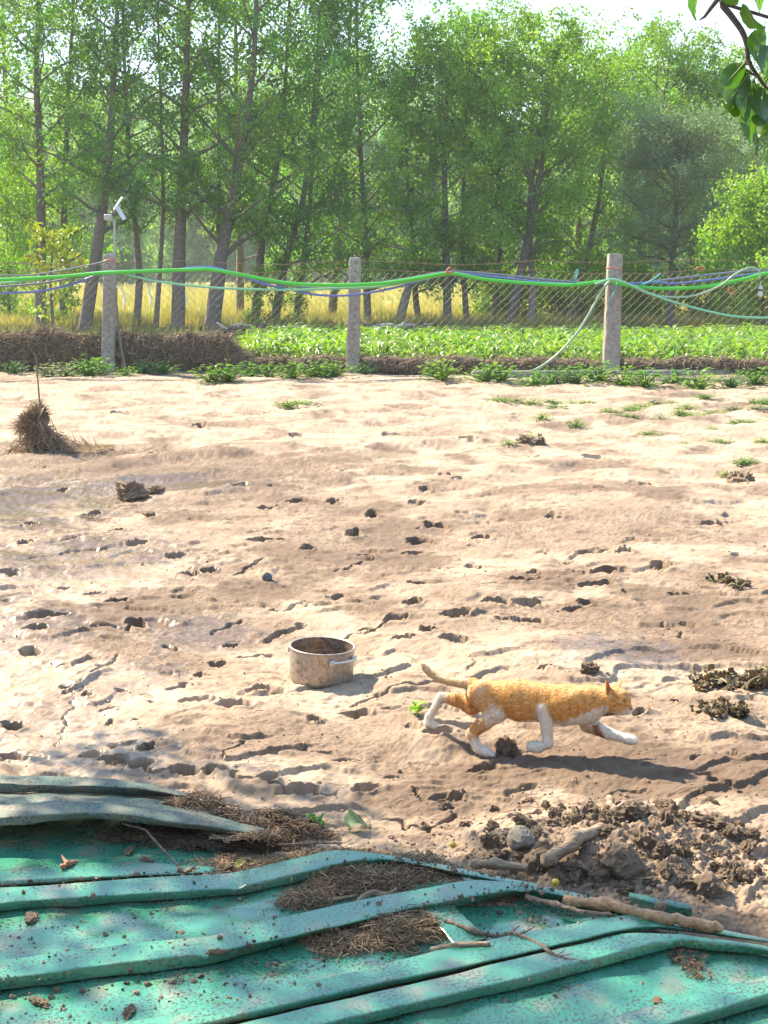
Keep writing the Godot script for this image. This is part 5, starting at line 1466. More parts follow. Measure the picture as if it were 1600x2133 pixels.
	for e in [[hh, 0.004, 0.0], [1.48, 0.0035, 0.5], [0.62, 0.003, 0.9]]:
		var pts := []
		for k in 50:
			var t := k / 49.0
			pts.append(A + dirx * L * t + back * 0.9 + Vector3(0, -A.y + e[0] + n_broad.get_noise_2d(t * 9, e[2] * 5) * 0.04 + 0.02 * sin(t * 40.0), 0) - off)
		var mb := MB.new()
		mb.tube(pts, taper(50, e[1], e[1]), 4)
		if e[2] == 0.5:   # barbs
			for k in 90:
				var p := A + dirx * L * (k / 90.0) + back * 0.9 + Vector3(0, -A.y + e[0] + n_broad.get_noise_2d(k / 90.0 * 9, 2.5) * 0.04 + 0.02 * sin(k / 90.0 * 40.0), 0) - off
				mb.tube([p - Vector3(0.012, 0.02, 0), p + Vector3(0.012, 0.02, 0)], [0.003, 0.003], 3)
		part("strand", mb.commit(), rust, fl)
	# hoses and cables tied along the top
	var hose := mat(lin(0.06, 0.44, 0.035), 0.35)
	var pale := mat(lin(0.19, 0.46, 0.28), 0.4)
	var grey := mat(lin(0.15, 0.17, 0.20), 0.4)
	var blue := mat(lin(0.11, 0.14, 0.40), 0.4)
	var mint := mat(lin(0.251, 0.363, 0.238), 0.4)
	wire("garden_hose", "thick bright green hose draped along the whole fence", "hose", [Vector3(-6.585, 1.214, -19.050), Vector3(-5.643, 1.239, -19.050), Vector3(-5.015, 1.258, -19.050), Vector3(-4.262, 1.295, -19.050), Vector3(-3.759, 1.338, -19.050), Vector3(-3.132, 1.369, -19.050), Vector3(-2.505, 1.388, -19.050), Vector3(-2.254, 1.388, -19.050), Vector3(-1.880, 1.326, -19.050), Vector3(-1.254, 1.214, -19.050), Vector3(-0.627, 1.190, -19.050), Vector3(0.000, 1.214, -19.050), Vector3(0.501, 1.289, -19.050), Vector3(0.877, 1.338, -19.050), Vector3(1.316, 1.264, -19.050), Vector3(1.882, 1.214, -19.050), Vector3(2.446, 1.190, -19.050), Vector3(2.884, 1.233, -19.050), Vector3(3.325, 1.165, -19.050), Vector3(3.765, 1.146, -19.050), Vector3(4.204, 1.171, -19.050), Vector3(4.640, 1.252, -19.050), Vector3(5.074, 1.351, -19.050), Vector3(5.948, 1.400, -19.050)], 0.0273, hose)
	wire("garden_hose", "thin pale green hose sagging between the left and middle posts", "hose", [Vector3(-6.290, 1.177, -19.100), Vector3(-5.031, 1.214, -19.100), Vector3(-4.336, 1.288, -19.100), Vector3(-3.580, 1.363, -19.100), Vector3(-3.267, 1.301, -19.100), Vector3(-2.892, 1.226, -19.100), Vector3(-2.265, 1.158, -19.100), Vector3(-1.636, 1.133, -19.100), Vector3(-1.133, 1.127, -19.100), Vector3(-0.629, 1.146, -19.100), Vector3(0.000, 1.177, -19.100), Vector3(0.817, 1.326, -19.100)], 0.0169, pale)
	wire("garden_hose", "pale green hose hanging to the ground left of the right post", "hose", [Vector3(3.014, 1.258, -19.000), Vector3(2.927, 1.227, -19.000), Vector3(2.830, 1.104, -19.000), Vector3(2.728, 0.905, -19.000), Vector3(2.547, 0.594, -19.000), Vector3(2.301, 0.312, -19.000), Vector3(2.053, 0.123, -19.000), Vector3(1.802, 0.022, -19.000)], 0.0182, mint)
	wire("garden_hose", "pale green hose sagging low right of the right post", "hose", [Vector3(2.745, 1.203, -18.950), Vector3(2.962, 1.265, -18.950), Vector3(3.182, 1.203, -18.950), Vector3(3.435, 1.092, -18.950), Vector3(3.751, 0.981, -18.950), Vector3(4.130, 0.876, -18.950), Vector3(4.572, 0.789, -18.950), Vector3(5.073, 0.770, -18.950), Vector3(5.948, 0.813, -18.950)], 0.0169, pale)
	wire("garden_hose", "sage green hose rising to the bulb cable at right", "hose", [Vector3(3.185, 1.203, -18.970), Vector3(3.439, 1.079, -18.970), Vector3(3.753, 1.036, -18.970), Vector3(4.065, 1.061, -18.970), Vector3(4.373, 1.184, -18.970), Vector3(4.555, 1.326, -18.970), Vector3(4.738, 1.412, -18.970), Vector3(4.864, 1.388, -18.970), Vector3(4.887, 1.277, -18.970)], 0.0143, mint)
	wire("power_cable", "dark grey cable tied along the top of the fence", "cable", [Vector3(-6.628, 1.076, -19.150), Vector3(-5.046, 1.170, -19.150), Vector3(-4.413, 1.226, -19.150), Vector3(-3.589, 1.363, -19.150), Vector3(-2.959, 1.357, -19.150), Vector3(-2.329, 1.381, -19.150), Vector3(-2.015, 1.338, -19.150), Vector3(-1.513, 1.226, -19.150), Vector3(-0.946, 1.151, -19.150), Vector3(-0.378, 1.176, -19.150), Vector3(0.315, 1.276, -19.150), Vector3(0.850, 1.363, -19.150), Vector3(1.512, 1.325, -19.150), Vector3(2.080, 1.263, -19.150), Vector3(2.522, 1.226, -19.150), Vector3(2.963, 1.201, -19.150), Vector3(3.341, 1.214, -19.150), Vector3(3.906, 1.282, -19.150), Vector3(4.408, 1.338, -19.150), Vector3(4.785, 1.375, -19.150), Vector3(5.162, 1.381, -19.150), Vector3(5.980, 1.400, -19.150)], 0.0156, grey)
	wire("power_cable", "violet blue cable sagging between left and middle posts", "cable", [Vector3(-6.305, 1.027, -19.120), Vector3(-5.042, 1.083, -19.120), Vector3(-4.536, 1.108, -19.120), Vector3(-4.092, 1.201, -19.120), Vector3(-3.647, 1.338, -19.120), Vector3(-2.955, 1.363, -19.120), Vector3(-2.513, 1.412, -19.120), Vector3(-2.262, 1.419, -19.120), Vector3(-2.012, 1.357, -19.120), Vector3(-1.636, 1.226, -19.120), Vector3(-1.260, 1.133, -19.120), Vector3(-0.819, 1.058, -19.120), Vector3(-0.378, 1.064, -19.120), Vector3(0.126, 1.152, -19.120), Vector3(0.629, 1.288, -19.120), Vector3(0.880, 1.363, -19.120)], 0.0163, blue)
	wire("power_cable", "dark blue cable knotted right of the right post", "cable", [Vector3(0.878, 1.351, -19.080), Vector3(1.507, 1.289, -19.080), Vector3(2.073, 1.227, -19.080), Vector3(2.513, 1.202, -19.080), Vector3(2.952, 1.227, -19.080), Vector3(3.267, 1.208, -19.080), Vector3(3.580, 1.227, -19.080), Vector3(3.769, 1.208, -19.080), Vector3(4.270, 1.258, -19.080), Vector3(4.769, 1.326, -19.080), Vector3(5.269, 1.369, -19.080)], 0.0143, blue)
	wire("power_cable", "slack grey cable crossing above the left netting", "cable", [Vector3(-5.743, 1.306, -19.400), Vector3(-5.105, 1.312, -19.400), Vector3(-4.722, 1.318, -19.400), Vector3(-4.273, 1.381, -19.400), Vector3(-3.824, 1.469, -19.400), Vector3(-3.682, 1.507, -19.400)], 0.0104, grey)
	# bulb holder
	var bo := thing("bulb_holder", "white bulb in a black holder hanging from the cable at right", "light bulb", Vector3(4.901, 1.246, -18.970))
	part("bulb", lathe([[0.0, -0.21], [0.018, -0.205], [0.030, -0.185], [0.032, -0.165], [0.026, -0.13]], 16).commit(), mat(lin(0.495, 0.495, 0.482), 0.25), bo)
	part("holder", lathe([[0.027, -0.132], [0.029, -0.11], [0.030, -0.108]], 16).commit(), mat(lin(0.0198, 0.0198, 0.0231), 0.5), bo)
	part("cap", lathe([[0.030, -0.108], [0.026, -0.085], [0.018, -0.065], [0.006, -0.055], [0.005, 0.0]], 16).commit(), mat(lin(0.449, 0.449, 0.436), 0.4), bo)
	# twine ties
	var cyan := mat(lin(0.0462, 0.277, 0.29), 0.6)
	var red := mat(lin(0.396, 0.0924, 0.0396), 0.6)
	for e in [["cyan twine tail hanging on the right post", [Vector3(3.018, 1.216, -18.900), Vector3(2.998, 1.124, -18.880), Vector3(2.951, 1.032, -18.880), Vector3(2.920, 0.908, -18.900)], cyan], ["cyan twine knot on the cables left of the right post", [Vector3(2.477, 1.215, -19.000), Vector3(2.504, 1.289, -18.980), Vector3(2.529, 1.388, -19.000), Vector3(2.484, 1.338, -18.980), Vector3(2.465, 1.203, -19.000)], cyan], ["cyan twine bow right of the right post", [Vector3(3.338, 1.191, -18.950), Vector3(3.458, 1.240, -18.930), Vector3(3.590, 1.339, -18.950), Vector3(3.501, 1.253, -18.930), Vector3(3.556, 1.203, -18.950), Vector3(3.477, 1.240, -18.930)], cyan],
		["red twine knot where the hoses peak", [Vector3(0.800, 1.338, -19.000), Vector3(0.848, 1.412, -18.980), Vector3(0.911, 1.363, -18.980), Vector3(0.824, 1.357, -18.980), Vector3(0.887, 1.326, -19.000)], red], ["red twine wound round the right post", [Vector3(2.908, 1.400, -19.150), Vector3(2.978, 1.419, -19.120), Vector3(3.029, 1.394, -19.120), Vector3(3.079, 1.406, -19.120), Vector3(3.131, 1.381, -19.200)], red], ["red twine wound round the left post", [Vector3(-3.788, 1.496, -19.750), Vector3(-3.722, 1.521, -19.750), Vector3(-3.645, 1.496, -19.750), Vector3(-3.589, 1.522, -19.800)], red], ["red twine on the top wire right of the right post", [Vector3(4.090, 1.388, -19.200), Vector3(4.152, 1.425, -19.200), Vector3(4.203, 1.388, -19.200), Vector3(4.128, 1.369, -19.200)], red], ["red twine on the netting right of the sagging hose", [Vector3(4.468, 1.121, -19.100), Vector3(4.543, 1.152, -19.100), Vector3(4.582, 1.102, -19.100), Vector3(4.508, 1.077, -19.100)], red]]:
		var o := thing("twine_tie", e[0], "twine", e[1][0], 0, "twine ties on the fence")
		var rel := []
		for p in curve(e[1], 4): rel.append(p - e[1][0])
		var mb := MB.new()
		mb.tube(rel, taper(rel.size(), 0.011, 0.006), 5)
		part("cord", mb.commit(), e[2], o)
	# flood litter caught low on the netting
	var mat_col := mat(Color.WHITE, 0.95, true)
	for e in [["dark mat of flood litter caught on the netting left of the middle post", -8.0, -1.84, 0.52, 0.34, 1700], ["low strip of flood litter along the netting at centre and right", -2.17, 7.2, 0.21, 0.1, 2200]]:
		var o := thing("flood_litter", e[0], "plant litter")
		var at := []
		var col := []
		var mb := MB.new()
		var n := 160
		var rows := 9
		for k in n + 1:
			var t := k / float(n)
			var x: float = lerpf(e[1], e[2], t)
			var z := A.z + (Bp.z - A.z) * (x - A.x) / (Bp.x - A.x) - 0.12
			var top: float = e[3] * (1.0 + 0.10 * n_warp.get_noise_2d(x * 0.6, 3)) + 0.05 * n_mid.get_noise_2d(x, 8)
			if e[3] > 0.3: top *= smoothstep(-1.84, -2.17, x) * 0.5 + 0.5
			for j in rows:
				var s := j / float(rows - 1)
				var bulge := 0.09 * sin(s * 2.6 + 0.3) + 0.05 * n_mid.get_noise_2d(x * 2, s * 2) + 0.03 * n_micro.get_noise_2d(x, s)
				mb.put(Vector3(x, lerpf(-0.06, top, s), z + bulge * (1.0 if s < 0.97 else -1.0)))
				if j > 0 and j < rows:
					for q in (3 if e[3] > 0.3 else 2):
						var p := Vector3(x + rr(-0.06, 0.06), lerpf(0.0, top, clampf(s + rr(-0.12, 0.1), 0, 1.04)), z + bulge + rr(0.0, 0.03))
						var bb := Basis(Vector3.BACK, rr(-0.6, 0.6) + (PI / 2 if rng.randf() < 0.55 else 0.0)) * Basis(Vector3.UP, rr(-0.5, 0.5))
						at.append(Transform3D(bb * Basis.from_scale(Vector3(rr(0.07, 0.24), rr(0.12, 0.26), rr(0.12, 0.26))), p))
						col.append(Color(0.20, 0.145, 0.10).lerp(Color(0.48, 0.36, 0.22), pow(rng.randf(), 3.0)) * rr(0.5, 1.3))
		for k in n:
			for j in rows - 1: mb.quad(k * rows + j, k * rows + j + 1, (k + 1) * rows + j + 1, (k + 1) * rows + j)
		part("mat", mb.commit(), soil_dark, o)
		many("stems", fibres[1], mat_col, o, at, col)
	# kerb slab behind the posts at right
	var kb := MB.new()
	kb.box(Vector3(4.343, 0.027, -19.200), Vector3(6.4, 0.10, 0.10), Basis(Vector3.UP, 0.08), Color.WHITE, 0.01)
	tag(part("kerb_slab", kb.commit(false), conc, self), "long grey concrete edging slab at the fence foot, right side", "kerb slab")
	stick("leaning_stick", "grey stick leaning by the left fence post", "stick", [Vector3(-3.507, 0.038, -19.600), Vector3(-3.590, 0.467, -19.700), Vector3(-3.625, 0.886, -19.750), Vector3(-3.633, 1.143, -19.800)], 0.018, 0.012, bark_mat, 1)
	wire("garden_hose", "grey hose end looped on the ground by the middle post", "hose", [Vector3(-0.158, -0.066, -19.000), Vector3(-0.380, -0.098, -19.000), Vector3(-0.601, -0.117, -19.000), Vector3(-0.683, -0.098, -19.000), Vector3(-0.658, -0.047, -19.000), Vector3(-0.538, -0.022, -19.000)], 0.018, mat(lin(0.218, 0.198, 0.172), 0.6))
	# the lamp on a pole behind the left post
	var lp := thing("solar_lamp", "white solar lamp with two tilted panels on a thin pole", "lamp", Vector3(-3.796, 0.063, -20.400))
	var mb2 := MB.new()
	var org := lp.position
	mb2.tube([Vector3.ZERO, Vector3(-3.741, 2.071, -20.400) - org], [0.016, 0.014], 8)
	part("pole", mb2.commit(), mat(lin(0.297, 0.297, 0.297), 0.4), lp)
	var white := mat(lin(0.475, 0.488, 0.488), 0.35)
	mb2 = MB.new()
	mb2.box(Vector3(-3.736, 2.147, -20.350) - org, Vector3(0.085, 0.07, 0.08), Basis(), Color.WHITE, 0.012)
	part("bracket", mb2.commit(false), mat(lin(0.066, 0.066, 0.0726), 0.5), lp)
	mb2 = MB.new()
	mb2.box(Vector3(-3.808, 2.100, -20.300) - org, Vector3(0.11, 0.085, 0.10), Basis(), Color.WHITE, 0.012)
	part("box", mb2.commit(false), mat(lin(0.33, 0.33, 0.304), 0.6), lp)
	for e in [[Vector3(-3.669, 2.288, -20.300), 0.95, 0.21], [Vector3(-3.640, 2.165, -20.300), -1.05, 0.22]]:
		mb2 = MB.new()
		mb2.box(e[0] - org, Vector3(e[2], 0.016, 0.11), Basis(Vector3.BACK, e[1]) * Basis(Vector3.RIGHT, 0.35), Color.WHITE, 0.006)
		part("panel", mb2.commit(false), white, lp)
var soil_dark: StandardMaterial3D

# ---------------------------------------------------------------- plants
func leaf_cluster(n: int, size: float, wide: float, spread: float, sd: int, droop := 0.0) -> ArrayMesh:
	rng.seed = sd
	var mb := MB.new()
	for k in n:
		var c := rdir() * spread * pow(rng.randf(), 0.5)
		var d := (rdir() + Vector3(0, -droop, 0)).normalized()
		var up := (rdir() + Vector3(0, 0.9, 0)).normalized()
		var sd2 := d.cross(up).normalized()
		up = sd2.cross(d).normalized()
		var l := size * rr(0.75, 1.25)
		var w := l * wide
		var col := Color.WHITE * rr(0.75, 1.2)
		var o := mb.put(c, col)
		mb.put(c + d * l * 0.5 + sd2 * w * 0.5 + up * w * 0.12, col)
		mb.put(c + d * l - up * l * 0.12, col)
		mb.put(c + d * l * 0.5 - sd2 * w * 0.5 + up * w * 0.12, col)
		mb.quad(o, o + 1, o + 2, o + 3)
	return mb.commit(false)
var clusters := []
var far_clusters := []
var willow_clusters := []
# pts: the trunk's line; r: foot radius; from: share of the height where limbs begin; reach: limb length; limbs; per: leaf clumps a limb
func tree(called: String, label: String, pts: Array, r: float, from: float, reach: float, limbs: int, per: int, m: Material, bark: Material, group: String, kinds: Array, sd: int, lift := 0.5, big := 1.0, scatter := 0.34) -> Node3D:
	rng.seed = sd
	var o := thing(called, label, "tree" if called != "bush" else "bush", pts[0], 0, group)
	var line := []
	for p in curve(pts, 4): line.append(p - pts[0])
	line[0] = line[0] - Vector3(0, 0.2, 0)
	var mb := MB.new()
	var rad := []
	for k in line.size():
		var t := float(k) / (line.size() - 1)
		rad.append(r * (1.0 - 0.86 * t) * (1.35 if k == 0 else 1.0) * (1.0 + 0.12 * n_rag.get_noise_2d(k * 0.3, sd)))
	mb.tube(line, rad, 8)
	var at := []
	var col := []
	var h: float = line[line.size() - 1].y
	for k in limbs:
		var t := from + (1.0 - from) * pow((k + rng.randf()) / limbs, 0.9)
		var f := t * (line.size() - 1)
		var q := int(f)
		var p: Vector3 = line[q] if q >= line.size() - 1 else line[q].lerp(line[q + 1], f - q)
		var a := k * 2.4 + rr(-0.5, 0.5)
		var s := (t - from) / (1.0 - from)
		var l := reach * (0.55 + 0.6 * sin(PI * clampf(s * 0.85 + 0.12, 0, 1))) * rr(0.7, 1.2)
		var d := Vector3(cos(a), lift * rr(0.3, 1.4) + s * 0.5, sin(a)).normalized()
		var mid := p + d * l * 0.5 + Vector3(0, rr(-0.05, 0.12) * l, 0)
		var tip := p + d * l + Vector3(0, rr(-0.1, 0.2) * l, 0) + rdir() * l * 0.15
		var rl: float = lerpf(r * 0.34, r * 0.12, s)
		mb.tube([p, p.lerp(mid, 0.5) + rdir() * l * 0.03, mid, mid.lerp(tip, 0.5) + rdir() * l * 0.05, tip], [rl, rl * 0.75, rl * 0.5, rl * 0.3, rl * 0.1], 4, Color.WHITE, false)
		# clumps gather on a few side shoots, so that gaps stay between them
		var shoots := []
		for e in 5:
			var tt := rr(0.3, 1.0)
			var c: Vector3 = p.lerp(mid, tt * 2) if tt < 0.5 else mid.lerp(tip, tt * 2 - 1)
			shoots.append(c + (rdir() * Vector3(1, 0.6, 1)) * l * 0.22)
		var tone := tint(0.22, 0.14)
		for e in per:
			var c: Vector3 = shoots[rng.randi() % 5] + rdir() * scatter * reach * pow(rng.randf(), 0.6) * Vector3(1, 0.7, 1)
			if c.y < 0.05: continue
			at.append(Transform3D(turned() * Basis.from_scale(Vector3.ONE * big * rr(0.75, 1.3)), c))
			col.append(tone * tint(0.15, 0.06))
	part("trunk", mb.commit(), bark, o)
	var third := at.size() / kinds.size()
	for k in kinds.size():
		many("crown", kinds[k], m, o, at.slice(k * third, (k + 1) * third), col.slice(k * third, (k + 1) * third))
	return o
func build_far() -> void:
	# meadow, soil and the wooded hill behind
	var soil := textured(0.02, 4, [0.0, 0.5, 1.0], [lin(0.13, 0.085, 0.055), lin(0.22, 0.15, 0.10), lin(0.30, 0.23, 0.15)], 1.2, 0.95, 141)
	var g := PlaneMesh.new()
	g.size = Vector2(1600, 1600)
	var gi := part("field_ground", g, soil, self)
	gi.position = Vector3(0, -0.16, -600)
	gi.set_meta("kind", "structure")
	var meadow := textured(0.012, 5, [0.0, 0.35, 0.6, 1.0], [lin(0.27, 0.235, 0.09), lin(0.40, 0.34, 0.14), lin(0.50, 0.43, 0.2), lin(0.32, 0.34, 0.11)], 0.15, 1.0, 143)
	var mp := MB.new()
	for a in 25:
		for b in 25:
			var x := lerpf(-120, 120, a / 24.0)
			var d := lerpf(33.5, 150.0, pow(b / 24.0, 1.6))
			mp.put(Vector3(x, 0.02 + 0.1 * n_broad.get_noise_2d(x * 0.1, d * 0.1), -d))
	for a in 24:
		for b in 24: mp.quad(a * 25 + b, a * 25 + b + 1, (a + 1) * 25 + b + 1, (a + 1) * 25 + b)
	var me := part("meadow", mp.commit(), meadow, self)
	me.set_meta("kind", "structure")
	rng.seed = 31
	var tuft := MB.new()
	for k in 14:
		var a := rr(0, TAU)
		var d := Vector3(cos(a), 0, sin(a))
		var o := tuft.put(d * 0.05 - d.cross(Vector3.UP) * 0.012)
		tuft.put(d * 0.05 + d.cross(Vector3.UP) * 0.012)
		tuft.put(d * rr(0.1, 0.3) + Vector3(0, rr(0.2, 0.42), 0))
		tuft.tri(o, o + 1, o + 2)
	var at := []
	var col := []
	for k in 16000:
		var d := 33.5 + 75.0 * pow(rng.randf(), 2.0)
		var p := Vector3(rr(-0.42, 0.42) * d, 0.0, -d)
		at.append(Transform3D(Basis(Vector3.UP, rr(0, 6)) * Basis.from_scale(Vector3.ONE * rr(0.5, 1.2) * (0.7 + d * 0.008)), p))
		col.append(Color(0.46, 0.39, 0.15).lerp(Color(0.25, 0.31, 0.07), pow(rng.randf(), 2.5)) * rr(0.75, 1.2))
	var tm := mat(Color.WHITE, 0.9, true)
	tm.backlight_enabled = true
	tm.backlight = Color(0.8, 0.8, 0.5)
	tag(many("meadow_grass", tuft.commit(false), tm, self, at, col), "ripe golden meadow grass between and behind the tree trunks", "grass", "", "stuff")
	# short green grass at the foot of the trees
	at = []
	col = []
	for k in 5200:
		var d := rr(27.0, 35.5)
		var p := Vector3(rr(-0.36, 0.36) * d, -0.13 + 0.12 * smoothstep(31, 33.5, d), -d)
		at.append(Transform3D(Basis(Vector3.UP, rr(0, 6)) * Basis.from_scale(Vector3.ONE * rr(0.25, 0.7)), p))
		col.append(Color(0.20, 0.30, 0.05).lerp(Color(0.40, 0.34, 0.12), rng.randf()) * rr(0.7, 1.2))
	tag(many("verge_grass", tuft.commit(false), tm, self, at, col), "low green and straw coloured grass under the trees", "grass", "", "stuff")
	var hill := MB.new()
	for a in 41:
		for b in 13:
			var x := lerpf(-260, 260, a / 40.0)
			var t := b / 12.0
			var d := lerpf(150.0, 420.0, t)
			var h := (34.0 + 16.0 * n_broad.get_noise_2d(x * 0.02, 4.0) + 12.0 * smoothstep(60.0, -140.0, x)) * smoothstep(0.0, 0.85, t)
			hill.put(Vector3(x, h - 0.2, -d))
	for a in 40:
		for b in 12: hill.quad(a * 13 + b, a * 13 + b + 1, (a + 1) * 13 + b + 1, (a + 1) * 13 + b)
	var hm := part("hill", hill.commit(), textured(0.05, 4, [0.0, 0.5, 1.0], [lin(0.06, 0.10, 0.04), lin(0.09, 0.145, 0.05), lin(0.13, 0.19, 0.065)], 0.05, 1.0, 145), self)
	hm.set_meta("kind", "structure")
	at = []
	col = []
	for k in 9000:
		var t := pow(rng.randf(), 1.2)
		var d := lerpf(150.0, 340.0, t)
		var x := rr(-0.42, 0.42) * d
		var tt := (d - 150.0) / 270.0
		var h := (34.0 + 16.0 * n_broad.get_noise_2d(x * 0.02, 4.0) + 12.0 * smoothstep(60.0, -140.0, x)) * smoothstep(0.0, 0.85, tt)
		at.append(Transform3D(turned() * Basis.from_scale(Vector3.ONE * rr(5.0, 10.0)), Vector3(x, h + rr(0.5, 4.0), -d)))
		col.append(tint(0.3, 0.12))
	var fm := leafy(Color(0.19, 0.31, 0.085), Color(0.9, 1.0, 0.4), 0.8)
	tag(many("hill_wood", far_clusters[0], fm, self, at, col), "hazy blue-green wood covering the far hillside", "woodland", "", "stuff")
	# a hedge of separate trees beyond the meadow
	var bark := mat(lin(0.09, 0.075, 0.06), 0.9)
	var spots := [-0.30, -0.245, -0.19, -0.14, -0.10, -0.045, 0.01, 0.06, 0.11, 0.17, 0.22, 0.28]
	var words := ["far rounded tree beyond the meadow at the left edge", "far tree beyond the meadow behind the yellow-leaved sapling", "far tree beyond the meadow left of the left post", "far tree beyond the meadow right of the left post", "far tree beyond the meadow behind the two thin alders", "far tree beyond the meadow behind the flared alder", "far tree beyond the meadow behind the middle post", "far tree beyond the meadow right of the middle post", "far tree beyond the meadow behind the hose peak", "far tree beyond the meadow behind the pale leaning trunk", "far tree beyond the meadow left of the willow", "far tree beyond the meadow behind the willow"]
	for k in spots.size():
		var d := rr(105.0, 140.0)
		var p := Vector3(spots[k] * d, 0, -d)
		tree("far_tree", words[k], [p, p + Vector3(0.3, 4, 0), p + Vector3(0.0, rr(8.5, 12.0), 0.4)], 0.3, 0.12, 3.6, 14, 34, fm, bark, "trees beyond the meadow", [far_clusters[1], far_clusters[2]], 500 + k, 0.4, 1.7)
	# a few old stakes in the meadow
	for e in [[-7.9, 0], [-7.1, 1], [-6.05, 2], [-11.6, 3], [2.7, 4]]:
		var w: String = ["thin stake in the meadow right of the left post", "forked stake in the meadow beside the thin alder", "stub stake in the meadow beside the thick alder", "stake in the meadow at the left edge", "stub stake in the meadow near the hose peak"][e[1]]
		var d := 44.0
		var foot := Vector3(e[0], 0.0, -d)
		stick("field_stake", w, "stake", [foot, foot + Vector3(0.06, 0.45, 0), foot + Vector3(-0.05, 0.9, 0)], 0.05, 0.035, bark_mat)

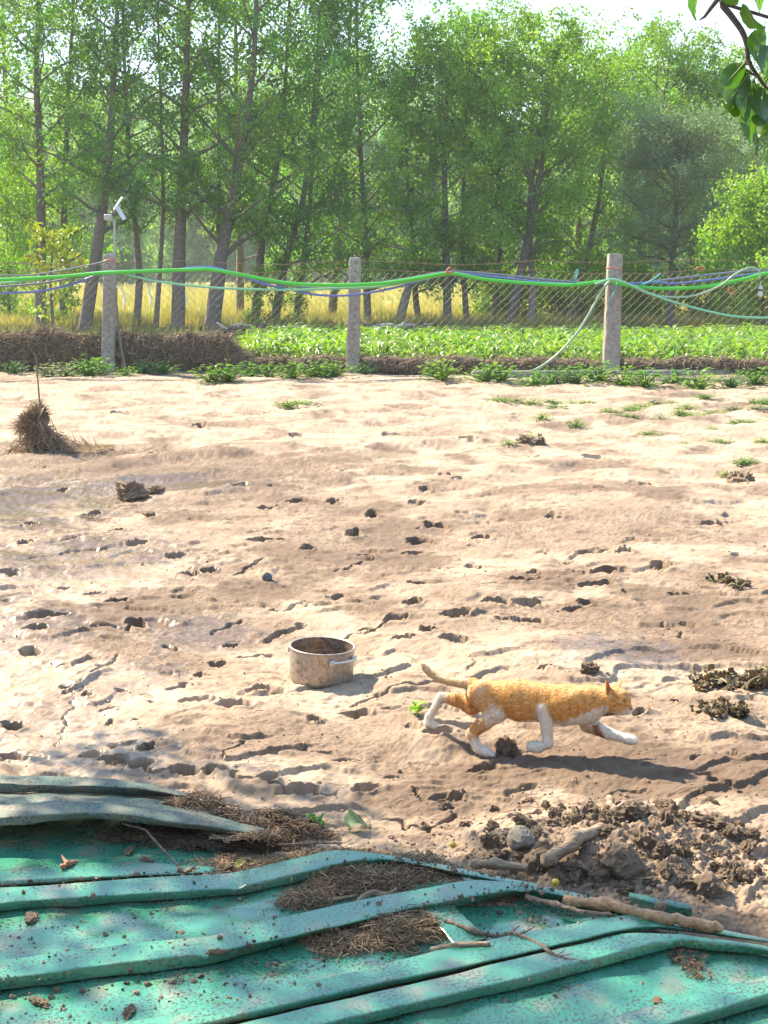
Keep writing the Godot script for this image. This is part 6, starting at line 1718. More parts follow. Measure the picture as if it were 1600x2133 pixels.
func build_trees() -> void:
	var bark := textured(0.02, 5, [0.0, 0.4, 0.65, 1.0], [lin(0.07, 0.06, 0.05), lin(0.12, 0.10, 0.085), lin(0.18, 0.155, 0.13), lin(0.27, 0.24, 0.20)], 1.3, 0.95, 151, 1.5)
	bark.uv1_scale = Vector3(3.0, 0.9, 3.0)
	var pale_bark := textured(0.02, 5, [0.0, 0.5, 1.0], [lin(0.14, 0.12, 0.10), lin(0.24, 0.215, 0.185), lin(0.36, 0.33, 0.29)], 1.3, 0.95, 153, 1.5)
	var alder := leafy(Color(0.19, 0.35, 0.06), Color(0.95, 1.0, 0.35), 0.5)
	var light := leafy(Color(0.25, 0.42, 0.06), Color(0.95, 1.0, 0.32), 0.5)
	var deep := leafy(Color(0.15, 0.30, 0.075), Color(0.9, 1.0, 0.42), 0.5)
	var will := leafy(Color(0.20, 0.27, 0.14), Color(0.7, 0.8, 0.45), 0.55)
	var gl := "alders along the field edge"
	# each: label, trunk line, foot radius, where limbs begin, limb length, limbs, clumps a limb, leaf colour
	for e in [
		["stout straight alder at the far left, forking high up", [Vector3(-7.929, -0.022, -33.500), Vector3(-7.884, 1.400, -33.500), Vector3(-7.817, 2.801, -33.500), Vector3(-7.795, 4.183, -33.500), Vector3(-7.797, 5.754, -33.500), Vector3(-7.614, 7.911, -33.500), Vector3(-7.388, 9.622, -33.500)], 0.15, 0.30, 1.7, 26, 56, alder],
		["slim alder between the stout one and the leaning one at left", [Vector3(-7.551, -0.051, -34.200), Vector3(-7.509, 1.400, -34.200), Vector3(-7.430, 2.940, -34.200), Vector3(-7.295, 4.779, -34.200), Vector3(-7.112, 6.794, -34.200), Vector3(-6.925, 8.975, -34.200)], 0.115, 0.28, 1.6, 24, 52, alder],
		["alder leaning right beside the left fence post", [Vector3(-6.829, -0.044, -33.000), Vector3(-6.551, 1.400, -33.000), Vector3(-6.258, 3.096, -33.000), Vector3(-6.058, 4.660, -33.000), Vector3(-5.891, 6.605, -33.000), Vector3(-5.597, 9.401, -33.000)], 0.165, 0.36, 1.9, 26, 58, deep],
		["straight slim alder just right of the left post", [Vector3(-5.762, -0.048, -33.600), Vector3(-5.642, 1.073, -33.600), Vector3(-5.685, 2.267, -33.600), Vector3(-5.771, 3.448, -33.600), Vector3(-5.827, 5.245, -33.600), Vector3(-5.835, 7.112, -33.600), Vector3(-5.844, 8.943, -33.600)], 0.10, 0.38, 1.6, 22, 52, deep],
		["thinnest alder pole right of the lamp", [Vector3(-5.264, -0.050, -33.400), Vector3(-5.127, 1.400, -33.400), Vector3(-5.014, 2.797, -33.400), Vector3(-5.009, 4.700, -33.400), Vector3(-5.022, 6.668, -33.400), Vector3(-4.967, 8.798, -33.400)], 0.068, 0.40, 1.5, 20, 48, deep],
		["thick upright alder left of the flared one", [Vector3(-4.716, -0.052, -33.200), Vector3(-4.660, 1.400, -33.200), Vector3(-4.570, 2.895, -33.200), Vector3(-4.435, 4.992, -33.200), Vector3(-4.324, 7.044, -33.200), Vector3(-4.184, 9.548, -33.200)], 0.175, 0.40, 1.9, 26, 58, deep],
		["alder with flared foot whose trunk bends right", [Vector3(-3.934, -0.055, -33.000), Vector3(-3.783, 0.971, -33.000), Vector3(-3.611, 2.040, -33.000), Vector3(-3.330, 3.306, -33.000), Vector3(-3.073, 4.557, -33.000), Vector3(-2.857, 6.199, -33.000), Vector3(-2.713, 8.809, -33.000)], 0.20, 0.34, 2.0, 26, 60, alder],
		["thin alder rising straight behind the flared one", [Vector3(-3.963, -0.060, -34.400), Vector3(-3.892, 1.845, -34.400), Vector3(-3.845, 3.715, -34.400), Vector3(-3.804, 5.871, -34.400), Vector3(-3.742, 7.981, -34.400), Vector3(-3.691, 9.535, -34.400)], 0.085, 0.34, 1.6, 20, 50, alder],
		["dark alder leaning right of the flared one", [Vector3(-3.061, -0.043, -34.000), Vector3(-2.934, 0.958, -34.000), Vector3(-2.804, 2.278, -34.000), Vector3(-2.522, 3.472, -34.000), Vector3(-2.308, 4.759, -34.000), Vector3(-2.176, 6.763, -34.000), Vector3(-2.043, 9.033, -34.000)], 0.12, 0.36, 1.9, 24, 60, deep],
		["ivy-footed alder leaning right, left of the middle post", [Vector3(-2.611, -0.043, -34.000), Vector3(-2.395, 1.069, -34.000), Vector3(-2.161, 2.059, -34.000), Vector3(-1.862, 3.039, -34.000), Vector3(-1.649, 4.652, -34.000), Vector3(-1.468, 6.763, -34.000), Vector3(-1.291, 8.931, -34.000)], 0.115, 0.30, 1.9, 24, 60, deep],
		["short dark alder nearest left of the middle post", [Vector3(-2.128, -0.051, -34.200), Vector3(-2.007, 0.733, -34.200), Vector3(-1.863, 1.732, -34.200), Vector3(-1.730, 2.831, -34.200), Vector3(-1.605, 4.457, -34.200), Vector3(-1.425, 6.373, -34.200), Vector3(-1.194, 8.357, -34.200)], 0.09, 0.26, 2.0, 24, 62, deep],
		["alder showing just right of the middle post", [Vector3(-0.387, -0.060, -34.400), Vector3(-0.408, 0.953, -34.400), Vector3(-0.450, 2.288, -34.400), Vector3(-0.536, 3.932, -34.400), Vector3(-0.608, 5.977, -34.400), Vector3(-0.655, 8.502, -34.400)], 0.105, 0.24, 2.0, 26, 66, deep],
		["pale trunk leaning right behind the debris pile", [Vector3(0.315, -0.065, -34.000), Vector3(0.471, 0.626, -34.000), Vector3(0.715, 1.400, -34.000), Vector3(0.980, 2.168, -34.000), Vector3(1.162, 3.364, -34.000), Vector3(1.231, 4.759, -34.000), Vector3(1.255, 6.134, -34.000)], 0.12, 0.30, 1.7, 22, 60, alder],
		["slim alder right of the debris pile", [Vector3(0.859, -0.068, -34.600), Vector3(0.753, 0.725, -34.600), Vector3(0.704, 1.848, -34.600), Vector3(0.563, 3.399, -34.600), Vector3(0.504, 4.601, -34.600), Vector3(0.468, 5.574, -34.600)], 0.085, 0.26, 1.7, 20, 60, deep],
		["upright alder below the hose peak", [Vector3(1.497, -0.065, -34.000), Vector3(1.467, 0.958, -34.000), Vector3(1.424, 2.278, -34.000), Vector3(1.391, 3.903, -34.000), Vector3(1.425, 5.184, -34.000), Vector3(1.471, 6.449, -34.000)], 0.115, 0.26, 1.6, 24, 62, alder],
		["thin alder right of the hose peak", [Vector3(1.981, -0.060, -34.400), Vector3(1.905, 0.841, -34.400), Vector3(1.828, 1.845, -34.400), Vector3(1.859, 3.387, -34.400), Vector3(1.910, 5.014, -34.400), Vector3(1.987, 6.190, -34.400)], 0.08, 0.26, 1.5, 20, 58, light],
		["low dark alder between the hose peak and the paired trunks", [Vector3(2.618, -0.085, -35.000), Vector3(2.699, 0.831, -35.000), Vector3(2.755, 1.853, -35.000), Vector3(2.711, 3.422, -35.000), Vector3(2.623, 4.967, -35.000), Vector3(2.585, 6.166, -35.000)], 0.095, 0.22, 1.6, 22, 62, alder],
		["left of the paired trunks leaning right", [Vector3(2.904, -0.043, -34.000), Vector3(3.114, 0.958, -34.000), Vector3(3.342, 2.059, -34.000), Vector3(3.523, 3.148, -34.000), Vector3(3.662, 4.010, -34.000), Vector3(3.732, 4.972, -34.000), Vector3(3.548, 6.029, -34.000)], 0.13, 0.34, 1.6, 22, 58, light],
		["right of the paired trunks, pale and upright", [Vector3(3.474, -0.033, -34.300), Vector3(3.503, 0.954, -34.300), Vector3(3.392, 2.175, -34.300), Vector3(3.438, 3.381, -34.300), Vector3(3.607, 4.573, -34.300), Vector3(3.808, 5.645, -34.300), Vector3(3.961, 6.282, -34.300)], 0.10, 0.32, 1.6, 22, 58, light],
		["leaning dark trunk left of the right post", [Vector3(4.458, 0.030, -35.000), Vector3(4.669, 0.945, -35.000), Vector3(4.930, 2.078, -35.000), Vector3(5.132, 3.199, -35.000), Vector3(5.212, 4.528, -35.000), Vector3(5.125, 5.731, -35.000)], 0.10, 0.20, 1.6, 22, 62, alder],
		["tall alder behind the right post", [Vector3(6.546, 0.073, -37.000), Vector3(6.506, 1.400, -37.000), Vector3(6.517, 3.066, -37.000), Vector3(6.771, 4.591, -37.000), Vector3(6.973, 5.749, -37.000), Vector3(7.066, 6.552, -37.000)], 0.12, 0.26, 1.8, 24, 66, alder],
		["alder behind the willow, its top in open sky", [Vector3(8.041, 0.062, -38.000), Vector3(7.985, 1.646, -38.000), Vector3(8.048, 3.353, -38.000), Vector3(8.148, 4.677, -38.000), Vector3(8.215, 5.511, -38.000), Vector3(8.259, 5.985, -38.000)], 0.12, 0.3, 1.6, 22, 66, alder],
		["alder at the right edge behind the pear twigs", [Vector3(9.047, 0.109, -36.000), Vector3(9.042, 1.633, -36.000), Vector3(9.009, 3.251, -36.000), Vector3(9.077, 4.391, -36.000), Vector3(9.182, 5.182, -36.000)], 0.12, 0.2, 1.7, 22, 66, alder],
		["back-row alder filling the gap at centre left", [Vector3(-1.419, -0.127, -39.000), Vector3(-1.282, 1.400, -39.000), Vector3(-1.080, 3.405, -39.000), Vector3(-0.982, 5.619, -39.000), Vector3(-0.872, 7.910, -39.000), Vector3(-0.803, 9.687, -39.000)], 0.13, 0.18, 2.3, 26, 70, alder],
		["back-row alder behind the paired trunks", [Vector3(2.709, -0.101, -39.000), Vector3(2.712, 1.904, -39.000), Vector3(2.663, 3.901, -39.000), Vector3(2.709, 5.375, -39.000), Vector3(2.755, 6.710, -39.000)], 0.13, 0.18, 2.1, 26, 70, light],
		["back-row alder behind the leaning dark trunk", [Vector3(5.292, -0.100, -40.000), Vector3(5.313, 1.917, -40.000), Vector3(5.332, 3.965, -40.000), Vector3(5.342, 5.226, -40.000), Vector3(5.406, 6.350, -40.000)], 0.13, 0.16, 2.2, 26, 72, light],
		["back-row alder left of the willow top", [Vector3(6.780, -0.097, -41.000), Vector3(6.790, 1.930, -41.000), Vector3(6.772, 4.029, -41.000), Vector3(6.769, 5.064, -41.000), Vector3(6.777, 5.707, -41.000)], 0.13, 0.16, 2.1, 26, 72, alder],
		["back-row alder behind the far-left pair", [Vector3(-10.191, -0.192, -40.000), Vector3(-10.167, 1.917, -40.000), Vector3(-10.133, 4.218, -40.000), Vector3(-10.164, 6.474, -40.000), Vector3(-10.125, 8.809, -40.000), Vector3(-10.119, 10.380, -40.000)], 0.12, 0.22, 1.8, 22, 50, light],
		["back-row alder between the flared one and the leaning dark one", [Vector3(-3.971, -0.192, -40.000), Vector3(-3.936, 1.917, -40.000), Vector3(-3.962, 4.218, -40.000), Vector3(-3.963, 6.474, -40.000), Vector3(-3.948, 8.809, -40.000), Vector3(-3.921, 10.380, -40.000)], 0.12, 0.24, 1.8, 22, 54, light],
		["alder outside the left edge of the view", [Vector3(-10.242, -0.043, -34.000), Vector3(-10.069, 2.278, -34.000), Vector3(-9.890, 4.759, -34.000), Vector3(-9.704, 7.387, -34.000), Vector3(-9.559, 9.237, -34.000)], 0.14, 0.3, 1.9, 24, 50, alder],
		["alder outside the right edge of the view", [Vector3(10.720, -0.009, -36.000), Vector3(10.673, 2.098, -36.000), Vector3(10.500, 4.391, -36.000), Vector3(10.399, 6.413, -36.000)], 0.13, 0.2, 1.9, 22, 56, alder]]:
		tree("alder_tree", e[0], e[1], e[2], e[3] - 0.08, e[4] * 1.08, e[5], int(e[6] * (0.36 if e[1][0].x < 0.0 else 0.38)), e[7], pale_bark if "pale" in e[0] else bark, gl, clusters, hash(e[0]) % 100000, 0.5, 1.0, 0.27)
	tree("willow_tree", "grey-green willow with a rounded feathery crown behind the right post", [Vector3(6.500, -0.000, -33.000), Vector3(6.508, 0.756, -33.000), Vector3(6.522, 1.614, -33.000), Vector3(6.555, 2.569, -33.000), Vector3(6.545, 3.516, -33.000), Vector3(6.545, 4.142, -33.000)], 0.12, 0.34, 1.75, 38, 45, will, bark, "", willow_clusters, 901, 0.35, 1.0, 0.3)
	for e in [["pale bushy shrub at the right edge above the maize", [Vector3(7.850, 0.028, -30.000), Vector3(7.787, 1.010, -30.000), Vector3(7.764, 1.981, -30.000), Vector3(7.754, 2.655, -30.000)], 1.15, 26, 70, light], ["lime bush at the foot of the paired trunks", [Vector3(4.229, -0.149, -36.500), Vector3(4.217, 0.449, -36.500), Vector3(4.206, 1.045, -36.500)], 0.9, 16, 50, light], ["lime bush left of the right post", [Vector3(5.256, -0.149, -36.500), Vector3(5.239, 0.569, -36.500), Vector3(5.258, 1.282, -36.500)], 0.9, 16, 50, light], ["thicket under the willow, left side", [Vector3(6.316, -0.128, -36.000), Vector3(6.299, 0.463, -36.000), Vector3(6.282, 1.049, -36.000)], 0.9, 16, 50, light], ["thicket under the willow, right side", [Vector3(8.104, -0.128, -36.000), Vector3(8.082, 0.463, -36.000), Vector3(8.079, 1.166, -36.000)], 1.0, 16, 52, light], ["leafy bush right of the hose peak", [Vector3(2.900, -0.149, -36.500), Vector3(2.892, 0.449, -36.500), Vector3(2.910, 0.926, -36.500)], 0.8, 14, 44, light], ["bright undergrowth at the left edge behind the stout alder", [Vector3(-9.554, -0.170, -37.000), Vector3(-9.531, 0.919, -37.000), Vector3(-9.505, 2.355, -37.000), Vector3(-9.464, 3.302, -37.000)], 1.2, 22, 60, light], ]:
		tree("bush", e[0], e[1], 0.05, 0.05, e[2], e[3], int(e[4] * 0.5), e[5], bark, "bushes among the alders", clusters, hash(e[0]) % 100000, 0.6, 1.0, 0.5)
	# ivy and suckers on some trunks
	for e in [["leafy suckers at the foot of the slim alder by the sapling", Vector3(-7.507, -0.043, -34.000), 1.0], ["leafy suckers at the foot of the dark leaning alder", Vector3(-3.021, -0.034, -33.800), 1.1], ["leafy suckers at the foot of the ivy-footed alder", Vector3(-2.573, -0.034, -33.800), 1.2], ["leafy suckers at the foot of the short dark alder", Vector3(-2.093, -0.043, -34.000), 1.0]]:
		tree("bush", e[0], [e[1], e[1] + Vector3(0.1, e[2] * 0.6, 0), e[1] + Vector3(0.15, e[2] * 1.3, 0)], 0.02, 0.05, 0.30, 10, 8, alder, bark, "suckers round the trunks", clusters, hash(e[0]) % 100000, 0.6, 0.7)
	# debris pile under the trees
	for e in [["heap of flood debris and sticks under the pale trunk", Vector3(0.215, -0.000, -32.500), 0.9], ["smaller heap of flood debris left of the middle post", Vector3(-2.755, 0.000, -32.000), 0.9]]:
		var o := thing("debris_heap", e[0], "debris heap", e[1], 0, "flood debris heaps under the trees")
		for k in 9:
			var l := part("clod", lump(hash(e[0]) % 999 + k, 0.5, Vector3(1, 0.6, 0.8), 6), soil_dark, o)
			l.position = Vector3(rr(-0.8, 0.8), 0.02, rr(-0.3, 0.3)) * e[2]
			l.scale = Vector3.ONE * rr(0.14, 0.3)
		for k in 14:
			var mb := MB.new()
			var p: Vector3 = Vector3(rr(-0.9, 0.9), rr(0.05, 0.2), rr(-0.2, 0.4)) * e[2]
			var d := Vector3(rng.randfn(), rr(-0.1, 0.3), rng.randfn() * 0.4).normalized() * rr(0.3, 0.7)
			mb.tube([p - d * 0.5, p + rdir() * 0.04, p + d * 0.5], [0.02, 0.018, 0.008], 5)
			part("stick", mb.commit(), bark_mat, o)
	# the young sapling with yellowing leaves by the fence
	rng.seed = 66
	var sap := leafy(Color(0.24, 0.32, 0.04), Color(0.9, 0.9, 0.25), 0.5)
	tree("sapling", "sapling with yellow-green leaves behind the fence at left", [Vector3(-4.802, 0.010, -21.000), Vector3(-4.791, 0.647, -21.000), Vector3(-4.805, 1.195, -21.000), Vector3(-4.771, 1.536, -21.000), Vector3(-4.732, 1.841, -21.000)], 0.035, 0.22, 0.45, 18, 5, sap, bark, "", [leaf_cluster(9, 0.085, 0.55, 0.10, 71, 0.3), leaf_cluster(9, 0.085, 0.55, 0.10, 72, 0.3)], 67, 0.4, 0.9, 0.24)
func maize(sd: int) -> ArrayMesh:
	rng.seed = sd
	var mb := MB.new()
	mb.tube([Vector3.ZERO, Vector3(0, 0.26, 0)], [0.014, 0.008], 5, Color(0.8, 0.9, 0.6), false)
	for k in 8:
		var a := k * 2.6 + rr(-0.4, 0.4)
		var d := Vector3(cos(a), 0, sin(a))
		var s := d.cross(Vector3.UP)
		var y0 := 0.03 + k * 0.03
		var l := rr(0.26, 0.44)
		var up := rr(1.2, 1.8)
		var o := mb.v.size()
		for j in 6:
			var t := j / 5.0
			var p := Vector3(0, y0, 0) + d * l * (t * 0.3 + t * t * 0.4) + Vector3(0, l * (up * t - (up - 0.35) * t * t), 0)
			var w := 0.021 * sin(PI * clampf(t * 0.8 + 0.18, 0, 1)) + 0.001
			var tw := s.rotated(d, t * 0.6)
			mb.put(p - tw * w); mb.put(p + Vector3(0, -w * 0.3, 0)); mb.put(p + tw * w)
		for j in 5:
			for q in 2: mb.quad(o + j * 3 + q, o + j * 3 + q + 1, o + j * 3 + q + 4, o + j * 3 + q + 3)
	return mb.commit(true)
func build_crop() -> void:
	rng.seed = 88
	var m := leafy(Color(0.19, 0.33, 0.05), Color(0.95, 1.0, 0.28), 0.34)
	var vs := [maize(801), maize(802), maize(803)]
	for v in 3:
		var at := []
		var col := []
		rng.seed = 880 + v
		for k in 1000:
			var d := 20.4 + 6.6 * pow(rng.randf(), 0.85)
			var x := rr(-0.1, 0.40) * d
			var row := roundf(d / 0.55) * 0.55 + rng.randfn() * 0.06
			if n_warp.get_noise_2d(x * 0.35, row * 0.9) > 0.36 and x < 4.0: continue
			if x < -2.6 + 0.9 * rng.randf(): continue
			at.append(Transform3D(Basis(Vector3.UP, rr(0, 6)) * Basis.from_scale(Vector3.ONE * rr(0.55, 1.05)), Vector3(x, -0.02, -row)))
			col.append(tint(0.2, 0.16))
		tag(many("maize_crop", vs[v], m, self, at, col), ["young maize crop, bright green, behind the fence", "young maize crop filling the rows behind the fence", "young maize crop reaching to the trees"][v], "maize", "young maize behind the fence", "stuff")
	# weeds at the fence foot
	var wm := [leafy(Color(0.14, 0.28, 0.045), Color(0.9, 1.0, 0.3), 0.5), leafy(Color(0.10, 0.22, 0.06), Color(0.8, 0.9, 0.35), 0.5), leafy(Color(0.20, 0.32, 0.05), Color(0.9, 1.0, 0.3), 0.5), leafy(Color(0.24, 0.28, 0.14), Color(0.7, 0.75, 0.4), 0.6)]
	var protos := []
	for v in 6:
		rng.seed = 700 + v
		var mb := MB.new()
		for k in 90:
			var a := rr(0, TAU)
			var r := pow(rng.randf(), 0.6) * 0.2
			var p := Vector3(cos(a) * r, rr(0.02, 0.24) * (1.2 - r * 3.0), sin(a) * r)
			var lf := leaf_blade(rr(0.035, 0.07), rr(0.024, 0.045), rr(0.2, 1.0), 0.3, k, 3)
			var b := Basis(Vector3.UP, -a + rr(-0.8, 0.8)) * Basis(Vector3.BACK, rr(-0.1, 0.9))
			var off := mb.v.size()
			var c := tint(0.2, 0.12)
			for q in lf.v: mb.put(p + b * q, c)
			for q in lf.i: mb.i.append(q + off)
			mb.tube([Vector3.ZERO, Vector3(p.x * 0.6, p.y * 0.7, p.z * 0.6), p], [0.004, 0.003, 0.002], 3, c, false)
		protos.append(mb.commit())
	var wl := [[Vector3(-4.969, 0.000, -19.399), 0.8, 1, "weed clump at the foot of the litter mat, left edge"],[Vector3(-4.425, 0.000, -19.135), 1.0, 3, "pale weed clump left of the leafy dock"],[Vector3(-4.165, 0.000, -18.962), 1.0, 3, "pale weed clump nearest the garden stake"],[Vector3(-3.881, 0.000, -18.962), 1.25, 0, "bright dock clump left of the left post"],[Vector3(-3.823, 0.000, -19.310), 1.1, 0, "dark leafy clump against the left post"],[Vector3(-3.410, 0.000, -19.048), 0.6, 2, "small lime weed right of the left post"],[Vector3(-3.227, 0.000, -19.399), 0.9, 1, "weed clump between left post and litter mat"],[Vector3(-2.936, 0.000, -19.399), 0.9, 1, "weed clump at the foot of the litter mat, middle"],[Vector3(-2.166, 0.000, -18.068), 1.1, 2, "lime weed clump on the mud edge left of centre"],[Vector3(-1.964, 0.000, -18.145), 1.2, 0, "green weed clump on the mud edge left of centre"],[Vector3(-1.767, 0.000, -18.962), 1.0, 0, "weed clump before the low litter strip"],[Vector3(-1.508, 0.000, -18.877), 0.9, 0, "weed clump right of the low litter strip's start"],[Vector3(-1.173, 0.000, -18.545), 1.1, 2, "low lime weed clump left of the middle post"],[Vector3(-0.911, 0.000, -18.877), 1.2, 0, "weed clump beside the looped hose"],[Vector3(-0.660, 0.000, -18.877), 1.1, 2, "weed clump at the foot of the middle post"],[Vector3(-0.256, 0.000, -19.222), 0.8, 1, "dark weed clump right of the middle post"],[Vector3(0.722, 0.000, -18.068), 1.3, 2, "upright bright weed right of the middle post"],[Vector3(1.242, 0.000, -17.762), 1.2, 2, "weed clump below the hose end"],[Vector3(1.462, 0.000, -17.914), 1.1, 0, "weed clump right of the hose end"],[Vector3(1.789, 0.000, -17.323), 1.1, 0, "weed clump before the hanging hose"],[Vector3(2.071, 0.000, -17.762), 1.2, 1, "weed clump between hanging hose and right post"],[Vector3(2.366, 0.000, -17.762), 1.2, 0, "weed clump left of the right post"],[Vector3(2.677, 0.000, -18.068), 1.3, 0, "tall weed clump at the foot of the right post"],[Vector3(2.958, 0.000, -17.762), 1.2, 2, "weed clump right of the right post"],[Vector3(3.146, 0.000, -17.323), 1.1, 0, "weed clump before the edging slab"],[Vector3(3.550, 0.000, -17.762), 1.0, 1, "weed clump on the edging slab's left part"],[Vector3(3.750, 0.000, -17.182), 1.3, 2, "lime weed clump before the edging slab's middle"],[Vector3(4.156, 0.000, -17.323), 1.0, 1, "weed clump before the edging slab's right part"],[Vector3(4.547, 0.000, -17.614), 1.1, 0, "weed clump at the right edge by the slab"]]
	for k in wl.size():
		var e: Array = wl[k]
		rng.seed = k * 7 + 3
		var o := part("weed_clump", protos[k % 6], wm[e[2]], self)
		o.position = on_mud(e[0]) - Vector3(0, 0.01, 0)
		o.rotation.y = rr(0, 6)
		o.scale = Vector3(1.15, 0.85, 1.15) * e[1]
		tag(o, e[3], "weeds", "weeds along the fence foot")
	# low seedlings and creeping stems coming through the mud at right
	rng.seed = 71
	for p in [Vector3(1.208, 0.000, -15.082),Vector3(1.404, 0.000, -15.302),Vector3(1.572, 0.000, -15.191),Vector3(1.800, 0.000, -15.415),Vector3(1.992, 0.000, -15.302),Vector3(2.186, 0.000, -15.415),Vector3(2.581, 0.000, -14.868),Vector3(2.744, 0.000, -15.082),Vector3(2.911, 0.000, -15.302),Vector3(3.021, 0.000, -15.082),Vector3(3.084, 0.000, -14.659),Vector3(3.422, 0.000, -15.302),Vector3(3.287, 0.000, -14.259),Vector3(3.574, 0.000, -14.659),Vector3(3.904, 0.000, -15.191),Vector3(4.060, 0.000, -15.302),Vector3(2.954, 0.000, -14.259),Vector3(2.996, 0.000, -13.789),Vector3(2.656, 0.000, -13.698),Vector3(2.210, 0.000, -14.067),Vector3(1.750, 0.000, -14.557),Vector3(1.487, 0.000, -13.477),Vector3(1.742, 0.000, -13.014),Vector3(2.882, 0.000, -12.658),Vector3(3.350, 0.000, -13.263),Vector3(3.073, 0.000, -11.598),Vector3(2.761, 0.000, -11.763),Vector3(2.593, 0.000, -10.351),Vector3(2.451, 0.000, -11.598),Vector3(2.263, 0.000, -12.285),Vector3(3.283, 0.000, -13.263),Vector3(2.406, 0.000, -10.000),Vector3(2.610, 0.000, -10.351),Vector3(-0.897, 0.000, -14.921),Vector3(-0.806, 0.000, -15.082),Vector3(-0.979, 0.000, -14.659),Vector3(2.414, 0.000, -14.163),Vector3(3.892, 0.000, -14.659),Vector3(3.717, 0.000, -14.357),Vector3(2.305, 0.000, -13.789),Vector3(1.230, 0.000, -12.036),Vector3(0.998, 0.000, -11.439)]:
		var o := part("mud_seedling", protos[rng.randi() % 6], wm[[0, 2, 3, 2][rng.randi() % 4]], self)
		o.position = on_mud(p) - Vector3(0, 0.015, 0)
		o.rotation.y = rr(0, 6)
		o.scale = Vector3(rr(0.6, 1.3), rr(0.25, 0.5), rr(0.6, 1.2)) * (0.75 if p.z < -12.8 else 0.5)
		tag(o, "small green seedling poking through the mud in the planting rows", "seedling", "seedlings in the silted rows")

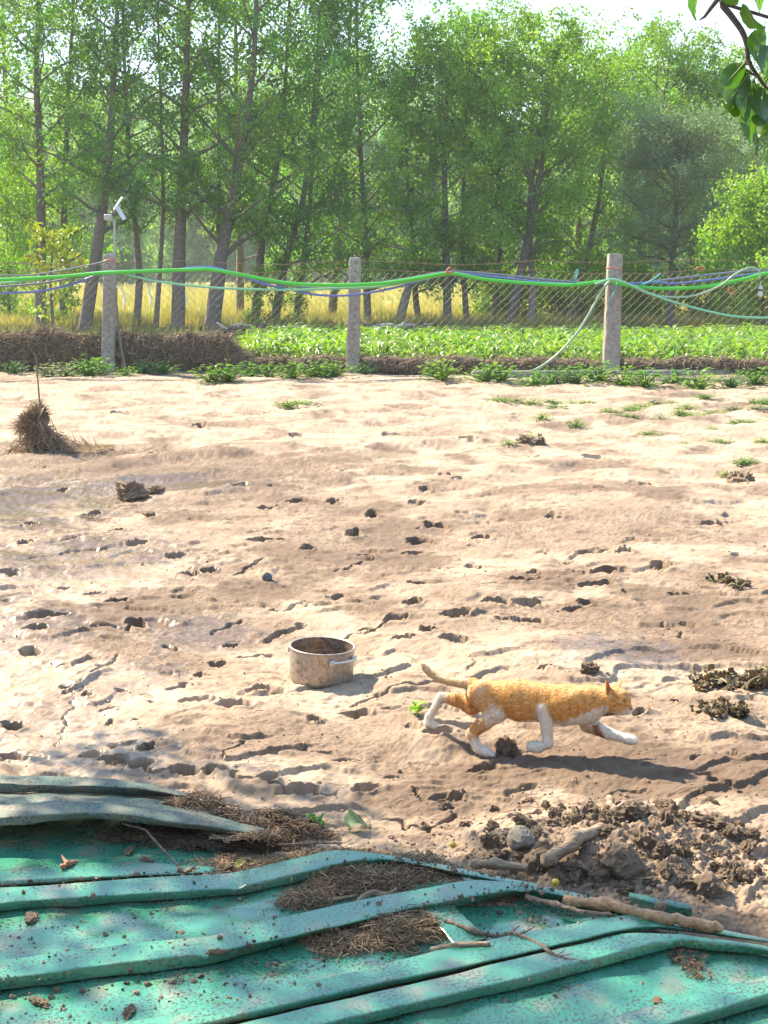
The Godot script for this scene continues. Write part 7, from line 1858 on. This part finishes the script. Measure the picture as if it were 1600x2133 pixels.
# ---------------------------------------------------------------- the pear tree overhead
func build_pear() -> void:
	rng.seed = 19
	var bark := textured(0.03, 4, [0.0, 0.5, 1.0], [lin(0.05, 0.04, 0.035), lin(0.10, 0.085, 0.075), lin(0.17, 0.15, 0.13)], 9.0, 0.9, 161, 0.3)
	var lm := leafy(Color(0.10, 0.20, 0.045), Color(0.85, 1.0, 0.30), 0.35)
	var o := thing("pear_tree", "pear tree whose leafy twig hangs into the upper right corner", "tree", Vector3(2.3, 0, -0.9))
	var org := o.position
	var mb := MB.new()
	var fork := Vector3(2.2, 1.9, -1.0)
	mb.tube([Vector3(0, -0.2, 0), Vector3(-0.05, 0.9, -0.03), fork - org], [0.15, 0.12, 0.10], 10)
	var ends := [Vector3(0.5, 3.3, -2.2), Vector3(-1.0, 4.1, -3.3), Vector3(-2.2, 4.4, -4.6), Vector3(-0.6, 3.9, -0.9), Vector3(1.0, 4.6, -4.0), Vector3(3.4, 3.9, -2.6), Vector3(2.4, 4.5, 0.8), Vector3(-2.4, 4.3, -2.4), Vector3(-3.4, 4.8, -3.8)]
	for e in ends:
		var mid := fork.lerp(e, 0.5) + Vector3(0, 0.35, 0)
		mb.tube(curve([fork - org, mid - org, e - org], 4), taper(9, 0.055, 0.012), 6, Color.WHITE, false)
	part("trunk", mb.commit(), bark, o)
	# the crown overhead, out of the picture, which dapples the roof sheets
	var at := []
	var col := []
	var cl := [leaf_cluster(8, 0.075, 0.6, 0.13, 171, 0.4), leaf_cluster(8, 0.075, 0.6, 0.13, 172, 0.4)]
	for e in ends:
		for k in 120:
			var t := pow(rng.randf(), 0.7)
			var p: Vector3 = fork.lerp(e, 0.35 + 0.65 * t) + Vector3(0, 0.3 * sin(PI * t), 0) + rdir() * 0.42 * pow(rng.randf(), 0.5) * Vector3(1, 0.6, 1)
			# keep clear of the view
			if -p.z > 0.3 and p.y < 1.4 + 0.24 * -p.z + 0.45 and p.x < 1.6: continue
			at.append(Transform3D(turned() * Basis.from_scale(Vector3.ONE * rr(0.8, 1.3)), p - org))
			col.append(tint())
	many("crown", cl[0], lm, o, at.slice(0, at.size() / 2), col.slice(0, at.size() / 2))
	many("crown", cl[1], lm, o, at.slice(at.size() / 2), col.slice(at.size() / 2))
	# the twig in view, 2.7 m away
	var tw := MB.new()
	var z := 2.7
	var a: Array = [Vector3(0.768, 2.006, -2.700), Vector3(0.686, 1.933, -2.700), Vector3(0.632, 1.892, -2.700), Vector3(0.607, 1.871, -2.700), Vector3(0.621, 1.851, -2.700), Vector3(0.644, 1.822, -2.700), Vector3(0.654, 1.797, -2.700), Vector3(0.656, 1.776, -2.700), Vector3(0.655, 1.763, -2.700)]
	var rel := []
	for p in curve(a, 3): rel.append(p - org)
	tw.tube(rel, taper(rel.size(), 0.0075, 0.0042), 7)
	var b1 := []
	for p in [Vector3(0.651, 1.773, -2.680), Vector3(0.659, 1.757, -2.680), Vector3(0.672, 1.740, -2.680), Vector3(0.683, 1.725, -2.680), Vector3(0.701, 1.710, -2.680)]: b1.append(p - org)
	tw.tube(b1, taper(5, 0.0045, 0.002), 6)
	b1 = []
	for p in [Vector3(0.657, 1.771, -2.710), Vector3(0.649, 1.762, -2.710), Vector3(0.662, 1.752, -2.710), Vector3(0.675, 1.745, -2.710)]: b1.append(p - org)
	tw.tube(b1, taper(4, 0.004, 0.002), 6)
	b1 = []
	for p in [Vector3(0.599, 1.878, -2.690), Vector3(0.584, 1.859, -2.690), Vector3(0.574, 1.845, -2.690), Vector3(0.564, 1.839, -2.690)]: b1.append(p - org)
	tw.tube(b1, [0.005, 0.0042, 0.003, 0.001], 6)
	b1 = []
	for p in [Vector3(0.616, 1.872, -2.720), Vector3(0.643, 1.864, -2.720), Vector3(0.678, 1.854, -2.720), Vector3(0.713, 1.844, -2.720), Vector3(0.765, 1.837, -2.720)]: b1.append(p - org)
	tw.tube(b1, taper(5, 0.0035, 0.003), 6)
	part("twig", tw.commit(), bark, o)
	var stalk := mat(lin(0.24, 0.30, 0.10), 0.6)
	# leaf base, leaf tip, width in metres, turn about its own length, curl, depth of tip
	for e in [
		[Vector3(0.557, 1.884, -2.680), Vector3(0.551, 1.836, -2.660), 0.034, 0.3, 0.5], [Vector3(0.615, 1.888, -2.680), Vector3(0.628, 1.865, -2.680), 0.03, 0.8, 0.4], [Vector3(0.640, 1.865, -2.680), Vector3(0.672, 1.821, -2.660), 0.040, 1.0, 0.7], [Vector3(0.657, 1.892, -2.680), Vector3(0.684, 1.862, -2.740), 0.03, 0.3, 0.5], [Vector3(0.679, 1.823, -2.680), Vector3(0.658, 1.761, -2.640), 0.036, 0.7, 0.6],
		[Vector3(0.647, 1.765, -2.680), Vector3(0.595, 1.716, -2.620), 0.034, 0.7, 0.7], [Vector3(0.650, 1.748, -2.680), Vector3(0.610, 1.713, -2.660), 0.032, 0.4, 0.5], [Vector3(0.655, 1.747, -2.680), Vector3(0.600, 1.685, -2.600), 0.036, 0.9, 0.6], [Vector3(0.642, 1.757, -2.680), Vector3(0.597, 1.665, -2.640), 0.026, 1.3, 1.2], [Vector3(0.657, 1.732, -2.680), Vector3(0.600, 1.663, -2.580), 0.038, 0.8, 0.9],
		[Vector3(0.664, 1.736, -2.680), Vector3(0.640, 1.696, -2.700), 0.034, 0.5, 0.8], [Vector3(0.663, 1.719, -2.680), Vector3(0.621, 1.662, -2.570), 0.034, 0.4, 0.5], [Vector3(0.673, 1.728, -2.680), Vector3(0.661, 1.679, -2.660), 0.036, 0.9, 1.0], [Vector3(0.668, 1.680, -2.680), Vector3(0.642, 1.619, -2.600), 0.040, 0.5, 0.5], [Vector3(0.682, 1.723, -2.680), Vector3(0.669, 1.659, -2.620), 0.030, 1.1, 0.7], [Vector3(0.686, 1.673, -2.680), Vector3(0.679, 1.635, -2.680), 0.030, 0.8, 0.6],
		[Vector3(0.689, 1.748, -2.680), Vector3(0.681, 1.735, -2.720), 0.03, 0.9, 0.5], [Vector3(0.691, 1.794, -2.680), Vector3(0.664, 1.741, -2.620), 0.03, 0.5, 0.4], [Vector3(0.656, 1.728, -2.680), Vector3(0.612, 1.644, -2.550), 0.018, 1.45, 1.4], [Vector3(0.678, 1.707, -2.680), Vector3(0.658, 1.640, -2.580), 0.02, 1.35, 1.2], [Vector3(0.701, 1.710, -2.680), Vector3(0.680, 1.650, -2.630), 0.034, 0.6, 0.6], [Vector3(0.705, 1.773, -2.680), Vector3(0.695, 1.721, -2.660), 0.034, 0.4, 0.5]]:
		var p0: Vector3 = e[0]
		var p1: Vector3 = e[1]
		var len: float = (p1 - p0).length() * 1.08
		var lb := leaf_blade(len, e[2] * 1.15, e[4], 0.35, int(absf(p1.x) * 9000), 9)
		var x := (p1 - p0).normalized()
		var zz := x.cross(Vector3.UP).normalized()
		zz = zz.rotated(x, e[3] + PI / 2)
		var yy := zz.cross(x).normalized()
		var l := part("leaf", lb.commit(), lm, o)
		l.transform = Transform3D(Basis(x, yy, zz) * Basis(Vector3.BACK, e[4] * 0.45), p0 - org)
		var rb := MB.new()
		var mid := []
		for k in 10: mid.append(lb.v[k * 5 + 2] + Vector3(0, 0.0004, 0))
		rb.tube(mid, taper(10, 0.0010, 0.0004), 4)
		part("midrib", rb.commit(), stalk, l)
func build_plum() -> void:
	var bark := mat(lin(0.10, 0.085, 0.075), 0.9)
	var lm := leafy(Color(0.10, 0.20, 0.045), Color(0.85, 1.0, 0.30), 0.4)
	var foot := Vector3(-4.3, 0, -6.1)
	tree("plum_tree", "small plum tree beyond the left edge that shades the roof sheets", [foot, foot + Vector3(0.1, 1.5, 0), foot + Vector3(0.4, 3.0, 0.2), foot + Vector3(0.75, 4.3, 0.4)], 0.07, 0.66, 1.0, 16, 26, lm, bark, "", [leaf_cluster(9, 0.07, 0.55, 0.13, 181), leaf_cluster(9, 0.07, 0.55, 0.13, 182)], 183, 0.35, 1.0, 0.3)
func build_shed() -> void:
	# behind the viewer: the board wall that keeps the open sky off everything facing this way
	var wood := textured(0.02, 5, [0.0, 0.5, 1.0], [lin(0.07, 0.05, 0.035), lin(0.13, 0.095, 0.07), lin(0.2, 0.155, 0.115)], 1.5, 0.9, 171)
	var o := thing("shed", "dark board shed standing behind the viewer", "shed", Vector3(0, 0, 2.6))
	var plank := MB.new()
	plank.box(Vector3(0, 1.15, 0), Vector3(0.235, 2.4, 0.03), Basis(), Color.WHITE, 0.004)
	var pm := plank.commit(false)
	for k in 44:
		part("plank", pm, wood, o).position = Vector3(-5.3 + k * 0.243, 0, n_rag.get_noise_1d(k * 3.0) * 0.006)
	var b := MB.new()
	b.box(Vector3(0, 1.1, 0.12), Vector3(10.6, 2.2, 0.12))
	part("frame", b.commit(false), wood, o)
	b = MB.new()
	b.box(Vector3(0, 2.55, 1.5), Vector3(11.2, 0.06, 3.4), Basis(Vector3.RIGHT, 0.1))
	part("roof", b.commit(false), sheet_metal, o)
	b = MB.new()
	for s in [-5.3, 5.3]: b.box(Vector3(s, 1.1, 1.5), Vector3(0.1, 2.2, 2.6))
	b.box(Vector3(0, 1.05, 2.75), Vector3(10.4, 2.1, 0.1))
	part("wall", b.commit(false), wood, o)
func _ready() -> void:
	# camera
	var cam := Camera3D.new()
	cam.position = Vector3(0, 1.4, 0)
	cam.rotation_degrees = Vector3(-9.585, 0, 0)
	cam.fov = 39.14
	cam.far = 1500.0
	add_child(cam)
	cam.current = true
	# sky and exposure
	var we := WorldEnvironment.new()
	var env := Environment.new()
	var sky := Sky.new()
	var sm := ProceduralSkyMaterial.new()
	sm.sky_top_color = lin(0.36, 0.57, 0.93)
	sm.sky_horizon_color = lin(0.72, 0.84, 0.96)
	sm.sky_curve = 0.14
	sm.ground_horizon_color = lin(0.55, 0.52, 0.46)
	sm.ground_bottom_color = lin(0.30, 0.24, 0.18)
	sky.sky_material = sm
	env.background_mode = Environment.BG_SKY
	env.sky = sky
	env.background_energy_multiplier = 0.50
	env.tonemap_mode = Environment.TONE_MAPPER_LINEAR
	env.tonemap_exposure = 3.9
	env.sdfgi_enabled = true
	env.ssao_enabled = true
	env.ssil_enabled = true
	env.fog_enabled = true
	env.fog_density = 0.0010
	env.fog_light_color = Color(0.92, 0.97, 0.96)
	we.environment = env
	add_child(we)
	# sun: behind the trees, to the left
	var sun := DirectionalLight3D.new()
	sun.light_energy = 1.6
	sun.light_color = Color(1.0, 0.94, 0.83)
	sun.light_angular_distance = 0.5
	sun.shadow_enabled = true
	add_child(sun)
	sun.look_at_from_position(Vector3(-0.56, 0.68, -0.47) * 50.0, Vector3.ZERO)
	sun.name = "sun"
	soil_dark = textured(0.03, 5, [0.0, 0.4, 0.7, 1.0], [lin(0.045, 0.03, 0.02), lin(0.10, 0.068, 0.045), lin(0.17, 0.12, 0.08), lin(0.27, 0.20, 0.13)], 3.0, 0.95, 165, 0.6)
	for k in 3: clusters.append(leaf_cluster(22, 0.068, 0.8, 0.20, 610 + k))
	for k in 3: far_clusters.append(leaf_cluster(26, 0.22, 0.8, 0.6, 630 + k))
	for k in 2: willow_clusters.append(leaf_cluster(22, 0.085, 0.26, 0.17, 650 + k, 0.1))
	build_mud()
	build_far()
	build_trees()
	build_sheets()
	build_rubble()
	build_withered()
	build_fence()
	build_crop()
	build_pot()
	build_cat()
	build_shed()
	build_pear()
	build_plum()
